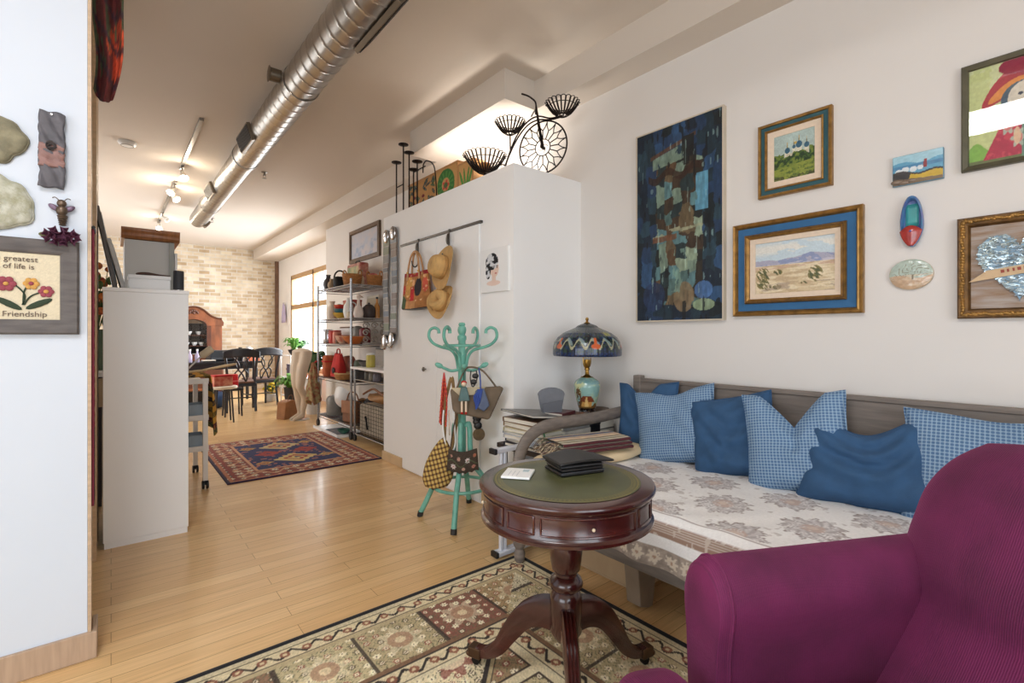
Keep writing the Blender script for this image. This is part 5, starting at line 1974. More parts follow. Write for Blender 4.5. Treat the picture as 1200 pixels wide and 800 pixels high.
def painted_box(label, y, w, h, x, fn, rz=0.0):
    b_ = thing('painted_box', label, 'box', (x, y, KZ), -PI / 2 + rz)
    tanm = mat('painted_box_tan', (188, 138, 84), 0.6, var=0.1, scale=10)
    MB().box((0, 0.055, h / 2), (w, 0.11, h)).build('body', tanm, b_, bevel=0.006)
    MB().box((0, 0.055, h + 0.004), (w + 0.008, 0.118, 0.014)).build('lid', tanm, b_, bevel=0.005)
    art('painted_front', b_, w - 0.02, h - 0.016, fn, 70, 50, y=-0.0012, z0=h / 2 - 0.002, m=matte)
    return b_


def leaves_fn(seed, branch):
    def fn(U, V):
        out = full(U, C(196, 146, 90)) * (0.92 + 0.14 * fbm(U * 6, V * 6, seed))[..., None]
        rn = random.Random(seed)
        for k in range(34):
            x, y, a = rn.uniform(0.05, 0.95), rn.uniform(0.05, 0.95), rn.uniform(-1.2, 1.2)
            dx, dy = (U - x) * math.cos(a) + (V - y) * math.sin(a), -(U - x) * math.sin(a) + (V - y) * math.cos(a)
            d = (dx / 0.035) ** 2 + (dy / 0.10) ** 2
            out = mixc(out, [C(52, 66, 70), C(62, 88, 56), C(44, 48, 56)][k % 3], (d < 1) * 0.95)
            out = mixc(out, C(150, 160, 130), (np.abs(dx) < 0.004) & (np.abs(dy) < 0.09))
        for k in range(5):
            x, y = rn.uniform(0.2, 0.8), rn.uniform(0.1, 0.6)
            out = mixc(out, C(122, 44, 50), np.hypot(U - x, V - y) < 0.05)
        return out
    return fn


def ring_fn(U, V):
    out = full(U, C(198, 150, 92))
    r = np.hypot((U - 0.5) * 1.15, V - 0.52)
    out = mixc(out, C(52, 112, 52), (r < 0.46) * 0.95)
    out = mixc(out, C(96, 150, 70), ((r < 0.40) & (np.sin(np.arctan2(V - 0.52, U - 0.5) * 14) > 0.2)) * 0.6)
    out = mixc(out, C(200, 150, 96), (r < 0.20) * 0.95)
    q, s_, c_ = rosette(U - 0.5, V - 0.5, 0.17, 5)
    out = mixc(out, C(196, 66, 56), q * 0.9)
    out = mixc(out, C(58, 110, 58), s_ * 0.8)
    return out


def tulip_fn(U, V):
    out = full(U, C(204, 156, 98))
    for (x, a) in ((0.25, 0.5), (0.45, 0.15), (0.65, -0.3), (0.82, -0.55)):
        dx, dy = (U - x) * math.cos(a) + (V - 0.45) * math.sin(a), -(U - x) * math.sin(a) + (V - 0.45) * math.cos(a)
        out = mixc(out, C(58, 122, 50), ((dx / 0.07) ** 2 + (dy / 0.42) ** 2 < 1) * 0.95)
        out = mixc(out, C(120, 176, 84), ((dx / 0.02) ** 2 + (dy / 0.36) ** 2 < 1) * 0.8)
    out = mixc(out, C(180, 58, 74), (np.hypot(U - 0.15, V - 0.2) < 0.14) * 0.9)
    return out


painted_box('tan box painted with dark leaves and berries, behind the candle stand', 4.035, 0.54, 0.315, 2.235, leaves_fn(5, 0))
painted_box('tan box painted with a round green wreath on the closet top', 3.572, 0.37, 0.305, 2.21, ring_fn)
painted_box('tan box painted with green tulip leaves, next to the flower shaped wire basket', 3.272, 0.21, 0.265, 2.21, tulip_fn)


def wire_basket(parent, c, R, h, n=22):
    m = MB()
    for k in range(n):
        a = 2 * PI * k / n
        ca, sa = math.cos(a), math.sin(a)
        m.tube([(c[0] + r * ca, c[1] + r * sa, c[2] + z) for r, z in ((R * 0.30, 0.0), (R * 0.62, h * 0.30), (R * 0.85, h * 0.68), (R * 1.0, h))], 0.0060, 6)
        a2 = a + PI / n
        m.tube(smooth_path([(c[0] + R * 1.0 * ca, c[1] + R * 1.0 * sa, c[2] + h), (c[0] + R * 1.10 * math.cos(a2), c[1] + R * 1.10 * math.sin(a2), c[2] + h * 1.03), (c[0] + R * 1.0 * math.cos(a + 2 * PI / n), c[1] + R * 1.0 * math.sin(a + 2 * PI / n), c[2] + h)], 3), 0.003, 5)
    m.tube([(c[0] + R * 0.30 * math.cos(2 * PI * k / 20), c[1] + R * 0.30 * math.sin(2 * PI * k / 20), c[2]) for k in range(20)], 0.005, 6, closed=True)
    m.tube([(c[0] + R * 0.86 * math.cos(2 * PI * k / 28), c[1] + R * 0.86 * math.sin(2 * PI * k / 28), c[2] + h * 0.7) for k in range(28)], 0.003, 6, closed=True)
    return m.build('wire_basket', iron, parent)


wbk = thing('wire_bowl', 'petal shaped black wire bowl standing behind the tulip box on the closet top', 'basket', (2.205, 3.0, KZ), 0)
wire_basket(wbk, (0, 0, 0.110), 0.155, 0.125, 26)
MB().lathe([(0.05, 0), (0.055, 0.006), (0.012, 0.012), (0.010, 0.105), (0.05, 0.111)], n=20, close=False).build('foot', iron, wbk, thick=0.002)
MB().ball((0.0, 0.0, 0.152), 0.050, 14, (1, 1, 0.75)).build('amber_candle', mat('amber_wax', (206, 140, 70), 0.5), wbk)

# penny-farthing plant stand
pf = thing('bicycle_planter', 'black wire penny-farthing planter with petal baskets at the closet corner', 'planter', (2.337, 2.562, KZ), math.radians(21.5))
Rw = 0.182
hub = Vector((0, -0.055, 0.02))
wc = Vector((0, -0.05, 0.100))
R2 = 0.19


def wp_(r, a):
    return (wc.x, wc.y + r * math.cos(a), wc.z + r * math.sin(a))


wc = Vector((0.0, -0.05, R2 + 0.004))
wh = MB()
wh.tube([wp_(R2 - 0.006, 2 * PI * k / 64) for k in range(64)], 0.006, 8, closed=True)
whl = wh.build('front_wheel', iron, pf)
sp = MB()
sp.tube([wp_(0.058, 2 * PI * k / 32) for k in range(32)], 0.0036, 6, closed=True)
ns = 16
for k in range(ns):
    a = 2 * PI * k / ns
    a2 = a + PI / ns
    sp.tube([wp_(0.058, a), wp_(0.118, a)], 0.0040, 5)
    sp.tube(smooth_path([wp_(0.118, a), wp_(0.145, a + PI / ns * 0.75), wp_(0.178, a2)], 4), 0.0036, 5)
    sp.tube(smooth_path([wp_(0.118, a), wp_(0.145, a - PI / ns * 0.75), wp_(0.178, a - PI / ns)], 4), 0.0036, 5)
    sp.tube([wp_(0.026 * t / 8 + 0.012, a + 0.18 * t) for t in range(9)] if k % 4 == 0 else [wp_(0.178, a2), wp_(0.160, a2 + 0.03), wp_(0.166, a2 + 0.07)], 0.0016, 5)
sp.build('spokes', iron, whl)
MB().cyl((-0.02, wc.y, wc.z), (0.02, wc.y, wc.z), 0.012, n=14).build('hub', iron, whl)
fr_ = MB()
top = (0, wc.y + 0.055, 0.52)
for s in (-0.016, 0.016):
    fr_.tube([(s, wc.y, wc.z), (s * 0.8, wc.y + 0.03, wc.z + 0.16), (0, top[1], top[2])], 0.006, 8)
fr_.tube(smooth_path([(0, top[1], 0.44), (0, top[1], 0.52), (-0.03, top[1] + 0.02, 0.548), (-0.085, top[1] + 0.03, 0.546), (-0.12, top[1] + 0.05, 0.546)], 5), 0.0065, 8)
fr_.tube(smooth_path([(0, top[1], 0.47), (0.03, top[1] + 0.03, 0.475), (0.07, top[1] + 0.07, 0.468)], 4), 0.006, 8)
for d in (0, 0.026):
    fr_.tube(smooth_path([(0, wc.y - 0.15, 0.388 - d * 0.3), (0, wc.y - 0.06, 0.388 - d * 0.4), (0, wc.y + 0.04, 0.422 - d), (0, wc.y + 0.13, 0.395 - d), (0, wc.y + 0.22, 0.30 - d), (0, wc.y + 0.30, 0.13 - d * 0.3), (0, wc.y + 0.335 - d, 0.005)], 7), 0.0058, 8)
fr_.build('frame', iron, pf)
rw = MB()
rw.tube([(0, wc.y + 0.34 + 0.062 * math.cos(2 * PI * k / 28), 0.068 + 0.062 * math.sin(2 * PI * k / 28)) for k in range(28)], 0.005, 8, closed=True)
for k in range(8):
    a = 2 * PI * k / 8
    rw.tube([(0, wc.y + 0.34, 0.068), (0, wc.y + 0.34 + 0.06 * math.cos(a), 0.068 + 0.06 * math.sin(a))], 0.002, 5)
rw.build('rear_wheel', iron, pf)
wire_basket(pf, (0, wc.y - 0.150, 0.388), 0.110, 0.085, 20)
wire_basket(pf, (0, wc.y + 0.265, 0.345), 0.105, 0.085, 20)
MB().tube([(0, wc.y + 0.262, 0.20), (0, wc.y + 0.265, 0.345)], 0.005, 6).build('basket_stem', iron, pf)

ul = thing('uplight', 'small white uplight behind the baskets shining on the soffit', 'light', (2.44, 3.05, KZ), 0)
MB().lathe([(0.001, 0), (0.060, 0), (0.062, 0.01), (0.055, 0.085), (0.058, 0.095), (0.050, 0.092), (0.046, 0.06), (0.001, 0.055)], n=24).build('housing', white_plastic, ul)
MB().ball((0, 0, 0.072), 0.030, 14).build('bulb', mat('bulb_warm', (255, 236, 206), 0.5, emit=8), ul)
area('uplight_lamp', (2.44, 3.05, KZ + 0.11), (PI, 0, 0), 0.12, 0.12, 3.6, (1.0, 0.95, 0.88))
area('uplight_lamp', (2.44, 3.62, KZ + 0.11), (PI, 0, 0), 0.12, 0.12, 3.6, (1.0, 0.95, 0.88))
ul2 = dup(ul, (2.44, 3.62, KZ), 0, 'small white uplight behind the wreath box shining on the soffit')

# ================================================================ coat rack
teal = mat('teal_paint', (112, 178, 160), 0.45, var=0.16, scale=14, coat=0.25)
RXc, RYc = 1.789, 2.69
cr = thing('coat_rack', 'turquoise bentwood coat rack in front of the closet doors', 'coat rack', (RXc, RYc, 0), math.radians(45) + 0.02)
MB().lathe([(0.001, 0.30), (0.026, 0.30), (0.026, 1.06), (0.030, 1.07), (0.030, 1.08), (0.024, 1.09), (0.024, 1.165), (0.030, 1.175), (0.030, 1.195), (0.019, 1.205), (0.026, 1.22), (0.029, 1.235), (0.026, 1.255), (0.014, 1.268), (0.001, 1.272)], n=24).build('post', teal, cr)
MB().lathe([(0.001, 1.262), (0.018, 1.262), (0.024, 1.272), (0.018, 1.284), (0.001, 1.287)], n=20).build('finial', teal, cr)
MB().tube([(0.183 * math.cos(2 * PI * k / 48), 0.183 * math.sin(2 * PI * k / 48), 0.215) for k in range(48)], 0.011, 10, closed=True).build('base_ring', teal, cr)
MB().tube([(0.118 * math.cos(2 * PI * k / 40), 0.118 * math.sin(2 * PI * k / 40), 1.135) for k in range(40)], 0.0075, 8, closed=True).build('top_ring', teal, cr)
foot_m = mat('rubber_foot', (38, 36, 36), 0.6)
for k in range(4):
    a = PI / 2 * k
    ca, sa = math.cos(a), math.sin(a)

    def P(r, z):
        return (r * ca, r * sa, z)
    lg = MB().tube(smooth_path([P(0.030, 0.60), P(0.042, 0.62), P(0.052, 0.58), P(0.056, 0.45), P(0.075, 0.36), P(0.130, 0.285), P(0.185, 0.215), P(0.245, 0.09), P(0.280, 0.02)], 6), 0.0175, 10).build('leg', teal, cr)
    MB().cyl(P(0.276, 0.032), P(0.283, 0.0), 0.0195, 0.0195, 12).build('foot_cap', foot_m, lg)
    # big upper hook, turned between the legs
    a_h = a - math.radians(16)
    ca, sa = math.cos(a_h), math.sin(a_h)
    MB().tube(smooth_path([P(0.028, 0.98), P(0.045, 1.06), P(0.085, 1.105), P(0.16, 1.125), P(0.215, 1.148), P(0.248, 1.190), P(0.240, 1.236), P(0.206, 1.252), P(0.176, 1.238), P(0.172, 1.214)], 7), 0.0125, 10, flat=0.8).build('hook', teal, cr)
    # small lower peg with acorn end
    a = a + math.radians(15)
    ca, sa = math.cos(a), math.sin(a)
    pg_ = MB().tube(smooth_path([P(0.020, 0.975), P(0.07, 0.968), P(0.115, 0.985), P(0.128, 0.992)], 5), 0.010, 8).build('peg', teal, cr)
    q = MB()
    q.ball((0, 0, 0), 0.017, 12, (1.75, 1, 1))
    q.v = [tuple(Matrix.Translation(P(0.150, 1.004)) @ Matrix.Rotation(a, 4, 'Z') @ Matrix.Rotation(-0.45, 4, 'Y') @ Vector(p_)) for p_ in q.v]
    q.build('acorn_tip', teal, pg_)

# items hanging on the rack: view direction frame (d = towards the viewer)
vd = Vector((-RXc, -RYc, 0)).normalized()
vr = Vector((-vd.y, vd.x, 0))


def rackpt(r, f, z):
    """r right (as seen from the room), f forward to the viewer"""
    q = Vector((RXc, RYc, 0)) + vr * r + vd * f
    return (q.x, q.y, z)


VROT = math.atan2(vr.y, vr.x)


def hang(name, label, cat, r, f, z):
    return thing(name, label, cat, rackpt(r, f, z), VROT)


# local x right, -y to viewer, z up
hb_ = hang('shoulder_bag', 'brown canvas shoulder bag with pale top hanging on the coat rack', 'bag', 0.085, 0.075, 0.80)
brown_c = mat('brown_canvas', (112, 96, 78), 0.8, var=0.15, scale=16, bump=0.3)
MB().prism([(-0.16, 0.055), (0.16, 0.07), (0.185, 0.06), (0.10, -0.125), (0.085, -0.145), (-0.12, -0.10), (-0.145, -0.08)], 0.05, y0=-0.025).build('body', brown_c, hb_, bevel=0.012, seg=3)
MB().prism([(-0.155, 0.065), (0.07, 0.072), (0.02, 0.02), (-0.10, 0.015)], 0.012, y0=-0.036).build('flap', mat('pale_canvas', (196, 180, 150), 0.8, var=0.08, scale=20), hb_, bevel=0.004)
MB().tube(smooth_path([(-0.12, 0, 0.055), (-0.07, 0, 0.17), (-0.03, 0.01, 0.195), (0.05, 0, 0.17), (0.14, 0, 0.06)], 6), 0.006, 8).build('strap', brown_c, hb_)

rd = hang('bead_lanyard', 'bunch of red and orange beaded lanyards at the left of the coat rack', 'lanyard', -0.115, 0.055, 0.86)
m, m2 = MB(), MB()
rn = random.Random(12)
for k in range(7):
    x0, y0 = rn.uniform(-0.022, 0.022), rn.uniform(-0.016, 0.016)
    pth = smooth_path([(0, 0, 0.10), (x0 * 0.5, y0, 0.03), (x0, y0 * 1.5, -0.08), (x0 * 1.1 - 0.008, y0, -0.20 - rn.uniform(0, 0.05))], 8)
    (m if k % 2 else m2).tube(pth, 0.0048, 6)
    for q in pth[6::2]:
        (m2 if k % 2 else m).ball(tuple(q), 0.0068, 6)
m.build('red_strands', mat('bead_red', (186, 36, 32), 0.4), rd)
m2.build('orange_strands', mat('bead_orange', (214, 84, 44), 0.4), rd)

dl = hang('rag_doll', 'small doll in a grey-teal dress hanging in the middle of the coat rack', 'doll', 0.012, 0.135, 0.83)
MB().prism([(-0.018, 0.045), (0.018, 0.045), (0.040, -0.045), (-0.036, -0.045)], 0.03, y0=-0.015).build('dress', mat('dress_teal', (92, 118, 118), 0.8, var=0.1, scale=30), dl, bevel=0.008)
MB().ball((0, 0, 0.064), 0.018, 12).build('head', mat('doll_cream', (222, 200, 176), 0.8), dl)
MB().ball((0, 0.004, 0.070), 0.0195, 12, (1, 1, 0.8)).build('red_hood', mat('bead_red', (186, 36, 32), 0.4), dl)
for s in (-0.013, 0.013):
    lg = MB().cyl((s, 0, -0.04), (s, -0.002, -0.115), 0.0075, 0.007, 10).build('leg', mat('doll_cream', (222, 200, 176)), dl)
    MB().ball((s, -0.006, -0.120), 0.010, 8, (0.9, 1.4, 0.8)).build('shoe', mat('bead_red', (186, 36, 32)), lg)
MB().tube([(0, 0, 0.08), (0.0, 0.05, 0.13)], 0.002, 6).build('cord', lea, dl)

bp_ = hang('drawstring_pouch', 'blue-grey pouch with blue cord hanging at the right of the coat rack', 'pouch', 0.128, 0.130, 0.79)
MB().prism([(-0.045, 0.06), (0.012, 0.075), (0.048, -0.035), (0.012, -0.075), (-0.030, -0.05)], 0.024, y0=-0.012).build('pouch', mat('slate_felt', (94, 104, 128), 0.85, var=0.1, scale=30), bp_, bevel=0.008)
bl_m = mat('royal_cord', (48, 74, 150), 0.7)
m = MB()
for k in range(4):
    m.tube(smooth_path([(0.0 - 0.01 * k, -0.014, 0.07), (-0.05 + 0.01 * k, -0.018, 0.03), (-0.04, -0.016, -0.02 - 0.012 * k), (-0.015, -0.016, 0.0), (-0.02 + 0.006 * k, -0.015, 0.065)], 5), 0.005, 6)
m.tube(smooth_path([(-0.01, 0, 0.07), (-0.012, 0.02, 0.14), (-0.02, 0.04, 0.20)], 5), 0.0045, 6)
m.build('cord', bl_m, bp_)

ss = hang('castanets', 'black castanets with a bronze disc dangling under the brown bag', 'ornament', 0.098, 0.050, 0.60)
m = MB()
for (x, z, r_) in ((0, 0.065, 0.030), (0.006, 0.012, 0.027), (-0.004, 0.038, 0.024)):
    m.ball((x, 0, z), r_, 14, (1, 0.45, 1))
m.build('shells', lea, ss)
MB().cyl((0.012, -0.006, -0.045), (0.012, 0.006, -0.045), 0.040, n=24).build('disc', mat('bronze_disc', (96, 80, 56), 0.5, 0.5, var=0.2, scale=30), ss, bevel=0.002)
MB().tube([(0.01, 0, 0.0), (0.0, 0, 0.08), (0.0, 0.0, 0.20)], 0.003, 6).build('cord', lea, ss)
sm = hang('sunglasses_strap', 'black strap of sunglasses hanging from the right peg of the coat rack', 'glasses', 0.07, 0.09, 0.92)
m = MB()
for s in (-0.018, 0.020):
    m.ball((s * 0.3 + 0.01, -0.004, s), 0.022, 12, (1.0, 0.35, 0.8))
m.build('lenses', black_plastic, sm)
MB().tube(smooth_path([(-0.012, 0, 0.055), (-0.016, 0, 0.0), (0.0, 0, -0.05), (0.026, 0, 0.0), (0.022, 0, 0.055)], 5), 0.004, 6).build('strap', black_plastic, sm)

# plaid hobo bag on the left
pl = hang('plaid_bag', 'yellow and brown plaid hobo bag with long strap hanging low on the coat rack', 'bag', -0.165, 0.06, 0.40)
plaid = mat('plaid_weave', (160, 128, 66), 0.85)
nt, b = nodes_of(plaid)
tcs = nt.nodes.new('ShaderNodeTexCoord')
mp = nt.nodes.new('ShaderNodeMapping')
mp.inputs['Rotation'].default_value = (0, 0.25, 0)
nt.links.new(tcs.outputs['Object'], mp.inputs['Vector'])
s3 = nt.nodes.new('ShaderNodeSeparateXYZ')
nt.links.new(mp.outputs['Vector'], s3.inputs[0])


def band(sock, k, ph=0.0):
    a = nt.nodes.new('ShaderNodeMath')
    a.operation = 'MULTIPLY_ADD'
    a.inputs[1].default_value = k
    a.inputs[2].default_value = ph
    nt.links.new(sock, a.inputs[0])
    s_ = nt.nodes.new('ShaderNodeMath')
    s_.operation = 'SINE'
    nt.links.new(a.outputs[0], s_.inputs[0])
    g_ = nt.nodes.new('ShaderNodeMath')
    g_.operation = 'GREATER_THAN'
    g_.inputs[1].default_value = 0.25
    nt.links.new(s_.outputs[0], g_.inputs[0])
    return g_.outputs[0]


ad = nt.nodes.new('ShaderNodeMath')
ad.operation = 'ADD'
nt.links.new(band(s3.outputs['X'], 270), ad.inputs[0])
nt.links.new(band(s3.outputs['Z'], 215), ad.inputs[1])
hf = nt.nodes.new('ShaderNodeMath')
hf.operation = 'MULTIPLY'
hf.inputs[1].default_value = 0.5
nt.links.new(ad.outputs[0], hf.inputs[0])
r = nt.nodes.new('ShaderNodeValToRGB')
r.color_ramp.interpolation = 'CONSTANT'
r.color_ramp.elements[0].color = lin((206, 178, 104))
r.color_ramp.elements[1].position = 0.4
r.color_ramp.elements[1].color = lin((142, 104, 52))
e3 = r.color_ramp.elements.new(0.8)
e3.color = lin((72, 52, 38))
nt.links.new(hf.outputs[0], r.inputs['Fac'])
nt.links.new(r.outputs['Color'], b.inputs['Base Color'])


def hobo(u, v):
    a = 2 * PI * u
    z = lerp(-0.185, 0.14, v)
    w = 0.098 * (1 - ((v - 0.30) / 0.70) ** 2 * 0.88) if v > 0.30 else 0.098 * (1 - 0.42 * ((0.30 - v) / 0.30) ** 2.5)
    if v in (0.0, 1.0):
        w *= 0.25
    return (w * math.copysign(abs(math.cos(a)) ** 0.8, math.cos(a)) + 0.045 * v + 0.0, 0.05 * math.sin(a) * (1 - v * 0.75) * (0.4 if v in (0.0, 1.0) else 1), z)


MB().surf(hobo, 32, 20, cu=True).build('body', plaid, pl, ang=80)
MB().tube(smooth_path([(0.052, 0, 0.12), (0.056, 0, 0.25), (0.058, 0, 0.36), (0.075, 0.0, 0.45), (0.10, 0, 0.53), (0.115, 0, 0.42), (0.13, 0.0, 0.26), (0.105, 0.0, 0.10), (0.075, 0.0, 0.02)], 6), 0.010, 8, flat=0.45).build('strap', mat('plaid_strap', (126, 98, 58), 0.8, var=0.15, scale=30), pl)
MB().tube([(0.094, 0, 0.0), (0.085, 0, -0.06), (0.06, 0, -0.165), (-0.02, 0, -0.190), (-0.075, 0, -0.15)], 0.006, 6).build('piping', mat('bag_piping', (66, 48, 36), 0.7), pl)
# white looped necklace / cord
nk = hang('cord_necklace', 'long white cord loop with a key hanging between the plaid bag and the post', 'necklace', -0.082, 0.07, 0.66)
MB().tube(smooth_path([(-0.035, 0, 0.06), (-0.040, 0, -0.05), (-0.02, 0, -0.17), (0.015, 0, -0.21), (0.04, 0, -0.15), (0.03, 0, 0.0), (0.025, 0, 0.06)], 6), 0.0055, 8).build('cord', white_plastic, nk)
MB().tube([(0.0, -0.012, 0.06), (0.002, -0.012, -0.10)], 0.004, 6).build('key_blade', chrome, nk)

# embroidered purse near the base
pu = hang('embroidered_purse', 'brown purse embroidered with white and pink flowers low on the coat rack', 'purse', 0.005, 0.135, 0.405)


def purse_col(U, V):
    out = full(U, C(72, 60, 50)) * (0.85 + 0.3 * fbm(U * 20, V * 20, 3))[..., None]
    rn = random.Random(2)
    for k, (x, y, r_, c) in enumerate(((0.20, 0.30, 0.13, C(222, 206, 200)), (0.66, 0.60, 0.13, C(230, 218, 210)), (0.36, 0.68, 0.10, C(206, 160, 140)), (0.84, 0.26, 0.10, C(196, 140, 120)), (0.52, 0.24, 0.09, C(206, 170, 150)), (0.90, 0.74, 0.09, C(190, 120, 90)), (0.12, 0.74, 0.07, C(196, 150, 130)))):
        p_, q_, c_ = rosette((U - x) * 1.5, V - y, r_, 7)
        out = mixc(out, c, p_ * 0.95)
        out = mixc(out, C(150, 50, 56), c_ * 0.9)
    st_ = (np.abs(V - 0.46 - 0.12 * np.sin(U * 11)) < 0.022)
    out = mixc(out, C(92, 112, 76), st_ * 0.8)
    return out


for s in (-1, 1):
    grid_obj('purse_front' if s < 0 else 'purse_back', paint_mat('felt_purse', 0.9, 0.4, 250), pu, 60, 44,
             lambda U, V, s=s: ((U - 0.5) * (0.205 - 0.025 * V), s * 0.018 * np.sin(PI * U) ** 0.5 * np.sin(PI * np.clip(V, 0.02, 0.98)) ** 0.5, (V - 0.5) * 0.14 - 0.012 * np.cos((U - 0.5) * 5) + 0.008 * np.abs(np.sin(U * 16)) * (V < 0.05)), purse_col)
MB().tube(smooth_path([(-0.08, 0, 0.065), (-0.06, 0.03, 0.20), (-0.03, 0.05, 0.32)], 5), 0.004, 6).build('strap', mat('bag_piping', (66, 48, 36)), pu)

# ================================================================ side table, books and lamp behind the daybed end
stb = thing('side_table', 'dark low side table in the corner behind the daybed, under the books', 'table', (2.27, 2.205, 0))
dkw = mat('dark_table_wood', (58, 48, 44), 0.5, var=0.2, scale=6)
MB().bx(-0.40, 0.40, -0.215, 0.215, 0.50, 0.53).build('top', dkw, stb, bevel=0.004)
for sx_ in (-0.37, 0.37):
    for sy_ in (-0.185, 0.185):
        MB().bx(sx_ - 0.02, sx_ + 0.02, sy_ - 0.02, sy_ + 0.02, 0, 0.50).build('leg', dkw, stb, bevel=0.003)
MB().bx(-0.37, 0.37, -0.19, 0.19, 0.18, 0.20).build('shelf', dkw, stb)
page = mat('paper_pages', (226, 220, 206), 0.85, var=0.06, scale=60, stretch=(1, 1, 30))


def book(name, label, c, w, d, h, col, rz, col_sp=None, tilt=(0, 0), cat='book'):
    b_ = thing(name, label, cat, c, rot=(tilt[0], tilt[1], rz))
    cm = mat('cover_%d_%d_%d' % col, col, 0.4, var=0.18, scale=14)
    t = 0.003
    m = MB()
    m.box((0, 0, t / 2), (w, d, t)).box((0, 0, h - t / 2), (w, d, t)).box((0, d / 2 - t / 2, h / 2), (w, t, h))
    m.build('cover', cm, b_, bevel=0.001)
    MB().box((0, -0.003, h / 2), (w - 0.010, d - 0.012, h - 2 * t)).build('pages', page, b_, smooth=False)
    return b_


BX, BY = 1.985, 2.17
z = 0.531
spec_ = [('book', 'dark magazine at the bottom of the book stack in the corner', 0.27, 0.33, 0.022, (46, 44, 54), 0.05), ('book', 'purple-black book, second from the bottom of the corner stack', 0.26, 0.31, 0.026, (62, 46, 60), -0.06), ('book', 'white catalogue in the lower half of the corner stack', 0.28, 0.33, 0.024, (216, 216, 220), 0.10), ('magazine', 'pale grey magazine above the white catalogue in the corner stack', 0.27, 0.33, 0.016, (186, 190, 196), -0.02), ('book', 'cream book with green ribbon in the middle of the corner stack', 0.26, 0.32, 0.024, (206, 196, 160), 0.08), ('book', 'tan book above the green-ribbon book in the corner stack', 0.27, 0.32, 0.030, (166, 140, 108), -0.04), ('book', 'brown picture book, second from the top of the corner stack', 0.28, 0.33, 0.028, (122, 92, 70), 0.06)]
for (nm, lb, w, d, h, c, rz) in spec_:
    book(nm, lb, (BX + random.uniform(-0.01, 0.01), BY + random.uniform(-0.008, 0.008), z), w, d, h, c, PI / 2 * 0 + rz, cat='book' if nm == 'book' else 'magazine')
    z += h + 0.001
book('magazine', 'grey photo magazine lying tilted on top of the corner stack', (BX - 0.005, BY + 0.0, z + 0.016), 0.30, 0.34, 0.012, (120, 118, 116), -0.12, tilt=(0.0, 0.10), cat='magazine')
gr_ = thing('ribbon', 'green ribbon hanging from the pages of the corner book stack', 'ribbon', (BX - 0.135, BY - 0.175, 0.585))
MB().tube(smooth_path([(0.03, 0.02, 0.09), (0.015, -0.006, 0.085), (0.02, -0.012, 0.04), (0.0, -0.010, 0.01)], 5), 0.009, 8, flat=0.2).build('ribbon', mat('ribbon_green', (70, 150, 96), 0.5), gr_)
z2 = 0.531
spec2 = [('book', 'dark book at the bottom of the front stack beside the lamp', 0.24, 0.20, 0.058, (52, 50, 56), 0.0), ('book', 'off-white book low in the front stack beside the lamp', 0.23, 0.20, 0.050, (206, 200, 190), 0.05), ('book', 'grey book in the front stack under the thick brown book', 0.22, 0.19, 0.045, (150, 146, 140), -0.03), ('book', 'thick brown covered book with white pages near the lamp foot', 0.25, 0.20, 0.034, (112, 74, 56), 0.09), ('book', 'small maroon paperback on the thick brown book', 0.165, 0.125, 0.020, (84, 40, 46), 0.28)]
for (nm, lb, w, d, h, c, rz) in spec2:
    book(nm, lb, (2.145 if w > 0.2 else 2.10, 2.085 if w > 0.2 else 2.09, z2), w, d, h, c, PI + rz)
    z2 += h + 0.001
fs_ = thing('felt_stand', 'grey felt fan-shaped holder standing on the corner books', 'holder', (2.05, 2.115, z2 - 0.001), -0.55)
pts_ = [(-0.062, 0.0), (0.062, 0.0)] + [(0.082 * math.cos(a), 0.105 + 0.040 * math.sin(a)) for a in [PI * k / 14 for k in range(15)]]
MB().prism(pts_, 0.012, y0=-0.006).build('back_plate', mat('grey_felt', (112, 114, 120), 0.9, var=0.06, scale=30), fs_, bevel=0.003)
MB().prism([(-0.057, 0.0), (0.057, 0.0), (0.060, 0.072), (-0.062, 0.052)], 0.006, y0=-0.040).build('front_plate', mat('grey_felt_dark', (96, 98, 104), 0.9), fs_, bevel=0.002)
MB().bx(-0.056, 0.056, -0.04, 0.0, 0.0, 0.006).build('base', mat('grey_felt', (112, 114, 120)), fs_)

# lamp
LX, LYl, LZ = 2.405, 2.145, 0.715
stk = 0.531
for i, (lb, h, c) in enumerate((('wide dark album under the table lamp', 0.060, (66, 58, 56)), ('grey album under the table lamp, upper of two', 0.062, (134, 130, 126)))):
    book('photo_album', lb, (LX + 0.055, LYl + 0.055, stk), 0.27, 0.26, h, c, 0.04 * i, cat='album')
    stk += h + 0.001
lp_base = stk
lamp = thing('table_lamp', 'table lamp with dark stained glass dragonfly shade and painted vase base', 'lamp', (LX, LYl, lp_base))
b0 = LZ - lp_base
MB().lathe([(0.001, 0), (0.062, 0), (0.064, 0.010), (0.058, 0.016), (0.052, b0), (0.001, b0)], n=32).build('foot', mat('lamp_foot', (46, 30, 24), 0.35, coat=0.4), lamp)


def vase_r(v):
    k = [(0.0, 0.052), (0.12, 0.060), (0.30, 0.070), (0.55, 0.083), (0.75, 0.087), (0.88, 0.078), (0.95, 0.060), (1.0, 0.036)]
    return np.interp(v, [q[0] for q in k], [q[1] for q in k])


vh = 0.212


def vase_pos(U, V):
    r = vase_r(V)
    r = (r + vase_r(np.clip(V + 0.03, 0, 1)) + vase_r(np.clip(V - 0.03, 0, 1))) / 3
    a = U * 2 * PI
    return r * np.cos(a), r * np.sin(a), b0 + V * vh


va0 = math.atan2(-LYl, -LX) % (2 * PI)


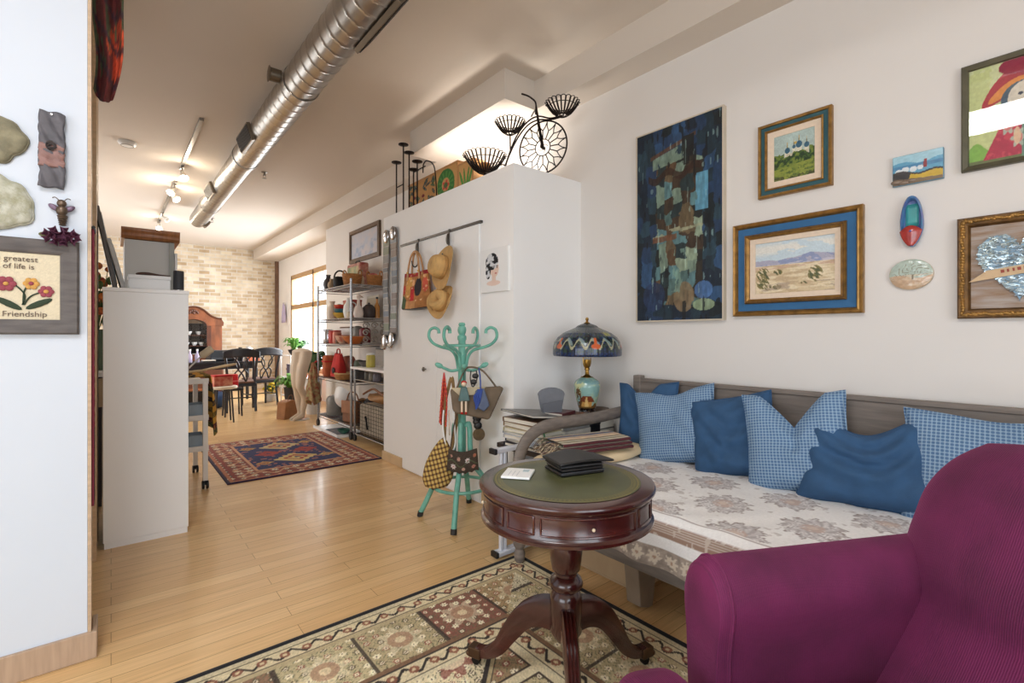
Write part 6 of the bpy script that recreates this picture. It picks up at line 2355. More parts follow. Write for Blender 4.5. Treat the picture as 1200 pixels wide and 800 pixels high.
def vase_col(U, V):
    a = (U * 2 * PI - va0 + PI) % (2 * PI) - PI  # 0 faces the room
    out = full(U, C(140, 178, 172))
    out = mixc(out, C(204, 204, 150), np.clip((fbm(U * 8, V * 3, 4) - 0.42) * 5, 0, 1) * 0.9)
    out = mixc(out, C(112, 156, 164), ((V > 0.80) & (fbm(U * 9, V * 4, 7) > 0.45)) * 0.7)
    cot = (np.abs(a + 0.05) < 0.55) & (V > 0.12) & (V < 0.30)
    out = mixc(out, C(206, 150, 78), cot * 0.95)
    roof = (np.abs(a) < 0.75 - (V - 0.28) * 2.2) & (V > 0.28) & (V < 0.46)
    out = mixc(out, C(122, 60, 38), roof * 0.95)
    gab = (np.abs(a + 0.05) < 0.18 - (V - 0.2) * 0.6) & (V > 0.12) & (V < 0.42)
    out = mixc(out, C(232, 196, 126), gab * 0.9)
    tr = ((a + 0.75) / 0.28) ** 2 + ((V - 0.42) / 0.30) ** 2 < 1
    out = mixc(out, C(96, 62, 34), (tr & (fbm(U * 40, V * 20, 3) > 0.4)) * 0.9)
    bush = (V < 0.20 + 0.05 * np.sin(a * 9)) & ~cot
    out = mixc(out, C(112, 74, 36), bush * 0.9)
    out = mixc(out, C(34, 24, 20), (V < 0.075) * 0.95)
    return out * (0.94 + 0.12 * fbm(U * 30, V * 20, 1))[..., None]


grid_obj('vase', paint_mat('glazed_ceramic', 0.15, coat=0.6), lamp, 96, 60, vase_pos, vase_col)
zt_ = b0 + vh
MB().lathe([(0.001, zt_ - 0.004), (0.040, zt_ - 0.004), (0.042, zt_ + 0.002), (0.022, zt_ + 0.010), (0.014, zt_ + 0.020), (0.012, zt_ + 0.045), (0.018, zt_ + 0.050), (0.018, zt_ + 0.058), (0.012, zt_ + 0.062), (0.022, zt_ + 0.075), (0.022, zt_ + 0.115), (0.001, zt_ + 0.118)], n=24).build('socket', brass, lamp)
m = MB()
for s in (-1, 1):
    m.tube(smooth_path([(s * 0.012, 0, zt_ + 0.055), (s * 0.034, 0, zt_ + 0.085), (s * 0.034, 0, zt_ + 0.14), (s * 0.012, 0, zt_ + 0.30), (0, 0, zt_ + 0.33)], 5), 0.003, 6)
m.build('harp', brass, lamp)
MB().ball((0, 0, zt_ + 0.15), 0.030, 14, (1, 1, 1.2)).build('bulb', mat('frosted_bulb', (236, 232, 224), 0.3), lamp)
s0 = 1.068 - lp_base
sh_prof = [(0.218, 0.0), (0.222, 0.010), (0.221, 0.055), (0.212, 0.090), (0.190, 0.122), (0.155, 0.148), (0.110, 0.168), (0.074, 0.184), (0.060, 0.196), (0.036, 0.206), (0.014, 0.212)]
_zs = [0]
for i in range(1, len(sh_prof)):
    _zs.append(_zs[-1] + math.hypot(sh_prof[i][0] - sh_prof[i - 1][0], sh_prof[i][1] - sh_prof[i - 1][1]))
_zs = [q / _zs[-1] for q in _zs]


def shade_pos(U, V):
    r = np.interp(V, _zs, [q[0] for q in sh_prof])
    z_ = np.interp(V, _zs, [q[1] for q in sh_prof])
    a = U * 2 * PI
    led = 0.0012 * (np.sin(a * 52) > 0.9)
    return (r + led) * np.cos(a), (r + led) * np.sin(a), s0 + z_


def shade_col(U, V):
    a = U * 2 * PI
    n = 84
    out = full(U, C(34, 46, 62))
    i, x = cell(U, 1 / n)
    j, y = cell(V + np.mod(i, 2) * 0.03, 0.06)
    h = hsh(i, j, 4)
    pal = np.array([C(36, 52, 74), C(44, 62, 66), C(30, 36, 48), C(52, 70, 60), C(40, 58, 92)])
    out = pal[(h * 4.99).astype(int)]
    # dragonfly / scroll border
    bnd = (V > 0.09) & (V < 0.40)
    t = (U * 16) % 1.0
    scr = np.abs(V - 0.25 - 0.09 * np.sin(t * 2 * PI)) < 0.028
    out = mixc(out, C(176, 172, 140), (bnd & scr) * 0.95)
    wing = ((t - 0.5) / 0.30) ** 2 + ((V - 0.30 + 0.25 * (t - 0.5)) / 0.045) ** 2 < 1
    out = mixc(out, C(140, 160, 156), (bnd & wing) * 0.85)
    k = np.floor(U * 16)
    orng = (((t - 0.5) / 0.34) ** 2 + ((V - 0.20) / 0.05) ** 2 < 1) | ((np.abs(t - 0.5) < 0.10) & (V > 0.18) & (V < 0.38))
    out = mixc(out, C(206, 92, 44), (bnd & orng & (np.mod(k, 3) == 1)) * 0.95)
    out = mixc(out, C(30, 52, 104), ((V < 0.085)) * 0.8)
    # lead lines
    up = (V > 0.44) & (V < 0.74)
    jew = hsh(np.floor(U * 18), np.floor(V * 7), 8)
    out = mixc(out, C(168, 164, 72), (up & (jew > 0.90)) * 0.85)
    out = mixc(out, C(112, 116, 104), ((V > 0.55) & (V < 0.74) & (jew < 0.3)) * 0.8)
    out = mixc(out, C(70, 74, 70), (V > 0.76) * 0.6)
    lead = (np.abs(x) > 0.42 / n) | (np.abs(y) > 0.027)
    out = mixc(out, C(24, 24, 26), (lead & ~(bnd & (scr | wing | orng))) * 0.85)
    return out


grid_obj('lamp_shade', paint_mat('stained_glass', 0.25, coat=0.3), lamp, 300, 70, shade_pos, shade_col, thick=0.004)
MB().lathe([(0.014, s0 + 0.208), (0.022, s0 + 0.214), (0.010, s0 + 0.220), (0.006, s0 + 0.228), (0.012, s0 + 0.238), (0.010, s0 + 0.246), (0.001, s0 + 0.252)], n=18).build('finial', brass, lamp)
cpb = thing('black_cup', 'small black cup in front of the lamp foot', 'cup', (2.30, 2.045, z2 - 0.021), 0)
cpb.location = (2.300, 2.07, 0.654)
MB().lathe([(0.001, 0), (0.022, 0), (0.028, 0.07), (0.026, 0.07), (0.020, 0.004), (0.001, 0.004)], n=20).build('cup', black_plastic, cpb)
MB().lathe([(0.029, 0.064), (0.030, 0.070), (0.027, 0.071)], n=20, close=False).build('rim', chrome, cpb)
# support for the cup: a box
bx_ = thing('small_box', 'small dark box under the black cup beside the lamp', 'box', (2.33, 2.06, 0.531))
MB().bx(-0.055, 0.055, -0.045, 0.045, 0, 0.110).build('body', lea, bx_, bevel=0.003)
MB().bx(-0.057, 0.057, -0.047, 0.047, 0.110, 0.122).build('lid', lea, bx_, bevel=0.003)
dsh = thing('leaf_dish', 'shallow brown dish standing behind the lamp near the wall', 'dish', (2.575, 2.20, stk - 0.001), 0.4)
MB().lathe([(0.001, 0.0), (0.040, 0.0), (0.075, 0.040), (0.078, 0.050), (0.072, 0.042), (0.036, 0.006), (0.001, 0.005)], n=24).build('dish', mat('dish_brown', (120, 104, 92), 0.4, var=0.2, scale=20), dsh)

# white folded aluminium frame behind the daybed end
wf_m = mat('white_aluminium', (226, 230, 240), 0.3, 0.2)
wf = thing('drying_rack', 'white folded metal frame standing behind the curved end of the daybed', 'rack', (1.70, 2.045, 0.0))
m = MB()
for s in (-0.011, 0.011):
    m.box((-0.062 + s * 1.1, 0.02, 0.30), (0.018, 0.022, 0.545))
m.build('upright', wf_m, wf, bevel=0.003)
m = MB()
for s in (-0.012, 0.012):
    m.box((0.10, 0.02 + s * 1.0, 0.582), (0.44, 0.018, 0.022))
m.build('top_bar', wf_m, wf, bevel=0.003)
m = MB()
for s in (-0.016, 0.016):
    m.box((0.10, 0.02 + s, 0.030), (0.42, 0.020, 0.024))
m.build('foot_bar', wf_m, wf, bevel=0.003)
for (x, z_) in ((-0.128, 0.582), (-0.116, 0.030), (0.316, 0.030)):
    MB().box((x, 0.02, z_), (0.018, 0.056, 0.030)).build('end_cap', black_plastic, wf, bevel=0.004)
MB().tube([(0.02, 0.02, 0.05), (0.20, 0.02, 0.56)], 0.010, 8).build('brace', wf_m, wf)
# ================================================================ hanging textiles at the end of the left wall
def red_fringe(U, V):
    out = full(U, C(150, 30, 52))
    out = mixc(out, C(206, 180, 160), (np.abs(U - 0.5) < 0.16) & (np.sin(V * 150) > 0.1))
    out = mixc(out, C(60, 34, 50), V < 0.28)
    return out


tx = thing('textile_hanging', 'narrow red woven textile hanging on the wooden end of the left wall', 'textile', (-0.0565, 2.46, 1.08), PI / 2)
art('woven_band', tx, 0.10, 1.04, red_fringe, 16, 160, y=-0.008, m=paint_mat('woven_textile', 0.95, 0.4, 300))
MB().bx(-0.05, 0.05, -0.0075, 0.0, -0.52, 0.52).build('backing', mat('textile_back', (120, 40, 56), 0.9), tx, smooth=False)
MB().cyl((-0.06, -0.006, 0.525), (0.06, -0.006, 0.525), 0.006, n=10).build('hanging_rod', black_metal, tx)


def kilim(U, V):
    out = full(U, C(104, 46, 44))
    out = mixc(out, C(206, 84, 52), (fbm(U * 4, V * 7, 3) > 0.55) * 0.9)
    out = mixc(out, C(74, 92, 64), (fbm(U * 6, V * 6, 8) > 0.60) * 0.8)
    out = mixc(out, C(60, 44, 56), (np.sin(V * 40 + U * 6) > 0.75) * 0.7)
    return out * (0.85 + 0.3 * vn(U * 60, V * 90, 2))[..., None]


kl = grid_obj('draped_scarf', paint_mat('woven_textile', 0.95), None, 24, 60,
              lambda U, V: (-0.050 + U * (0.045 + 0.050 * np.clip(np.sin(V * 2.6 + 0.2), 0, 1)) + 0.008 * np.sin(V * 11), 2.60 + 0.05 * np.sin(U * 9 + V * 3) * (0.5 + V * 0.5), 2.20 + 0.93 * V - 0.05 * np.sin(U * 3.0)), kilim, thick=0.006)
tag(kl, 'dark red and orange woven scarf hanging high at the wall end', 'textile')

# ================================================================ white bookcase and what stands on it
bc = thing('bookcase', 'white half-height bookcase seen from its plain end panel', 'bookcase', (0.165, 3.55, 0))
MB().bx(-0.20, 0.20, 0.0, 0.022, 0.035, 1.45).build('end_panel', white_m, bc, bevel=0.002)
MB().bx(-0.20, 0.20, 0.70, 0.722, 0.035, 1.45).build('end_panel', white_m, bc, bevel=0.002)
MB().bx(-0.204, 0.204, -0.004, 0.726, 1.45, 1.472).build('top_panel', white_m, bc, bevel=0.002)
MB().bx(0.185, 0.20, 0.022, 0.70, 0.035, 1.45).build('back_panel', white_m, bc, smooth=False)
MB().bx(-0.195, 0.195, 0.004, 0.718, 0.0, 0.035).build('plinth', white_m, bc, smooth=False)
for z in (0.40, 0.75, 1.10):
    MB().bx(-0.195, 0.185, 0.022, 0.70, z, z + 0.018).build('shelf', white_m, bc, smooth=False)
wbx = thing('white_box', 'white cardboard box on top of the white bookcase', 'box', (0.185, 3.80, 1.472))
MB().bx(-0.103, 0.103, -0.07, 0.07, 0, 0.075).build('body', white_m, wbx, bevel=0.002)
MB().bx(-0.106, 0.106, -0.073, 0.073, 0.075, 0.098).build('lid', white_m, wbx, bevel=0.002)
br_ = thing('hair_brush', 'dark brown brush lying on the white box on the bookcase', 'brush', (0.20, 3.79, 1.5705), -0.15)
MB().ball((-0.035, 0, 0.012), 0.040, 14, (1.25, 0.55, 0.32)).build('head', mat('brush_brown', (82, 58, 50), 0.5, var=0.25, scale=40), br_)
MB().tube([(0.0, 0, 0.012), (0.04, 0, 0.008), (0.092, 0, 0.006)], [0.009, 0.006, 0.005], 8).build('handle', mat('brush_brown', (82, 58, 50)), br_)
spk = thing('round_speaker', 'dark grey upright cylinder on the right end of the white bookcase top', 'speaker', (0.330, 3.72, 1.472))
MB().lathe([(0.001, 0), (0.027, 0), (0.029, 0.004), (0.029, 0.130), (0.026, 0.136), (0.001, 0.137)], n=28).build('body', mat('speaker_grey', (52, 54, 58), 0.6, bump=0.2, bscale=300), spk)
MB().lathe([(0.0292, 0.012), (0.0298, 0.014), (0.0292, 0.016)], n=28, close=False).build('base_ring', chrome, spk)
grey_fr = mat('grey_frame_wood', (96, 92, 90), 0.5, var=0.15, scale=8)
for (lb, x1, x0, z1, y0, y1, m) in (('large dark grey picture frame leaning edge-on at the left of the bookcase top', -0.052, 0.030, 1.94, 3.62, 3.92, grey_fr), ('shorter pale grey canvas leaning in front of the dark frame on the bookcase', -0.002, 0.066, 1.76, 3.60, 3.86, mat('pale_grey_canvas', (188, 190, 190), 0.6))):
    h_ = math.hypot(z1 - 1.475, x0 - x1)
    t_ = thing('leaning_frame', lb, 'picture', (x0, (y0 + y1) / 2, 1.4735), rot=(0, -math.atan2(x0 - x1, z1 - 1.475), 0))
    MB().bx(-0.020, 0.0, -(y1 - y0) / 2, (y1 - y0) / 2, 0.0, h_).build('frame', m, t_, bevel=0.003)
    MB().bx(0.0, 0.004, -(y1 - y0) / 2 + 0.03, (y1 - y0) / 2 - 0.03, 0.03, h_ - 0.03).build('canvas', mat('pale_grey_canvas', (188, 190, 190)), t_, smooth=False)

# kitchen cabinet in the gap left of the bookcase
kc = thing('kitchen_cabinet', 'wooden kitchen cabinet with white worktop in the gap left of the bookcase', 'cabinet', (-0.55, 4.75, 0))
MB().bx(-0.52, 0.50, -0.28, 0.30, 0.0, 0.91).build('body', mat('cabinet_dark', (62, 56, 60), 0.5), kc, smooth=False)
MB().bx(-0.54, 0.53, -0.31, 0.30, 0.91, 0.945).build('worktop', white_m, kc, bevel=0.003)
for k, (a, b__) in enumerate(((-0.51, -0.01), (0.0, 0.52))):
    d_ = MB().bx(a, b__, -0.302, -0.28, 0.70, 0.90).build('drawer', mat('drawer_wood', (196, 172, 140), 0.5, var=0.1, scale=5), kc, bevel=0.002)
    MB().cyl(((a + b__) / 2 - 0.06, -0.32, 0.80), ((a + b__) / 2 + 0.06, -0.32, 0.80), 0.006, n=8).build('drawer_handle', chrome, d_)
vf = thing('flower_vase', 'vase of orange flowers on the kitchen worktop', 'vase', (-0.085, 4.72, 0.945))
MB().lathe([(0.001, 0), (0.05, 0), (0.065, 0.10), (0.045, 0.24), (0.055, 0.30), (0.050, 0.30), (0.04, 0.24), (0.001, 0.02)], n=20).build('vase', mat('vase_green', (86, 104, 80), 0.3), vf)
fm_, lf_ = MB(), MB()
rn = random.Random(5)
for k in range(22):
    a, r_, z = rn.uniform(0, 2 * PI), rn.uniform(0.02, 0.10), rn.uniform(0.42, 0.78)
    fm_.ball((r_ * math.cos(a), r_ * math.sin(a), z), rn.uniform(0.018, 0.03), 8)
    lf_.tube([(0, 0, 0.25), (r_ * math.cos(a), r_ * math.sin(a), z)], 0.003, 5)
    lf_.ball((r_ * 1.1 * math.cos(a + 0.6), r_ * 1.1 * math.sin(a + 0.6), z - 0.08), 0.02, 6, (1, 1, 1.6))
fm_.build('blossoms', mat('blossom_orange', (206, 120, 48), 0.7, col2=(150, 60, 40), scale=20), vf)
lf_.build('stems_and_leaves', mat('leaf_mid', (78, 100, 52), 0.7), vf)

# tall grey cabinet with cornice behind the bookcase
ta = thing('tall_cabinet', 'tall grey cabinet with brown wooden cornice behind the white bookcase', 'cabinet', (0.232, 4.86, 0))
gpaint = mat('cabinet_grey', (212, 214, 214), 0.5)
corn = mat('cornice_wood', (160, 104, 62), 0.4, var=0.2, scale=8, stretch=(6, 1, 1), coat=0.3)
MB().bx(-0.155, 0.150, -0.24, 0.24, 0, 1.92).build('body', gpaint, ta, bevel=0.002)
MB().prism([(-0.24, 1.925), (-0.262, 1.945), (-0.262, 1.965), (-0.275, 1.985), (-0.275, 2.005), (0.24, 2.005), (0.24, 1.925)], 0.36, mtx=Matrix.Translation((0.185, 0, 0)) @ Matrix.Rotation(PI / 2, 4, 'Z'), y0=0.0).build('cornice', corn, ta, bevel=0.002)
MB().bx(0.115, 0.150, -0.256, -0.24, 0.2, 1.92).build('face_stile', mat('stile_grey', (166, 170, 166), 0.5), ta, bevel=0.002)
wd_ = MB().bx(0.152, 0.168, -0.26, 0.20, 0.3, 1.84).build('open_door', white_m, ta, bevel=0.002)
MB().ball((0.176, -0.23, 1.66), 0.012, 10).build('door_knob', black_metal, wd_)

# white trolley
tr = thing('kitchen_trolley', 'white wheeled trolley beside the white bookcase', 'trolley', (0.502, 4.765, 0))
wmt = mat('white_metal', (232, 226, 220), 0.35)
for sx_ in (-0.070, 0.068):
    for sy_ in (-0.29, 0.29):
        lg = MB().bx(sx_ - 0.017, sx_ + 0.017, sy_ - 0.017, sy_ + 0.017, 0.065, 0.84).build('leg', wmt, tr, bevel=0.003)
        c_ = MB()
        for q in (-0.014, 0.014):
            c_.cyl((sx_ + q - 0.008, sy_, 0.032), (sx_ + q + 0.008, sy_, 0.032), 0.032, n=18)
        c_.cyl((sx_, sy_, 0.03), (sx_, sy_, 0.07), 0.008)
        c_.build('caster', black_plastic, lg, bevel=0.002)
for z in (0.31, 0.55, 0.835):
    MB().bx(-0.09, 0.09, -0.305, 0.305, z - 0.012, z).bx(-0.09, 0.09, -0.305, -0.295, z, z + 0.03).bx(-0.09, 0.09, 0.295, 0.305, z, z + 0.03).build('shelf', wmt, tr, bevel=0.002)
binm = mat('bin_blue_grey', (150, 164, 176), 0.5, var=0.15, scale=9)
for (z, y, lb) in ((0.552, -0.19, 'blue-grey plastic bin on the middle trolley shelf'), (0.312, -0.19, 'blue-grey plastic bin on the lowest trolley shelf')):
    b_ = thing('storage_bin', lb, 'bin', (0.502, 4.765 + y, z))
    MB().bx(-0.065, 0.065, -0.085, 0.085, 0, 0.008).bx(-0.065, -0.058, -0.085, 0.085, 0, 0.11).bx(0.058, 0.065, -0.085, 0.085, 0, 0.11).bx(-0.065, 0.065, -0.085, -0.078, 0, 0.11).bx(-0.065, 0.065, 0.078, 0.085, 0, 0.11).build('bin', binm, b_, bevel=0.002)
    MB().bx(-0.05, 0.05, -0.075, 0.07, 0.009, 0.085).build('folded_cloths', mat('cloth_grey', (206, 206, 204), 0.9, var=0.15, scale=30), b_, bevel=0.02, seg=3)


def mustard(U, V):
    out = full(U, C(204, 148, 56))
    t = V * 14
    k = np.floor(t) % 7
    out = np.where((k == 1)[..., None], C(58, 46, 38), out)
    out = np.where((k == 3)[..., None], C(112, 92, 44), out)
    out = np.where((k == 5)[..., None], C(92, 40, 40), out)
    out = np.where((k == 6)[..., None], C(70, 76, 50), out)
    out = mixc(out, C(206, 160, 76), (vn(U * 40, V * 60, 3) > 0.72) * 0.6)
    return out


def throw_pos(U, V):
    s = V * 0.78
    X = np.where(s < 0.22, 0.42 + s * 0.87, 0.615 + 0.03 * np.sin(U * 9) * np.clip((s - 0.22) * 3, 0, 1) + 0.035 * np.clip(s - 0.22, 0, 1))
    Z = np.where(s < 0.22, 0.872 + 0.012 * np.sin(U * 14), 0.872 - (s - 0.22) * (0.85 - 0.25 * U))
    Y = 4.52 + U * 0.40 + 0.02 * np.sin(s * 12)
    return X, Y, Z


th_ = grid_obj('throw_blanket', paint_mat('woven_textile', 0.95), None, 40, 90, throw_pos, mustard, thick=0.006)
tag(th_, 'mustard and brown striped textile draped over the white trolley', 'textile')
jr = thing('utensil_jar', 'jar on the trolley behind the bookcase holding the brush', 'jar', (0.435, 4.62, 0.879))
MB().lathe([(0.001, 0), (0.035, 0), (0.045, 0.05), (0.042, 0.12), (0.044, 0.13), (0.040, 0.13), (0.036, 0.02), (0.001, 0.006)], n=20).build('jar', mat('jar_clay', (150, 120, 92), 0.6), jr)
pale_w = mat('pale_handle_wood', (214, 188, 146), 0.5, var=0.08, scale=8)
bw_ = thing('lint_brush', 'pale cylindrical brush with thin handle sticking up beside the bookcase', 'brush', (0.44, 4.62, 0.90), 0)
MB().tube([(0, 0, 0), (0.12, -0.02, 0.135)], 0.006, 8).build('handle', white_plastic, bw_)
MB().tube([(0.115, -0.02, 0.130), (0.125, -0.021, 0.140), (0.185, -0.030, 0.190), (0.195, -0.031, 0.197)], [0.018, 0.030, 0.030, 0.020], 14).build('brush_head', mat('brush_cream', (206, 188, 160), 0.8, bump=0.5, bscale=200), bw_)
pd = thing('wooden_paddle', 'long pale wooden paddle lying on the draped trolley and pointing to the dining chairs', 'paddle', (0.50, 4.70, 0.899), 0.30)
MB().tube([(-0.06, 0, 0.004), (0.08, 0, 0.012), (0.12, 0, 0.018)], 0.009, 10).build('handle', pale_w, pd)
MB().tube([(0.10, 0, 0.016), (0.15, 0, 0.024), (0.26, 0, 0.040), (0.34, 0, 0.052), (0.36, 0, 0.055)], [0.010, 0.026, 0.032, 0.028, 0.012], 14, flat=0.35, up=(0, 1, 0)).build('blade', pale_w, pd)

# ================================================================ ceiling fittings
duct_m = mat('galvanised_steel', (176, 172, 166), 0.33, 0.95, var=0.10, scale=3, stretch=(1, 4, 1))
DX, DZ, DR = 1.023, 2.954, 0.1187
dc = thing('air_duct', 'long round galvanised spiral duct under the ceiling', 'duct', (DX, 0, DZ))


def duct_surf(y0, y1, R, pitch, nseg):
    n = 48
    L = y1 - y0
    vs, fs = [], []
    for i in range(nseg + 1):
        y = y0 + L * i / nseg
        for j in range(n):
            a = 2 * PI * j / n
            ph = (y / pitch - j / n) % 1.0
            d = min(ph, 1 - ph)
            r = R + (0.0030 if d < 0.055 else 0.0)
            vs.append((r * math.cos(a), y, r * math.sin(a)))
    for i in range(nseg):
        for j in range(n):
            fs.append((i * n + j, i * n + (j + 1) % n, (i + 1) * n + (j + 1) % n, (i + 1) * n + j))
    return MB().add(vs, fs)


duct_surf(-2.9, 5.35, DR, 0.115, 860).build('duct_run', duct_m, dc, ang=20)
d2 = duct_surf(5.35, 8.75, DR * 0.94, 0.115, 360)
d2.f.append(tuple(360 * 48 + j for j in range(48)))
d2.build('duct_end_run', duct_m, dc, ang=20)
MB().lathe([(DR * 0.93, 0), (DR * 1.05, 0), (DR * 1.05, 0.05), (DR * 0.93, 0.05)], n=48, mtx=Matrix.Translation((0, 5.33, 0)) @ Matrix.Rotation(-PI / 2, 4, 'X'), close=False).build('collar', duct_m, dc)
reg_m = mat('register_dark', (52, 46, 42), 0.5, 0.5)
reg_f = mat('register_frame', (120, 108, 92), 0.4, 0.7)


def register(y, ang, L, w):
    """supply grille standing off the duct: ang in the xz plane"""
    ca, sa = math.cos(ang), math.sin(ang)
    R = Matrix(((-sa, 0, ca, 0), (0, 1, 0, 0), (ca, 0, sa, 0), (0, 0, 0, 1)))
    m = Matrix.Translation((0, y, 0)) @ R
    q = MB()
    q.box((0, 0, DR + 0.006), (w, L, 0.03), mtx=m)
    f_ = q.build('register_frame', reg_f, dc, bevel=0.003)
    q = MB()
    k = max(5, int(L / 0.03))
    for i in range(k):
        q.box((0, -L / 2 + L * (i + 0.5) / k, DR + 0.0235), (w - 0.03, L / k * 0.55, 0.006), mtx=m)
    q.box((0, 0, DR + 0.0205), (w - 0.02, L - 0.02, 0.003), mtx=m)
    q.build('louvres', reg_m, f_)


register(4.75, math.radians(198), 0.42, 0.145)
register(6.75, math.radians(200), 0.42, 0.14)
register(2.45, math.radians(-38), 0.55, 0.13)
register(8.60, math.radians(-40), 0.16, 0.10)
for y in (3.55, 7.6, 0.5):
    st = MB().lathe([(DR + 0.005, -0.02), (DR + 0.008, -0.02), (DR + 0.008, 0.02), (DR + 0.005, 0.02)], n=40, mtx=Matrix.Translation((0, y, 0)) @ Matrix.Rotation(-PI / 2, 4, 'X'), close=False)
    st.bx(-0.016, 0.016, y - 0.012, y + 0.012, DR, CEIL - DZ)
    st.build('hanger_strap', duct_m, dc, smooth=False)
dmp = MB().lathe([(0.001, 0), (0.045, 0), (0.045, 0.07), (0.055, 0.075), (0.001, 0.08)], n=20, mtx=Matrix.Translation((-DR * 0.93, 3.65, 0.05)) @ Matrix.Rotation(-PI / 2, 4, 'Y') @ Matrix.Rotation(0.0, 4, 'X'))
dmp.build('damper_cap', reg_f, dc)

tk = thing('track_light', 'ceiling track with five small spot lamps left of the duct', 'light', (0.62, 0, CEIL))
trm = mat('track_metal', (150, 146, 140), 0.35, 0.8)
MB().bx(-0.017, 0.017, 5.08, 6.75, -0.025, 0).build('track', trm, tk, bevel=0.002)
MB().bx(-0.017, 0.017, 7.35, 10.2, -0.025, 0).build('track', trm, tk, bevel=0.002)
bulb_on = mat('spot_bulb', (255, 240, 214), 0.4, emit=14)


def spot(y, dx, dz, on=True, sc=1.0):
    st_ = MB().cyl((0, y, -0.025), (0, y, -0.07), 0.009, n=10)
    st_.box((0, y, -0.032), (0.030, 0.09, 0.018))
    base_ = st_.build('lamp_stem', trm, tk)
    d = Vector((dx, -0.55, dz)).normalized()
    p = Vector((0, y, -0.085))
    m = MB().tube([p - d * 0.02, p + d * 0.01, p + d * 0.075, p + d * 0.095], [0.014, 0.022, 0.042, 0.047], 18)
    m.build('lamp_head', mat('lamp_head_white', (226, 222, 214), 0.35), base_)
    MB().ball(tuple(p + d * 0.088), 0.036, 14).build('bulb', bulb_on if on else mat('frosted_bulb', (236, 232, 224)), base_)
    if on:
        q = Vector((0.62, 0, CEIL)) + p + d * 0.16
        point('spot_lamp', tuple(q), 4.0, (1.0, 0.86, 0.68), 0.03)


spot(6.62, 0.15, -0.8)
spot(7.45, -0.5, -0.7)
spot(7.75, 0.5, -0.8)
spot(9.3, 0.6, -0.5, False)
spot(9.95, -0.1, -0.8)
sd_ = thing('smoke_detector', 'round white smoke detector on the ceiling left of the track light', 'smoke detector', (0.125, 6.18, CEIL))
MB().lathe([(0.001, 0), (0.075, 0), (0.078, -0.012), (0.070, -0.03), (0.045, -0.042), (0.001, -0.044)], n=32).build('body', white_plastic, sd_)
MB().lathe([(0.052, -0.0395), (0.054, -0.043), (0.05, -0.0425)], n=32, close=False).build('vent_ring', trm, sd_)
for (x, y, lb) in ((1.40, 6.30, 'ceiling sprinkler head right of the duct'), (1.28, 9.3, 'ceiling sprinkler head near the far end of the duct')):
    s_ = thing('sprinkler', lb, 'sprinkler', (x, y, CEIL))
    MB().lathe([(0.001, 0), (0.035, 0), (0.035, -0.006), (0.012, -0.010), (0.010, -0.04), (0.001, -0.042)], n=18).build('escutcheon', trm, s_)
    MB().tube([(0.012, 0, -0.03), (0.014, 0, -0.055), (0, 0, -0.07), (-0.014, 0, -0.055), (-0.012, 0, -0.03)], 0.003, 6).build('yoke', trm, s_)
    MB().lathe([(0.001, -0.070), (0.024, -0.071), (0.024, -0.074), (0.001, -0.075)], n=18).build('deflector', trm, s_)

# ================================================================ wire shelving and its load
RK = (2.13, 2.585, 5.5, 6.67)
rk = thing('wire_shelving', 'tall chrome wire shelving packed with kitchen things along the right wall', 'shelving', (2.36, 6.085, 0))
post_m = mat('shelf_chrome', (168, 170, 174), 0.25, 0.95)
LV = [0.16, 0.66, 1.10, 1.41, 1.80]
for x in (-0.225, 0.225):
    for y in (-0.58, 0.58):
        p_ = MB().cyl((x, y, 0.09), (x, y, 1.86), 0.0135, n=12).build('post', post_m, rk)
        w_ = MB().cyl((x - 0.014, y, 0.042), (x + 0.014, y, 0.042), 0.042, n=18)
        w_.cyl((x, y, 0.04), (x, y, 0.10), 0.012)
        w_.build('caster', black_plastic, p_, bevel=0.003)
for z in LV:
    m = MB()
    for (a, b__) in (((-0.225, -0.58), (0.225, -0.58)), ((-0.225, 0.58), (0.225, 0.58)), ((-0.225, -0.58), (-0.225, 0.58)), ((0.225, -0.58), (0.225, 0.58))):
        m.cyl((a[0], a[1], z - 0.006), (b__[0], b__[1], z - 0.006), 0.006, n=8)
        m.cyl((a[0], a[1], z - 0.034), (b__[0], b__[1], z - 0.034), 0.005, n=8)
    for k in range(46):
        y = -0.57 + 1.14 * k / 45
        m.cyl((-0.225, y, z - 0.004), (0.225, y, z - 0.004), 0.003, n=5)
    for x in (-0.1, 0.0, 0.1):
        m.cyl((x, -0.58, z - 0.010), (x, 0.58, z - 0.010), 0.004, n=6)
    m.build('wire_shelf', post_m, rk)


def vessel(name, label, cat, loc, prof, m, extra=None, n=24, rot=None, part='body', thick=0.0):
    t = thing(name, label, cat, loc, rot=rot)
    MB().lathe(prof, n=n, close=not thick).build(part, m, t, thick=thick)
    if extra:
        extra(t)
    return t


def bowl_prof(R, h):
    return [(0.001, 0), (R * 0.45, 0), (R * 0.5, 0.006), (R * 0.85, h * 0.55), (R, h), (R * 0.96, h), (R * 0.80, h * 0.55), (R * 0.45, 0.014), (0.001, 0.012)]


def jug_prof(R, h):
    return [(0.001, 0), (R * 0.7, 0), (R, h * 0.35), (R * 0.85, h * 0.62), (R * 0.45, h * 0.78), (R * 0.42, h * 0.92), (R * 0.55, h), (R * 0.48, h), (R * 0.36, h * 0.9), (0.001, h * 0.88)]


def jar_prof(R, h):
    return [(0.001, 0), (R * 0.9, 0), (R, h * 0.1), (R, h * 0.85), (R * 0.8, h), (R * 0.72, h), (R * 0.85, h * 0.8), (R * 0.85, h * 0.1), (0.001, h * 0.06)]


wick = mat('wicker', (172, 118, 66), 0.7, var=0.22, scale=40, bump=0.6, bscale=110)


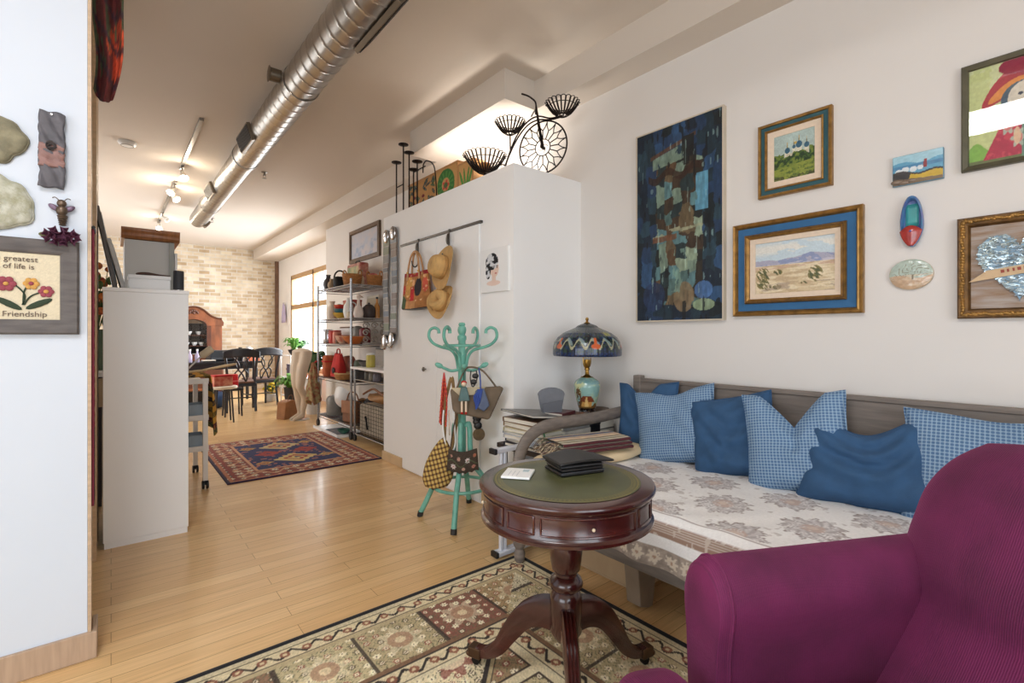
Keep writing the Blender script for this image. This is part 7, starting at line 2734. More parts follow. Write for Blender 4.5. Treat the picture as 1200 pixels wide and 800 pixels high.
def basket(label, loc, R, h, rz):
    b_ = thing('wicker_basket', label, 'basket', loc, rz)
    m = MB()
    k = 9
    for i in range(k):
        q = i / (k - 1)
        rr = lerp(R * 0.82, R, q)
        m.tube([(rr * math.cos(2 * PI * j / 28) * (1 + 0.012 * (-1) ** (i + j)), rr * 0.86 * math.sin(2 * PI * j / 28), h * q * 0.96 + 0.010) for j in range(28)], h / k * 0.56, 6, closed=True)
    m.lathe([(0.001, 0.004), (R * 0.8, 0.004), (R * 0.8, 0.010), (0.001, 0.010)], n=24)
    m.build('basket_wall', wick, b_)
    for s in (-1, 1):
        MB().tube(smooth_path([(-0.035, s * R * 0.83, h * 0.94), (-0.028, s * R * 0.86, h + 0.045), (0.0, s * R * 0.86, h + 0.062), (0.028, s * R * 0.86, h + 0.045), (0.035, s * R * 0.83, h * 0.94)], 4), 0.008, 8).build('handle', wick, b_)
    return b_


basket('wicker basket at the near corner on top of the wire shelving', (2.265, 5.80, 1.80), 0.125, 0.13, 0.6)
basket('wicker basket nearest the mosaic skis on top of the wire shelving', (2.475, 5.63, 1.80), 0.105, 0.115, 0.6)
su = thing('tin_suitcase', 'red patterned tin case standing at the back of the shelving top', 'case', (2.50, 6.22, 1.80), -PI / 2)
MB().box((0, 0, 0.17), (0.44, 0.12, 0.34)).build('case', mat('case_red', (150, 56, 52), 0.5, col2=(196, 150, 128), scale=14), su, bevel=0.02, seg=3)
MB().tube(smooth_path([(-0.06, 0, 0.34), (-0.05, 0, 0.375), (0.05, 0, 0.375), (0.06, 0, 0.34)], 4), 0.008, 8).build('handle', lea, su)
MB().box((0, -0.062, 0.17), (0.36, 0.004, 0.25)).build('label_panel', mat('case_cream', (196, 176, 130), 0.6, col2=(120, 140, 104), scale=11), su, bevel=0.001)


def pot_extra(t):
    for s in (-1, 1):
        MB().tube(smooth_path([(0.0, s * 0.075, 0.10), (0.0, s * 0.105, 0.13), (0, s * 0.075, 0.155)], 4), 0.006, 6).build('handle', black_metal, t)
    MB().tube([(0.075 * math.cos(PI * k / 14), 0, 0.12 + 0.10 * math.sin(PI * k / 14)) for k in range(15)], 0.010, 8).build('bail', black_metal, t)


vessel('iron_pot', 'black cast iron pot with hooped handle on top of the wire shelving', 'pot', (2.24, 6.14, 1.80), jar_prof(0.085, 0.14), black_metal, pot_extra)
vessel('dark_vase', 'small dark vase at the far end of the shelving top', 'vase', (2.22, 6.52, 1.80), jug_prof(0.065, 0.20), mat('vase_dark', (48, 42, 44), 0.4))
vessel('tan_vase', 'small tan vase beside the iron pot on the shelving top', 'vase', (2.20, 6.34, 1.80), jug_prof(0.05, 0.13), mat('vase_tan', (166, 140, 108), 0.5))
# second level from the top
z = LV[3]
for k, (c, lb, R) in enumerate((((204, 168, 60), 'yellow bowl at the bottom of the bowl stack on the wire shelving', 0.125), ((58, 110, 124), 'teal bowl in the middle of the bowl stack on the wire shelving', 0.118), ((196, 52, 44), 'red bowl on top of the bowl stack on the wire shelving', 0.11))):
    vessel('mixing_bowl', lb, 'bowl', (2.27, 6.13, z + 0.050 * k), bowl_prof(R, 0.075), mat('bowl_%d' % k, c, 0.35, coat=0.3))
vessel('white_jug', 'white jug beside the shelving post on the second shelf', 'jug', (2.24, 5.86, z), jug_prof(0.065, 0.25), white_plastic, lambda t: MB().tube(smooth_path([(0.05, 0, 0.20), (0.095, 0, 0.17), (0.06, 0, 0.09)], 4), 0.007, 6).build('handle', white_plastic, t))
vessel('white_jug', 'white jug at the far end of the second shelf, behind the bowl stack', 'jug', (2.25, 6.46, z), jug_prof(0.075, 0.24), mat('jug_cream', (222, 206, 188), 0.4), lambda t: MB().tube(smooth_path([(0.05, 0, 0.19), (0.10, 0, 0.16), (0.06, 0, 0.09)], 4), 0.007, 6).build('handle', mat('jug_cream', (222, 206, 188)), t))
vessel('ceramic_figurine', 'white bird-necked figurine at the near end of the second shelf', 'figurine', (2.27, 5.62, z), [(0.001, 0), (0.05, 0), (0.062, 0.05), (0.05, 0.11), (0.02, 0.15), (0.016, 0.22), (0.030, 0.25), (0.018, 0.28), (0.001, 0.285)], mat('figurine_white', (226, 210, 200), 0.4), lambda t: MB().tube([(0.02, 0, 0.255), (0.06, 0, 0.245)], [0.010, 0.003], 8).build('beak', mat('vase_tan', (166, 140, 108)), t))
vessel('brick_red_pot', 'brick red pot under the figurine on the second shelf', 'pot', (2.36, 5.78, z), jar_prof(0.07, 0.11), mat('pot_brick', (150, 66, 52), 0.5), lambda t: MB().lathe([(0.06, 0.11), (0.072, 0.112), (0.070, 0.122), (0.058, 0.12)], n=24, close=False).build('rim', mat('pot_brick', (150, 66, 52)), t))
vessel('dark_pot', 'dark brown lidded pot at the near end of the second shelf', 'pot', (2.39, 5.60, z), jar_prof(0.075, 0.14), mat('pot_dark', (52, 42, 42), 0.4), lambda t: MB().lathe([(0.055, 0.14), (0.04, 0.158), (0.012, 0.165), (0.014, 0.18), (0.001, 0.185)], n=20).build('lid', mat('pot_dark', (52, 42, 42)), t))
vessel('glass_bottle', 'amber bottle at the back right of the second shelf', 'bottle', (2.50, 5.62, z), [(0.001, 0), (0.035, 0), (0.036, 0.14), (0.012, 0.19), (0.012, 0.24), (0.001, 0.242)], mat('bottle_amber', (190, 130, 60), 0.2, coat=0.5), lambda t: MB().cyl((0, 0, 0.235), (0, 0, 0.26), 0.014).build('cap', black_plastic, t))
tr_ = thing('serving_tray', 'pale tray standing upright against the wall on the second shelf', 'tray', (2.545, 5.86, z), -PI / 2)
MB().box((0, 0, 0.15), (0.36, 0.016, 0.29), rot=(-0.08, 0, 0)).build('panel', mat('tray_pale', (206, 196, 176), 0.5, var=0.08, scale=9), tr_, bevel=0.006)
MB().box((0, -0.010, 0.15), (0.30, 0.006, 0.23), rot=(-0.08, 0, 0)).build('inset', mat('tray_inset', (176, 160, 134), 0.5), tr_, bevel=0.002)
pk = thing('red_tin', 'red printed tin at the back of the second shelf', 'tin', (2.46, 6.30, z))
MB().box((0, 0, 0.12), (0.14, 0.30, 0.24)).build('tin', mat('tin_red', (172, 70, 58), 0.4, col2=(206, 150, 120), scale=12), pk, bevel=0.008)
MB().box((0, 0, 0.245), (0.145, 0.305, 0.02)).build('lid', mat('tin_lid', (176, 56, 50), 0.4), pk, bevel=0.004)
# third level
z = LV[2]
vessel('steel_mug', 'steel canister at the far end of the third shelf', 'canister', (2.22, 6.54, z), jar_prof(0.06, 0.17), chrome, lambda t: MB().lathe([(0.06, 0.17), (0.075, 0.175), (0.06, 0.182)], n=20, close=False).build('brim', chrome, t))
for k, (y, c, lb) in enumerate(((6.36, (196, 62, 52), 'red canister on the third shelf'), (6.22, (206, 130, 110), 'salmon canister beside the red one on the third shelf'))):
    vessel('canister', lb, 'canister', (2.23, y, z), jar_prof(0.055, 0.15), mat('canister_%d' % k, c, 0.4), lambda t, c=c: MB().lathe([(0.05, 0.148), (0.052, 0.165), (0.001, 0.170)], n=20).build('lid', mat('tin_lid', (176, 56, 50)), t))
vessel('orange_bowl', 'wide orange bowl at the near corner of the third shelf', 'bowl', (2.27, 5.75, z), bowl_prof(0.145, 0.085), mat('bowl_orange', (206, 112, 56), 0.35, coat=0.3), lambda t: MB().lathe([(0.143, 0.083), (0.150, 0.088), (0.143, 0.092)], n=28, close=False).build('rim', mat('rim_orange', (226, 150, 90), 0.35), t), n=32)
vessel('cream_bowl', 'cream bowl with red spots on the third shelf', 'bowl', (2.24, 6.03, z), bowl_prof(0.10, 0.10), mat('bowl_cream', (222, 206, 180), 0.35, col2=(206, 120, 100), scale=26), lambda t: MB().lathe([(0.099, 0.098), (0.104, 0.103), (0.098, 0.106)], n=28, close=False).build('rim', mat('tin_lid', (176, 56, 50)), t))
dr_ = thing('wire_rack', 'dull silver scrollwork rack at the back of the third shelf', 'rack', (2.46, 5.60, z), -0.3)
m = MB()
rn = random.Random(8)
for k in range(9):
    x = -0.10 + 0.2 * (k % 3) / 2
    zz = 0.05 + 0.085 * (k // 3)
    m.tube([(x + 0.042 * math.cos(t_ * 0.5) * (1 - t_ * 0.045), 0.0, zz + 0.042 * math.sin(t_ * 0.5) * (1 - t_ * 0.045)) for t_ in range(18)], 0.008, 6)
m.box((0, 0, 0.008), (0.28, 0.10, 0.014))
m.build('scrolls', mat('pewter', (150, 140, 130), 0.4, 0.6), dr_)
MB().box((0, 0, 0.27), (0.26, 0.012, 0.012)).build('top_rail', mat('pewter', (150, 140, 130)), dr_)
wb_ = thing('flat_box', 'flat white box on the third shelf behind the canisters', 'box', (2.44, 6.30, z), 0)
MB().box((0, 0, 0.10), (0.16, 0.34, 0.20)).build('box', white_m, wb_, bevel=0.004)
MB().box((0, 0, 0.205), (0.166, 0.346, 0.02)).build('lid', mat('lid_brown', (120, 92, 70), 0.5), wb_, bevel=0.002)
# fourth level (lower)
z = LV[1]
rb = thing('red_bag', 'bright red cloth bag on the fourth shelf of the wire shelving', 'bag', (2.24, 6.20, z), -PI / 2)
MB().surf(lambda u, v: ((0.15 * math.copysign(abs(math.cos(2 * PI * u)) ** 0.6, math.cos(2 * PI * u))) * (1 - 0.35 * v ** 2), 0.075 * math.copysign(abs(math.sin(2 * PI * u)) ** 0.7, math.sin(2 * PI * u)) * (1 - 0.75 * v ** 2), 0.02 + 0.29 * v + 0.012 * math.sin(9 * u * 2 * PI) * v), 36, 12, cu=True).build('body', mat('bag_red', (186, 40, 34), 0.8, var=0.15, scale=12), rb)
MB().tube(smooth_path([(-0.06, 0, 0.29), (-0.04, 0, 0.36), (0.04, 0, 0.36), (0.06, 0, 0.29)], 4), 0.008, 6).build('handle', mat('bag_red', (186, 40, 34)), rb)
MB().ball((0.03, -0.078, 0.10), 0.05, 12, (1, 0.25, 0.8)).build('dark_applique', mat('applique_dark', (60, 44, 44), 0.8), rb)
fb_ = thing('flat_basket', 'flat tan woven basket in front of the red bag', 'basket', (2.235, 5.98, z), 0.2)
MB().lathe([(0.001, 0), (0.10, 0), (0.115, 0.03), (0.12, 0.07), (0.112, 0.07), (0.10, 0.02), (0.001, 0.012)], n=28).build('bowl', wick, fb_)
MB().tube([(0.117 * math.cos(2 * PI * k / 28), 0.117 * math.sin(2 * PI * k / 28), 0.072) for k in range(28)], 0.009, 6, closed=True).build('rim', mat('rim_tan', (206, 172, 120), 0.7), fb_)
kn = thing('cloth_stack', 'orange folded cloth beside the red bag on the fourth shelf', 'cloth', (2.22, 6.50, z), 0)
MB().box((0, 0, 0.14), (0.14, 0.13, 0.28)).build('cloth', mat('cloth_orange', (178, 96, 58), 0.85, var=0.2, scale=14), kn, bevel=0.03, seg=3)
MB().box((0, 0, 0.20), (0.147, 0.137, 0.02)).build('tie', mat('bag_red', (186, 40, 34)), kn, bevel=0.004)
# bottom level and floor
z = LV[0]
wbw = vessel('white_bowl', 'large white bowl tipped on its side at the bottom of the shelving', 'bowl', (2.17, 5.98, z + 0.21), bowl_prof(0.165, 0.11), white_plastic, lambda t: MB().lathe([(0.163, 0.108), (0.170, 0.112), (0.163, 0.116)], n=32, close=False).build('rim', white_plastic, t), n=36, rot=(0.2, math.radians(58), 0.5))
dm = vessel('grey_pot', 'dark grey round pot under the tipped white bowl', 'pot', (2.40, 6.12, z), jar_prof(0.13, 0.17), mat('pot_grey', (96, 92, 90), 0.5), lambda t: MB().lathe([(0.10, 0.168), (0.105, 0.18), (0.095, 0.182)], n=24, close=False).build('rim', chrome, t))
bb_ = thing('leather_satchel', 'brown leather satchel beside the white bowl at the bottom shelf', 'bag', (2.235, 5.71, z), -PI / 2 + 0.25)
MB().box((0, 0, 0.13), (0.26, 0.13, 0.26)).build('body', mat('satchel_brown', (136, 88, 56), 0.55, var=0.18, scale=12), bb_, bevel=0.03, seg=3)
MB().box((0, -0.068, 0.19), (0.25, 0.012, 0.15)).build('flap', mat('satchel_flap', (156, 104, 68), 0.55, var=0.15, scale=12), bb_, bevel=0.005)
MB().tube(smooth_path([(-0.12, 0, 0.25), (-0.06, 0, 0.35), (0.06, 0, 0.35), (0.12, 0, 0.25)], 4), 0.008, 6).build('strap', mat('satchel_brown', (136, 88, 56)), bb_)
wt = thing('white_floor_tray', 'white tray on the floor under the wire shelving', 'tray', (2.20, 6.10, 0))
MB().bx(-0.17, 0.17, -0.44, 0.44, 0.0, 0.018).bx(-0.17, -0.16, -0.44, 0.44, 0.018, 0.035).bx(0.16, 0.17, -0.44, 0.44, 0.018, 0.035).build('tray', white_m, wt, bevel=0.003)
MB().bx(-0.12, 0.10, -0.30, 0.10, 0.019, 0.024).build('printed_mat', mat('mat_print', (150, 140, 140), 0.7, col2=(70, 96, 120), scale=16), wt, smooth=False)
gs = vessel('green_dish', 'small dark green dish on the white floor tray', 'dish', (2.16, 5.80, 0.0265), bowl_prof(0.075, 0.045), mat('dish_green', (36, 96, 78), 0.35), lambda t: MB().lathe([(0.074, 0.044), (0.079, 0.047), (0.074, 0.050)], n=24, close=False).build('rim', mat('dish_green', (36, 96, 78)), t))
cl2 = thing('cloth_bundle', 'bundle of red and green patterned cloth hanging at the far shelving post', 'cloth', (2.085, 6.70, 0.30), 0)
MB().surf(lambda u, v: ((lambda r_, w_: (r_ * math.cos(2 * PI * u) * w_ * 0.8, r_ * math.sin(2 * PI * u) * w_, 0.54 * v - 0.03 * math.sin(6 * PI * u) * (1 - v)))((0.115 - 0.085 * v ** 1.5) * (0.25 if v == 0 else 1), 1 + 0.14 * math.sin(12 * PI * u + 7 * v) + 0.08 * math.sin(20 * v))), 40, 24, cu=True).build('cloth', mat('bundle_print', (138, 62, 48), 0.9, col2=(160, 150, 104), scale=24), cl2)
MB().tube([(0, 0, 0.52), (0.03, -0.04, 0.56)], 0.012, 6).build('tie', mat('bag_red', (186, 40, 34)), cl2)

# white topped cart with wire hamper, nearer the closet
ct = thing('utility_cart', 'low cart with white top board in front of the wire shelving', 'cart', (2.36, 4.98, 0))
for x in (-0.215, 0.215):
    for y in (-0.40, 0.44):
        p_ = MB().cyl((x, y, 0.08), (x, y, 0.82), 0.012, n=12).build('post', post_m, ct)
        w_ = MB().cyl((x - 0.012, y, 0.036), (x + 0.012, y, 0.036), 0.036, n=18)
        w_.cyl((x, y, 0.036), (x, y, 0.09), 0.010)
        w_.build('caster', black_plastic, p_, bevel=0.003)
MB().bx(-0.25, 0.24, -0.43, 0.485, 0.82, 0.845).build('top_board', white_m, ct, bevel=0.004)
m = MB()
for z in (0.70, 0.085):
    for k in range(30):
        y = -0.40 + 0.84 * k / 29
        m.cyl((-0.215, y, z), (0.215, y, z), 0.003, n=5)
    for x in (-0.215, 0.215):
        m.cyl((x, -0.40, z), (x, 0.44, z), 0.006, n=8)
m.build('wire_shelf', post_m, ct)
hp_ = thing('wire_hamper', 'black wire hamper with pale liner under the white topped cart', 'hamper', (2.355, 5.00, 0.092))
m = MB()
hx, hy, hz = 0.195, 0.375, 0.36
for k in range(24):
    y = -hy + 2 * hy * k / 23
    for s in (-1, 1):
        m.cyl((s * hx, y, 0), (s * hx * 1.0, y, hz), 0.0022, n=5)
for k in range(12):
    x = -hx + 2 * hx * k / 11
    for s in (-1, 1):
        m.cyl((x, s * hy, 0), (x, s * hy, hz), 0.0022, n=5)
for k in range(10):
    z = hz * k / 9
    r_ = 0.0045 if k in (0, 9) else 0.0022
    m.tube([(-hx, -hy, z), (hx, -hy, z), (hx, hy, z), (-hx, hy, z)], r_, 5, closed=True)
m.build('wire_basket', black_metal, hp_)
MB().bx(-hx + 0.012, hx - 0.012, -hy + 0.012, hy - 0.012, 0.006, hz - 0.02).build('liner', mat('liner_cream', (206, 192, 170), 0.9, var=0.1, scale=9, bump=0.5, bscale=20), hp_, bevel=0.03, seg=3)
MB().tube([(-hx - 0.006, 0.14, 0.22), (-hx - 0.012, 0.10, 0.16), (-hx - 0.006, 0.09, 0.08)], 0.010, 8).build('latch', black_metal, hp_)
lt = thing('leather_bundle', 'crumpled tan leather bundle lying on top of the wire hamper', 'cloth', (2.33, 5.01, 0.448), 0)
MB().surf(lambda u, v: (0.17 * math.cos(2 * PI * u) * max(0.05, math.sin(PI * (0.04 + 0.92 * v))), -0.37 + 0.74 * v, 0.065 + (0.062 + 0.028 * math.sin(7 * v + 1)) * math.sin(2 * PI * u) * max(0.05, math.sin(PI * (0.04 + 0.92 * v))) * (1.0 if math.sin(2 * PI * u) > 0 else 0.9) + 0.012 * math.sin(9 * v + 12 * u)), 30, 30, cu=True).build('bundle', mat('bundle_tan', (168, 122, 74), 0.6, var=0.2, scale=9, bump=0.4, bscale=30), lt)
MB().tube(smooth_path([(-0.12, -0.30, 0.10), (-0.13, -0.1, 0.15), (-0.10, 0.12, 0.16), (-0.13, 0.3, 0.09)], 6), 0.012, 8).build('strap', mat('satchel_brown', (136, 88, 56)), lt)
# on the white board
tk_ = thing('glass_tank', 'clear tank with black lid on the white topped cart', 'tank', (2.38, 4.88, 0.846))
MB().bx(-0.13, 0.13, -0.20, 0.20, 0, 0.006).bx(-0.13, -0.126, -0.20, 0.20, 0.006, 0.20).bx(0.126, 0.13, -0.20, 0.20, 0.006, 0.20).bx(-0.126, 0.126, -0.20, -0.196, 0.006, 0.20).bx(-0.126, 0.126, 0.196, 0.20, 0.006, 0.20).build('glass_box', glass_m, tk_, smooth=False)
MB().bx(-0.135, 0.135, -0.205, 0.205, 0.20, 0.235).build('lid', black_plastic, tk_, bevel=0.003)
MB().bx(-0.09, 0.09, -0.15, -0.02, 0.007, 0.12).build('blue_block', mat('tank_blue', (130, 170, 196), 0.4), tk_, bevel=0.006)
vessel('yellow_tin', 'yellow tin beside the clear tank on the white topped cart', 'tin', (2.24, 5.20, 0.846), jar_prof(0.05, 0.14), mat('tin_yellow', (196, 180, 84), 0.4), lambda t: MB().lathe([(0.046, 0.138), (0.048, 0.155), (0.001, 0.158)], n=20).build('lid', white_plastic, t))
vessel('dark_bowl', 'low dark bowl at the far end of the white topped cart', 'bowl', (2.25, 5.36, 0.846), bowl_prof(0.085, 0.06), mat('pot_grey', (96, 92, 90)), lambda t: MB().lathe([(0.083, 0.058), (0.088, 0.062), (0.083, 0.065)], n=24, close=False).build('rim', mat('pot_dark', (52, 42, 42)), t))
br2 = thing('bread_box', 'blue-grey enamel box on the third level above the white topped cart', 'box', (2.43, 4.86, 1.083))
MB().box((0, 0, 0.09), (0.20, 0.34, 0.17)).build('box', mat('enamel_blue', (84, 100, 112), 0.35, coat=0.3), br2, bevel=0.03, seg=3)
MB().box((0, 0, 0.175), (0.206, 0.346, 0.025)).build('lid', black_plastic, br2, bevel=0.008)
for k, (y, c) in enumerate(((5.10, (120, 112, 100)), (5.22, (88, 84, 76)), (4.98, (104, 100, 110)))):
    vessel('small_pot', ['beige small pot on the wire tier under the white board', 'dark olive small pot on the wire tier under the white board', 'violet grey small pot on the wire tier under the white board'][k], 'pot', (2.22, y, 0.704), jar_prof(0.045, 0.085), mat('small_pot_%d' % k, c, 0.5), lambda t: MB().lathe([(0.040, 0.083), (0.046, 0.088), (0.040, 0.092)], n=20, close=False).build('rim', chrome, t))

# mannequin legs
skin = mat('mannequin_beige', (206, 188, 166), 0.5, var=0.03, scale=6)
ml = thing('mannequin_legs', 'pair of pale mannequin legs standing beside the wire shelving', 'mannequin', (2.10, 7.30, 0), math.radians(-62))
m = MB()
for (s, bend) in ((-1, 0.0), (1, 1.0)):
    kx, ky = s * 0.058, -0.035 - 0.035 * bend
    hx_, hy_ = s * 0.074, 0.02
    ax, ay = s * (0.060 - 0.02 * bend), 0.035 - 0.04 * bend
    pth = smooth_path([(hx_, hy_, 0.985), (hx_, hy_ - 0.01, 0.88), (s * 0.072, ky * 0.6, 0.72), (kx, ky, 0.50), (kx * 0.98, ky + 0.012, 0.43), (s * 0.066, ky * 0.2 + 0.018, 0.32), (ax, ay, 0.14), (ax, ay, 0.075), (ax, ay - 0.02, 0.05)], 5)
    n_ = len(pth)
    rr = [float(np.interp(i / (n_ - 1), [0, 0.10, 0.28, 0.40, 0.48, 0.62, 0.82, 0.92, 1.0], [0.082, 0.082, 0.074, 0.055, 0.047, 0.054, 0.034, 0.031, 0.031])) for i in range(n_)]
    m.tube(pth, rr, 18)
    # foot on tiptoe
    ft_ = smooth_path([(ax, ay + 0.022, 0.060), (ax, ay - 0.02, 0.052), (ax, ay - 0.09, 0.034), (ax, ay - 0.155, 0.020), (ax, ay - 0.185, 0.014)], 4)
    k_ = len(ft_)
    m.tube(ft_, [float(np.interp(i / (k_ - 1), [0, 0.2, 0.5, 0.8, 1], [0.022, 0.036, 0.031, 0.019, 0.010])) for i in range(k_)], 14, flat=1.15)
m.ball((0, 0.02, 0.975), 0.11, 20, (1.32, 0.85, 0.40))
o_ = m.build('legs', skin, ml, ang=75)
rmz = o_.modifiers.new('remesh', 'REMESH')
rmz.mode = 'VOXEL'
rmz.voxel_size = 0.012
rmz.use_smooth_shade = True
sms = o_.modifiers.new('smooth', 'SMOOTH')
sms.factor = 0.5
sms.iterations = 6
MB().lathe([(0.001, 0), (0.13, 0), (0.13, 0.008), (0.001, 0.010)], n=32, c=(0, -0.02, 0)).build('base_disc', mat('base_glass', (206, 200, 190), 0.2), ml)
pbg = thing('paper_bag', 'brown paper bag on the floor left of the mannequin legs', 'bag', (1.97, 7.52, 0), 0.5)
MB().prism([(-0.12, 0.0), (0.12, 0.0), (0.11, 0.25), (0.02, 0.27), (-0.10, 0.24)], 0.16, y0=-0.08).build('bag', mat('kraft_paper', (160, 112, 74), 0.8, var=0.15, scale=10), pbg, bevel=0.01)
MB().tube(smooth_path([(-0.05, -0.06, 0.24), (-0.03, -0.07, 0.33), (0.03, -0.07, 0.33), (0.05, -0.06, 0.24)], 4), 0.005, 6).build('handle', mat('kraft_dark', (120, 82, 56), 0.8), pbg)

# ================================================================ dining end
blackp = mat('black_painted_wood', (26, 28, 36), 0.35, coat=0.4)
seat_m = mat('chair_seat_brown', (112, 84, 72), 0.7, var=0.12, scale=14)


def dining_chair(label, loc, rz):
    c = thing('dining_chair', label, 'chair', loc, rz, 'black dining chairs')
    # faces +y; back towards -y
    for s in (-1, 1):
        MB().tube(smooth_path([(s * 0.20, -0.235, 0), (s * 0.195, -0.20, 0.22), (s * 0.19, -0.18, 0.44), (s * 0.195, -0.20, 0.62), (s * 0.215, -0.245, 0.82), (s * 0.235, -0.27, 0.945)], 5), 0.019, 10, flat=0.75).build('rear_leg', blackp, c)
        MB().lathe([(0.013, 0), (0.018, 0.04), (0.016, 0.12), (0.022, 0.20), (0.018, 0.26), (0.023, 0.44)], c=(s * 0.20, 0.19, 0), n=14).build('front_leg', blackp, c)
        MB().cyl((s * 0.195, -0.20, 0.20), (s * 0.20, 0.19, 0.20), 0.010, n=8).build('stretcher', blackp, c)
    MB().cyl((-0.198, 0.0, 0.20), (0.198, 0.0, 0.20), 0.010, n=8).build('stretcher', blackp, c)
    MB().bx(-0.215, 0.215, -0.20, 0.215, 0.395, 0.445).build('seat_rail', blackp, c, bevel=0.006)
    MB().bx(-0.205, 0.205, -0.195, 0.21, 0.445, 0.475).build('seat', seat_m, c, bevel=0.014, seg=3)
    MB().surf(lambda u, v: (lerp(-0.255, 0.255, u), -0.262 - 0.026 * (1 - (2 * u - 1) ** 2) - 0.010 * v, 0.845 + 0.135 * v * (1 - 0.25 * abs(2 * u - 1) ** 3) + 0.020 * (1 - (2 * u - 1) ** 2)), 20, 6).build('crest_rail', blackp, c, thick=0.024)
    sp_ = MB()
    for s in (-1, 1):
        sp_.tube(smooth_path([(s * 0.06, -0.185, 0.475), (s * 0.02, -0.21, 0.58), (-s * 0.05, -0.235, 0.68), (-s * 0.09, -0.26, 0.78), (-s * 0.06, -0.275, 0.86)], 6), 0.012, 8, flat=0.7)
        sp_.tube(smooth_path([(s * 0.07, -0.185, 0.475), (s * 0.09, -0.215, 0.60), (s * 0.035, -0.235, 0.68), (s * 0.05, -0.26, 0.78), (s * 0.12, -0.27, 0.86)], 6), 0.010, 8, flat=0.7)
    sp_.build('back_splat', blackp, c)
    return c


c1 = dining_chair('black wooden dining chair nearest the trolley, seen from behind', (1.60, 8.80, 0), math.radians(-6))
dup(c1, (1.975, 9.24, 0), math.radians(14), 'black wooden dining chair further right, partly behind the nearer chair')

dtb = thing('dining_table', 'long dark dining table in front of the brick wall', 'table', (1.55, 9.95, 0))
MB().bx(-0.85, 0.52, -0.42, 0.42, 0.715, 0.75).build('table_top', blackp, dtb, bevel=0.006)
MB().bx(-0.78, 0.46, -0.36, 0.36, 0.62, 0.715).build('apron', blackp, dtb, smooth=False)
for sx_ in (-0.76, 0.44):
    for sy_ in (-0.34, 0.34):
        MB().lathe([(0.022, 0), (0.030, 0.1), (0.026, 0.3), (0.036, 0.55), (0.036, 0.62)], c=(sx_, sy_, 0), n=14).build('leg', blackp, dtb)
pr = thing('printer', 'black printer-like box on the dining table near the china cabinet', 'printer', (1.52, 10.0, 0.75), 0.1)
MB().bx(-0.21, 0.21, -0.17, 0.17, 0, 0.19).build('body', mat('printer_grey', (52, 56, 62), 0.45), pr, bevel=0.02, seg=3)
MB().bx(-0.20, 0.20, -0.19, -0.16, 0.03, 0.06).build('paper_tray', mat('printer_tray', (82, 86, 92), 0.45), pr, bevel=0.004)
vessel('black_jug', 'black jug on the dining table above the chair backs', 'jug', (1.78, 9.78, 0.75), jug_prof(0.06, 0.24), black_plastic, lambda t: MB().tube(smooth_path([(0.04, 0, 0.20), (0.09, 0, 0.17), (0.06, 0, 0.08)], 4), 0.007, 6).build('handle', black_plastic, t))
vessel('white_jug', 'white jug on the dining table right of the black jug', 'jug', (1.93, 9.90, 0.75), jug_prof(0.075, 0.25), white_plastic, lambda t: MB().tube(smooth_path([(0.05, 0, 0.20), (0.10, 0, 0.17), (0.06, 0, 0.08)], 4), 0.007, 6).build('handle', white_plastic, t))
vessel('white_canister', 'white canister at the right end of the dining table', 'canister', (2.00, 10.15, 0.75), jar_prof(0.06, 0.20), white_plastic, lambda t: MB().lathe([(0.05, 0.198), (0.052, 0.215), (0.001, 0.22)], n=20).build('lid', chrome, t))
ob = thing('orange_box', 'orange and white box on the dining table beside the canister', 'box', (1.96, 9.68, 0.75), 0.3)
MB().bx(-0.09, 0.09, -0.06, 0.06, 0, 0.15).build('box', mat('box_orange', (222, 110, 60), 0.5), ob, bevel=0.003)
MB().bx(-0.092, 0.092, -0.062, 0.062, 0.15, 0.19).build('lid', mat('box_peach', (232, 190, 150), 0.5), ob, bevel=0.003)
for k, (x, y) in enumerate(((1.02, 9.72), (1.13, 9.78))):
    vessel('spray_bottle', ['pale violet bottle on the dining table, left of two', 'pale violet bottle on the dining table, right of two'][k], 'bottle', (x, y, 0.75), [(0.001, 0), (0.032, 0), (0.034, 0.11), (0.014, 0.15), (0.013, 0.19), (0.001, 0.192)], mat('bottle_violet', (196, 186, 216), 0.3), lambda t: MB().cyl((0, 0, 0.188), (0, 0, 0.22), 0.016).build('cap', white_plastic, t), n=18)
bs = thing('document_tray', 'dark tray of papers on the left of the dining table', 'tray', (1.28, 9.66, 0.75), 0.1)
MB().bx(-0.10, 0.10, -0.08, 0.08, 0, 0.02).build('tray', black_plastic, bs, bevel=0.004)
MB().bx(-0.09, 0.09, -0.07, 0.07, 0.02, 0.035).build('papers', page, bs, smooth=False)
ws = thing('round_stool', 'white round stool in front of the dining table', 'stool', (1.20, 7.75, 0))
MB().lathe([(0.001, 0.465), (0.17, 0.465), (0.175, 0.475), (0.175, 0.49), (0.168, 0.50), (0.001, 0.50)], n=36).build('seat', mat('stool_cream', (226, 216, 196), 0.5), ws)
for k in range(4):
    a = PI / 4 + PI / 2 * k
    MB().cyl((0.12 * math.cos(a), 0.12 * math.sin(a), 0.465), (0.155 * math.cos(a), 0.155 * math.sin(a), 0), 0.013, 0.011, 10).build('leg', blackp, ws)
rbx = thing('red_gift_box', 'red box with white and orange print on the white round stool', 'box', (1.19, 7.79, 0.50), 0.15)
MB().bx(-0.115, 0.115, -0.07, 0.07, 0, 0.13).build('box', mat('gift_red', (172, 50, 44), 0.5, col2=(216, 150, 120), scale=14), rbx, bevel=0.004)
MB().bx(-0.118, 0.118, -0.073, 0.073, 0.13, 0.155).build('lid', mat('gift_lid', (186, 36, 40), 0.5), rbx, bevel=0.003)
rpk = thing('red_package', 'plain bright red package on the low black stool beside the dining chairs', 'package', (1.40, 8.28, 0.42), 0.1)
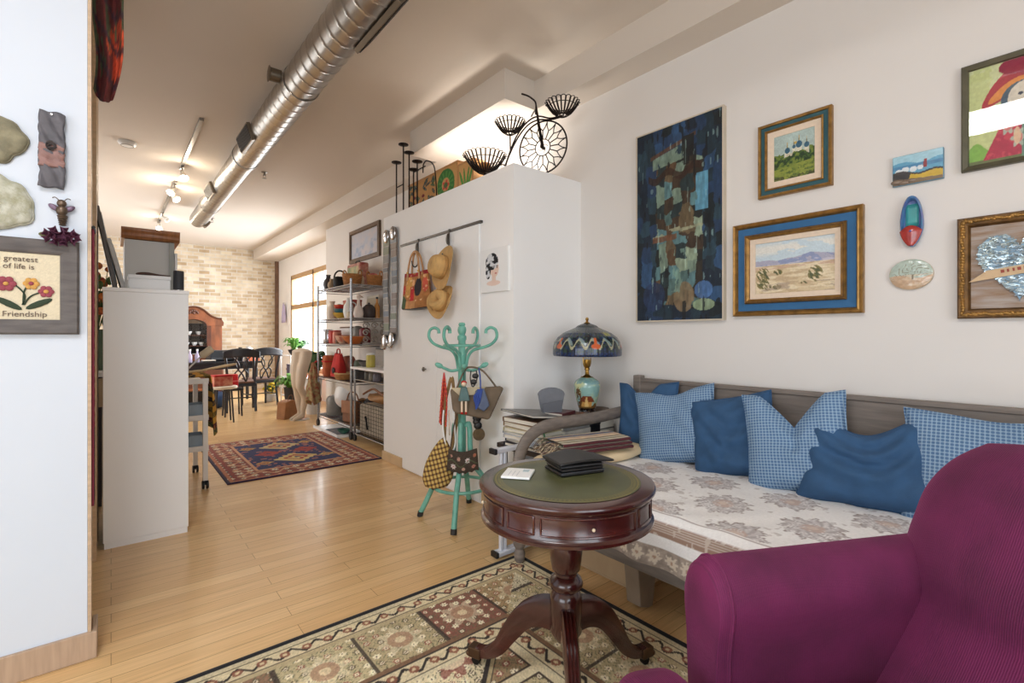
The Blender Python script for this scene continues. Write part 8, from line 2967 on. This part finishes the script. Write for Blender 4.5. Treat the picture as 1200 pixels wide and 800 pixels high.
MB().bx(-0.07, 0.07, -0.05, 0.05, 0, 0.20).build('package', mat('pack_red', (206, 30, 44), 0.4), rpk, bevel=0.01)
MB().bx(-0.072, 0.072, -0.052, 0.052, 0.09, 0.11).build('ribbon', mat('pack_pink', (226, 120, 120), 0.4), rpk, smooth=False)
pbk = thing('black_side_stool', 'low black stool under the bright red package', 'stool', (1.40, 8.28, 0))
MB().bx(-0.13, 0.13, -0.12, 0.12, 0.38, 0.42).build('seat', blackp, pbk, bevel=0.008)
for sx_ in (-0.11, 0.11):
    for sy_ in (-0.10, 0.10):
        MB().cyl((sx_, sy_, 0), (sx_ * 0.9, sy_ * 0.9, 0.38), 0.012, n=8).build('leg', blackp, pbk)
bba = thing('blue_duffel', 'dark blue bag on the floor under the dining table', 'bag', (1.36, 9.30, 0), 0.2)
MB().ball((0, 0, 0.14), 0.15, 20, (1.1, 0.9, 0.93)).build('bag', mat('duffel_blue', (44, 74, 118), 0.6, var=0.2, scale=9), bba)
MB().tube(smooth_path([(-0.08, -0.05, 0.24), (0, -0.07, 0.33), (0.08, -0.05, 0.24)], 5), 0.009, 8).build('handle', black_plastic, bba)
bkb = thing('black_crate', 'black crate on the floor at the left end of the dining table', 'crate', (0.98, 9.25, 0), 0.05)
MB().bx(-0.20, 0.20, -0.15, 0.15, 0, 0.01).bx(-0.20, -0.185, -0.15, 0.15, 0.01, 0.28).bx(0.185, 0.20, -0.15, 0.15, 0.01, 0.28).bx(-0.20, 0.20, -0.15, -0.135, 0.01, 0.28).bx(-0.20, 0.20, 0.135, 0.15, 0.01, 0.28).build('crate', black_plastic, bkb, bevel=0.004)
MB().bx(-0.17, 0.17, -0.12, 0.12, 0.012, 0.25).build('contents', mat('crate_stuff', (58, 60, 74), 0.8, col2=(120, 110, 100), scale=14), bkb, bevel=0.02)

# china cabinet
cc = thing('china_cabinet', 'carved brown china cabinet with arched bonnet against the brick wall', 'cabinet', (1.285, 11.85, 0))
wal = mat('walnut', (128, 74, 44), 0.4, var=0.3, scale=4, stretch=(3, 3, 1), coat=0.3)
wal_d = mat('walnut_dark', (88, 48, 30), 0.4, var=0.25, scale=6, coat=0.3)
MB().bx(-0.52, 0.52, -0.24, 0.24, 0.08, 0.72).build('base_cabinet', wal, cc, bevel=0.01)
MB().bx(-0.54, 0.54, -0.26, 0.25, 0.72, 0.75).build('waist_moulding', wal_d, cc, bevel=0.006)
side = MB()
side.bx(-0.50, -0.30, -0.20, 0.22, 0.75, 1.40).bx(0.30, 0.50, -0.20, 0.22, 0.75, 1.40).bx(-0.30, 0.30, 0.19, 0.22, 0.75, 1.45)
side.build('side_panels', wal, cc, bevel=0.006)
bon = [(-0.52, 1.40), (0.52, 1.40), (0.53, 1.47), (0.49, 1.535), (0.40, 1.545), (0.29, 1.60), (0.18, 1.70), (0.08, 1.755), (0, 1.765), (-0.08, 1.755), (-0.18, 1.70), (-0.29, 1.60), (-0.40, 1.545), (-0.49, 1.535), (-0.53, 1.47)]
inner_arch = [(0.225 * math.cos(PI * k / 12), 1.40 + 0.13 * math.sin(PI * k / 12)) for k in range(13)]
half = [(-0.52, 1.40), (-0.225, 1.40)] + inner_arch[::-1][1:] + [(0.52, 1.40), (0.53, 1.47), (0.49, 1.535), (0.40, 1.545), (0.29, 1.60), (0.18, 1.70), (0.08, 1.755), (0, 1.765), (-0.08, 1.755), (-0.18, 1.70), (-0.29, 1.60), (-0.40, 1.545), (-0.49, 1.535), (-0.53, 1.47)]
MB().prism(half, 0.42, y0=-0.21).build('bonnet', wal, cc, ang=30)
MB().tube([(p[0], -0.215, p[1] + 0.012) for p in smooth_path([(q[0], 0, q[1]) for q in bon[3:14]], 4) for p in [(p.x, p.z)]], 0.020, 8).build('bonnet_moulding', wal_d, cc)
car = MB()
for k in range(7):
    a = PI * k / 6
    car.ball((0.07 * math.cos(a), -0.225, 1.655 + 0.05 * math.sin(a)), 0.022, 8, (1, 0.5, 1))
car.ball((0, -0.23, 1.655), 0.03, 10, (1, 0.5, 1))
car.build('carved_shell', wal_d, cc)
dm_ = MB()
dm_.bx(-0.30, -0.225, -0.22, -0.20, 0.76, 1.40).bx(0.225, 0.30, -0.22, -0.20, 0.76, 1.40).bx(-0.225, 0.225, -0.22, -0.20, 0.76, 0.82)
dor = dm_.build('glazed_door', wal_d, cc, bevel=0.004)
MB().bx(-0.23, 0.23, -0.212, -0.209, 0.80, 1.50).build('glass_pane', glass_m, dor, smooth=False)
MB().bx(-0.30, 0.30, 0.17, 0.185, 0.75, 1.45).build('dark_back', mat('cabinet_inside', (44, 34, 30), 0.7), cc, smooth=False)
for z in (0.98, 1.20):
    MB().bx(-0.30, 0.30, -0.18, 0.18, z, z + 0.014).build('inner_shelf', wal_d, cc, smooth=False)
for k, (x, z) in enumerate(((-0.12, 0.76), (0.04, 0.76), (0.16, 0.76), (-0.10, 0.994), (0.03, 0.994), (0.15, 0.994), (-0.06, 1.214), (0.10, 1.214))):
    vessel('china_cup', ['white cup on the lowest china cabinet shelf, left', 'white cup on the lowest china cabinet shelf, middle', 'white cup on the lowest china cabinet shelf, right', 'white cup on the middle china cabinet shelf, left', 'white cup on the middle china cabinet shelf, centre', 'white cup on the middle china cabinet shelf, right', 'white cup on the top china cabinet shelf, left', 'white cup on the top china cabinet shelf, right'][k], 'cup', (1.285 + x, 11.80, z), bowl_prof(0.05, 0.07), white_plastic, n=16)
for s in (-0.26, 0.26):
    d_ = MB().bx(s - 0.24, s + 0.24, -0.256, -0.24, 0.14, 0.68).build('base_door', wal_d, cc, bevel=0.01)
    MB().ball((s - 0.16 * (1 if s > 0 else -1), -0.266, 0.42), 0.016, 10).build('door_knob', brass, d_)
for sx_ in (-0.48, 0.48):
    for sy_ in (-0.20, 0.20):
        MB().lathe([(0.03, 0), (0.045, 0.03), (0.035, 0.08)], c=(sx_, sy_, 0), n=14).build('bun_foot', wal_d, cc)

# plants by the window
leaf_g = mat('leaf_bright', (96, 150, 62), 0.6, var=0.3, scale=16)
leaf_d = mat('leaf_dark', (58, 92, 52), 0.6, var=0.3, scale=16)


def frond_plant(name, label, loc, R, H, n, lm, pot, seed, leafw=0.018):
    t = thing(name, label, 'plant', loc)
    pot(t)
    rn = random.Random(seed)
    m = MB()
    for k in range(n):
        a = rn.uniform(0, 2 * PI)
        L = rn.uniform(0.6, 1.0)
        h = H * rn.uniform(0.5, 1.0)
        P_ = smooth_path([(0, 0, 0), (0.35 * R * L * math.cos(a), 0.35 * R * L * math.sin(a), 0.8 * h), (0.75 * R * L * math.cos(a), 0.75 * R * L * math.sin(a), h), (R * L * math.cos(a), R * L * math.sin(a), h * 0.75)], 4)
        w = [leafw * math.sin(PI * (0.08 + 0.88 * i / (len(P_) - 1))) for i in range(len(P_))]
        m.tube(P_, w, 6, flat=0.16, up=(-math.sin(a), math.cos(a), 0))
    o = m.build('foliage', lm, t)
    return t, o


sw = thing('wire_plant_stand', 'white wire plant stand with three tiers in front of the dining window', 'plant stand', (2.60, 9.25, 0))
m = MB()
for x in (-0.20, 0.20):
    for y in (-0.30, 0.30):
        m.cyl((x, y, 0), (x, y, 0.86), 0.010, n=8)
m.build('posts', white_plastic, sw)
for z in (0.12, 0.45, 0.84):
    m = MB()
    for k in range(14):
        y = -0.30 + 0.6 * k / 13
        m.cyl((-0.20, y, z), (0.20, y, z), 0.004, n=5)
    for x in (-0.2, 0.2):
        m.cyl((x, -0.3, z), (x, 0.3, z), 0.008, n=6)
    m.build('wire_tier', white_plastic, sw)
pot_black = mat('pot_black', (34, 34, 38), 0.4)


def bowl_pot(t, R=0.10, h=0.10):
    MB().lathe(bowl_prof(R, h), n=24).build('pot', pot_black, t)


def shift(o, dz):
    o.location.z += dz


t_, o_ = frond_plant('potted_fern', 'pale green fern in a black bowl on top of the white wire stand', (2.52, 9.18, 0.850), 0.22, 0.26, 46, leaf_g, bowl_pot, 3)
shift(o_, 0.06)
t_, o_ = frond_plant('potted_plant', 'dark plant in a tipped grey-brown bowl on the white wire stand', (2.66, 9.34, 0.850), 0.20, 0.20, 40, leaf_d, lambda t: MB().lathe(bowl_prof(0.15, 0.11), n=24).build('pot', mat('bowl_stone', (92, 86, 80), 0.6), t), 5, 0.026)
shift(o_, 0.07)
t_, o_ = frond_plant('potted_plant', 'bright green leafy plant in a tall black planter by the window', (2.26, 8.42, 0), 0.26, 0.30, 60, leaf_g, lambda t: MB().lathe([(0.001, 0), (0.075, 0), (0.10, 0.34), (0.105, 0.36), (0.092, 0.36), (0.088, 0.30), (0.001, 0.30)], n=28).build('planter', pot_black, t), 9, 0.030)
shift(o_, 0.28)
t_, o_ = frond_plant('potted_plant', 'dark leafed plant right behind the mannequin legs', (2.40, 7.72, 0), 0.24, 0.5, 60, leaf_d, lambda t: MB().lathe([(0.001, 0), (0.10, 0), (0.13, 0.50), (0.135, 0.53), (0.12, 0.53), (0.115, 0.46), (0.001, 0.46)], n=28).build('planter', mat('planter_white', (216, 216, 214), 0.5), t), 12, 0.045)
shift(o_, 0.46)
t_, o_ = frond_plant('flowering_plant', 'yellow flowering plant on the floor behind the black chairs', (2.26, 9.66, 0), 0.14, 0.20, 30, leaf_d, lambda t: MB().lathe(jar_prof(0.09, 0.14), n=20).build('pot', mat('pot_cream', (206, 200, 190), 0.5), t), 21, 0.020)
shift(o_, 0.10)
ym = MB()
rn = random.Random(6)
for k in range(26):
    a, r_ = rn.uniform(0, 2 * PI), rn.uniform(0.02, 0.14)
    zf = rn.uniform(0.18, 0.36)
    ym.ball((r_ * math.cos(a), r_ * math.sin(a), zf), 0.026, 8, (1, 1, 0.7))
    ym.tube([(0, 0, 0.05), (r_ * math.cos(a), r_ * math.sin(a), zf)], 0.004, 5)
ym.build('yellow_flowers', mat('petal_yellow', (222, 196, 44), 0.6), t_)
for k, (y, z, c, w, lb) in enumerate(((9.10, 0.455, (206, 84, 60), 0.12, 'red-orange box on the middle tier of the white wire stand'), (9.38, 0.455, (82, 70, 92), 0.10, 'dark violet box on the middle tier of the white wire stand'), (9.14, 0.125, (222, 130, 70), 0.13, 'orange box on the lowest tier of the white wire stand'), (9.40, 0.125, (196, 206, 222), 0.12, 'pale blue box on the lowest tier of the white wire stand'))):
    b_ = thing('tier_box', lb, 'box', (2.58, y, z), 0.1 * k)
    MB().bx(-w, w, -0.10, 0.10, 0, 0.20).build('box', mat('tier_box_%d' % k, c, 0.5, var=0.1, scale=12), b_, bevel=0.006)
    MB().bx(-w - 0.003, w + 0.003, -0.103, 0.103, 0.20, 0.225).build('lid', mat('tier_lid_%d' % k, tuple(int(q * 0.85) for q in c), 0.5), b_, bevel=0.003)
sv = thing('hanging_scarf', 'pale violet scarf hanging on the wall left of the dining window', 'textile', (2.985, 11.55, 1.50), -PI / 2)
MB().surf(lambda u, v: ((u - 0.5) * (0.10 + 0.16 * (1 - v) ** 0.7), -0.03 - 0.018 * math.sin(u * 16 + 2 * v) * (0.4 + 0.6 * (1 - v)), 0.40 * v - 0.02 * math.sin(u * 9)), 26, 20).build('scarf', mat('scarf_violet', (186, 176, 206), 0.85, var=0.15, scale=8), sv, thick=0.004)
MB().tube(smooth_path([(0, 0.0, 0.42), (0, -0.04, 0.42), (0, -0.05, 0.40)], 4), 0.006, 6).build('hook', chrome, sv)
# more kitchenware crowding the shelves
FILL = [
    ('tall cream bottle-vase at the back of the shelving top', 'vase', (2.44, 5.98, 1.80), jug_prof(0.05, 0.22), (206, 190, 160)),
    ('rose coloured jar behind the wicker baskets on the shelving top', 'jar', (2.53, 5.80, 1.80), jar_prof(0.06, 0.17), (186, 92, 96)),
    ('copper coloured pan at the back of the second shelf', 'pan', (2.42, 6.05, 1.41), jar_prof(0.10, 0.13), (150, 92, 60)),
    ('dark green goblet behind the white jugs on the second shelf', 'vase', (2.37, 6.52, 1.41), jug_prof(0.05, 0.20), (58, 80, 64)),
    ('small cream cup in front of the brick red pot on the second shelf', 'cup', (2.20, 5.72, 1.41), jar_prof(0.035, 0.07), (222, 206, 182)),
    ('maroon jar behind the orange bowl on the third shelf', 'jar', (2.44, 5.84, 1.10), jar_prof(0.07, 0.19), (122, 36, 44)),
    ('tall glass-grey jar behind the cream bowl on the third shelf', 'jar', (2.42, 6.02, 1.10), jar_prof(0.06, 0.21), (150, 148, 140)),
    ('brown teapot-like jar between the canisters and cream bowl on the third shelf', 'jar', (2.22, 6.135, 1.10), jar_prof(0.04, 0.11), (120, 84, 58)),
    ('black casserole at the near end of the fourth shelf', 'pot', (2.36, 5.72, 0.66), jar_prof(0.12, 0.13), (44, 42, 46)),
    ('dull green jar behind the flat basket on the fourth shelf', 'jar', (2.43, 6.00, 0.66), jar_prof(0.07, 0.22), (92, 104, 84)),
    ('terracotta jar behind the red bag on the fourth shelf', 'jar', (2.43, 6.36, 0.66), jar_prof(0.09, 0.26), (160, 84, 58)),
    ('grey stockpot at the far end of the lowest shelf', 'pot', (2.30, 6.46, 0.16), jar_prof(0.12, 0.24), (128, 124, 118)),
    ('dark enamel pot at the near back of the lowest shelf', 'pot', (2.47, 5.72, 0.16), jar_prof(0.09, 0.26), (66, 60, 62)),
    ('amber jar on the lowest shelf behind the leather satchel', 'jar', (2.44, 5.92, 0.16), jar_prof(0.06, 0.24), (176, 120, 64)),
]
for k, (lb, ct_, loc, pf_, c) in enumerate(FILL):
    R_ = max(q[0] for q in pf_)
    H_ = max(q[1] for q in pf_)
    vessel('storage_' + ct_, lb, ct_, loc, pf_, mat('ware_%d' % k, c, 0.4, var=0.12, scale=14),
           lambda t: MB().lathe([(R_ * 0.5, H_ * 0.97), (R_ * 0.66, H_ * 1.0), (R_ * 0.6, H_ * 1.03), (0.016, H_ * 1.06), (0.001, H_ * 1.065)], n=20, close=False).build('lid', mat('ware_lid_%d' % k, tuple(int(q * 0.8) for q in c), 0.4), t))
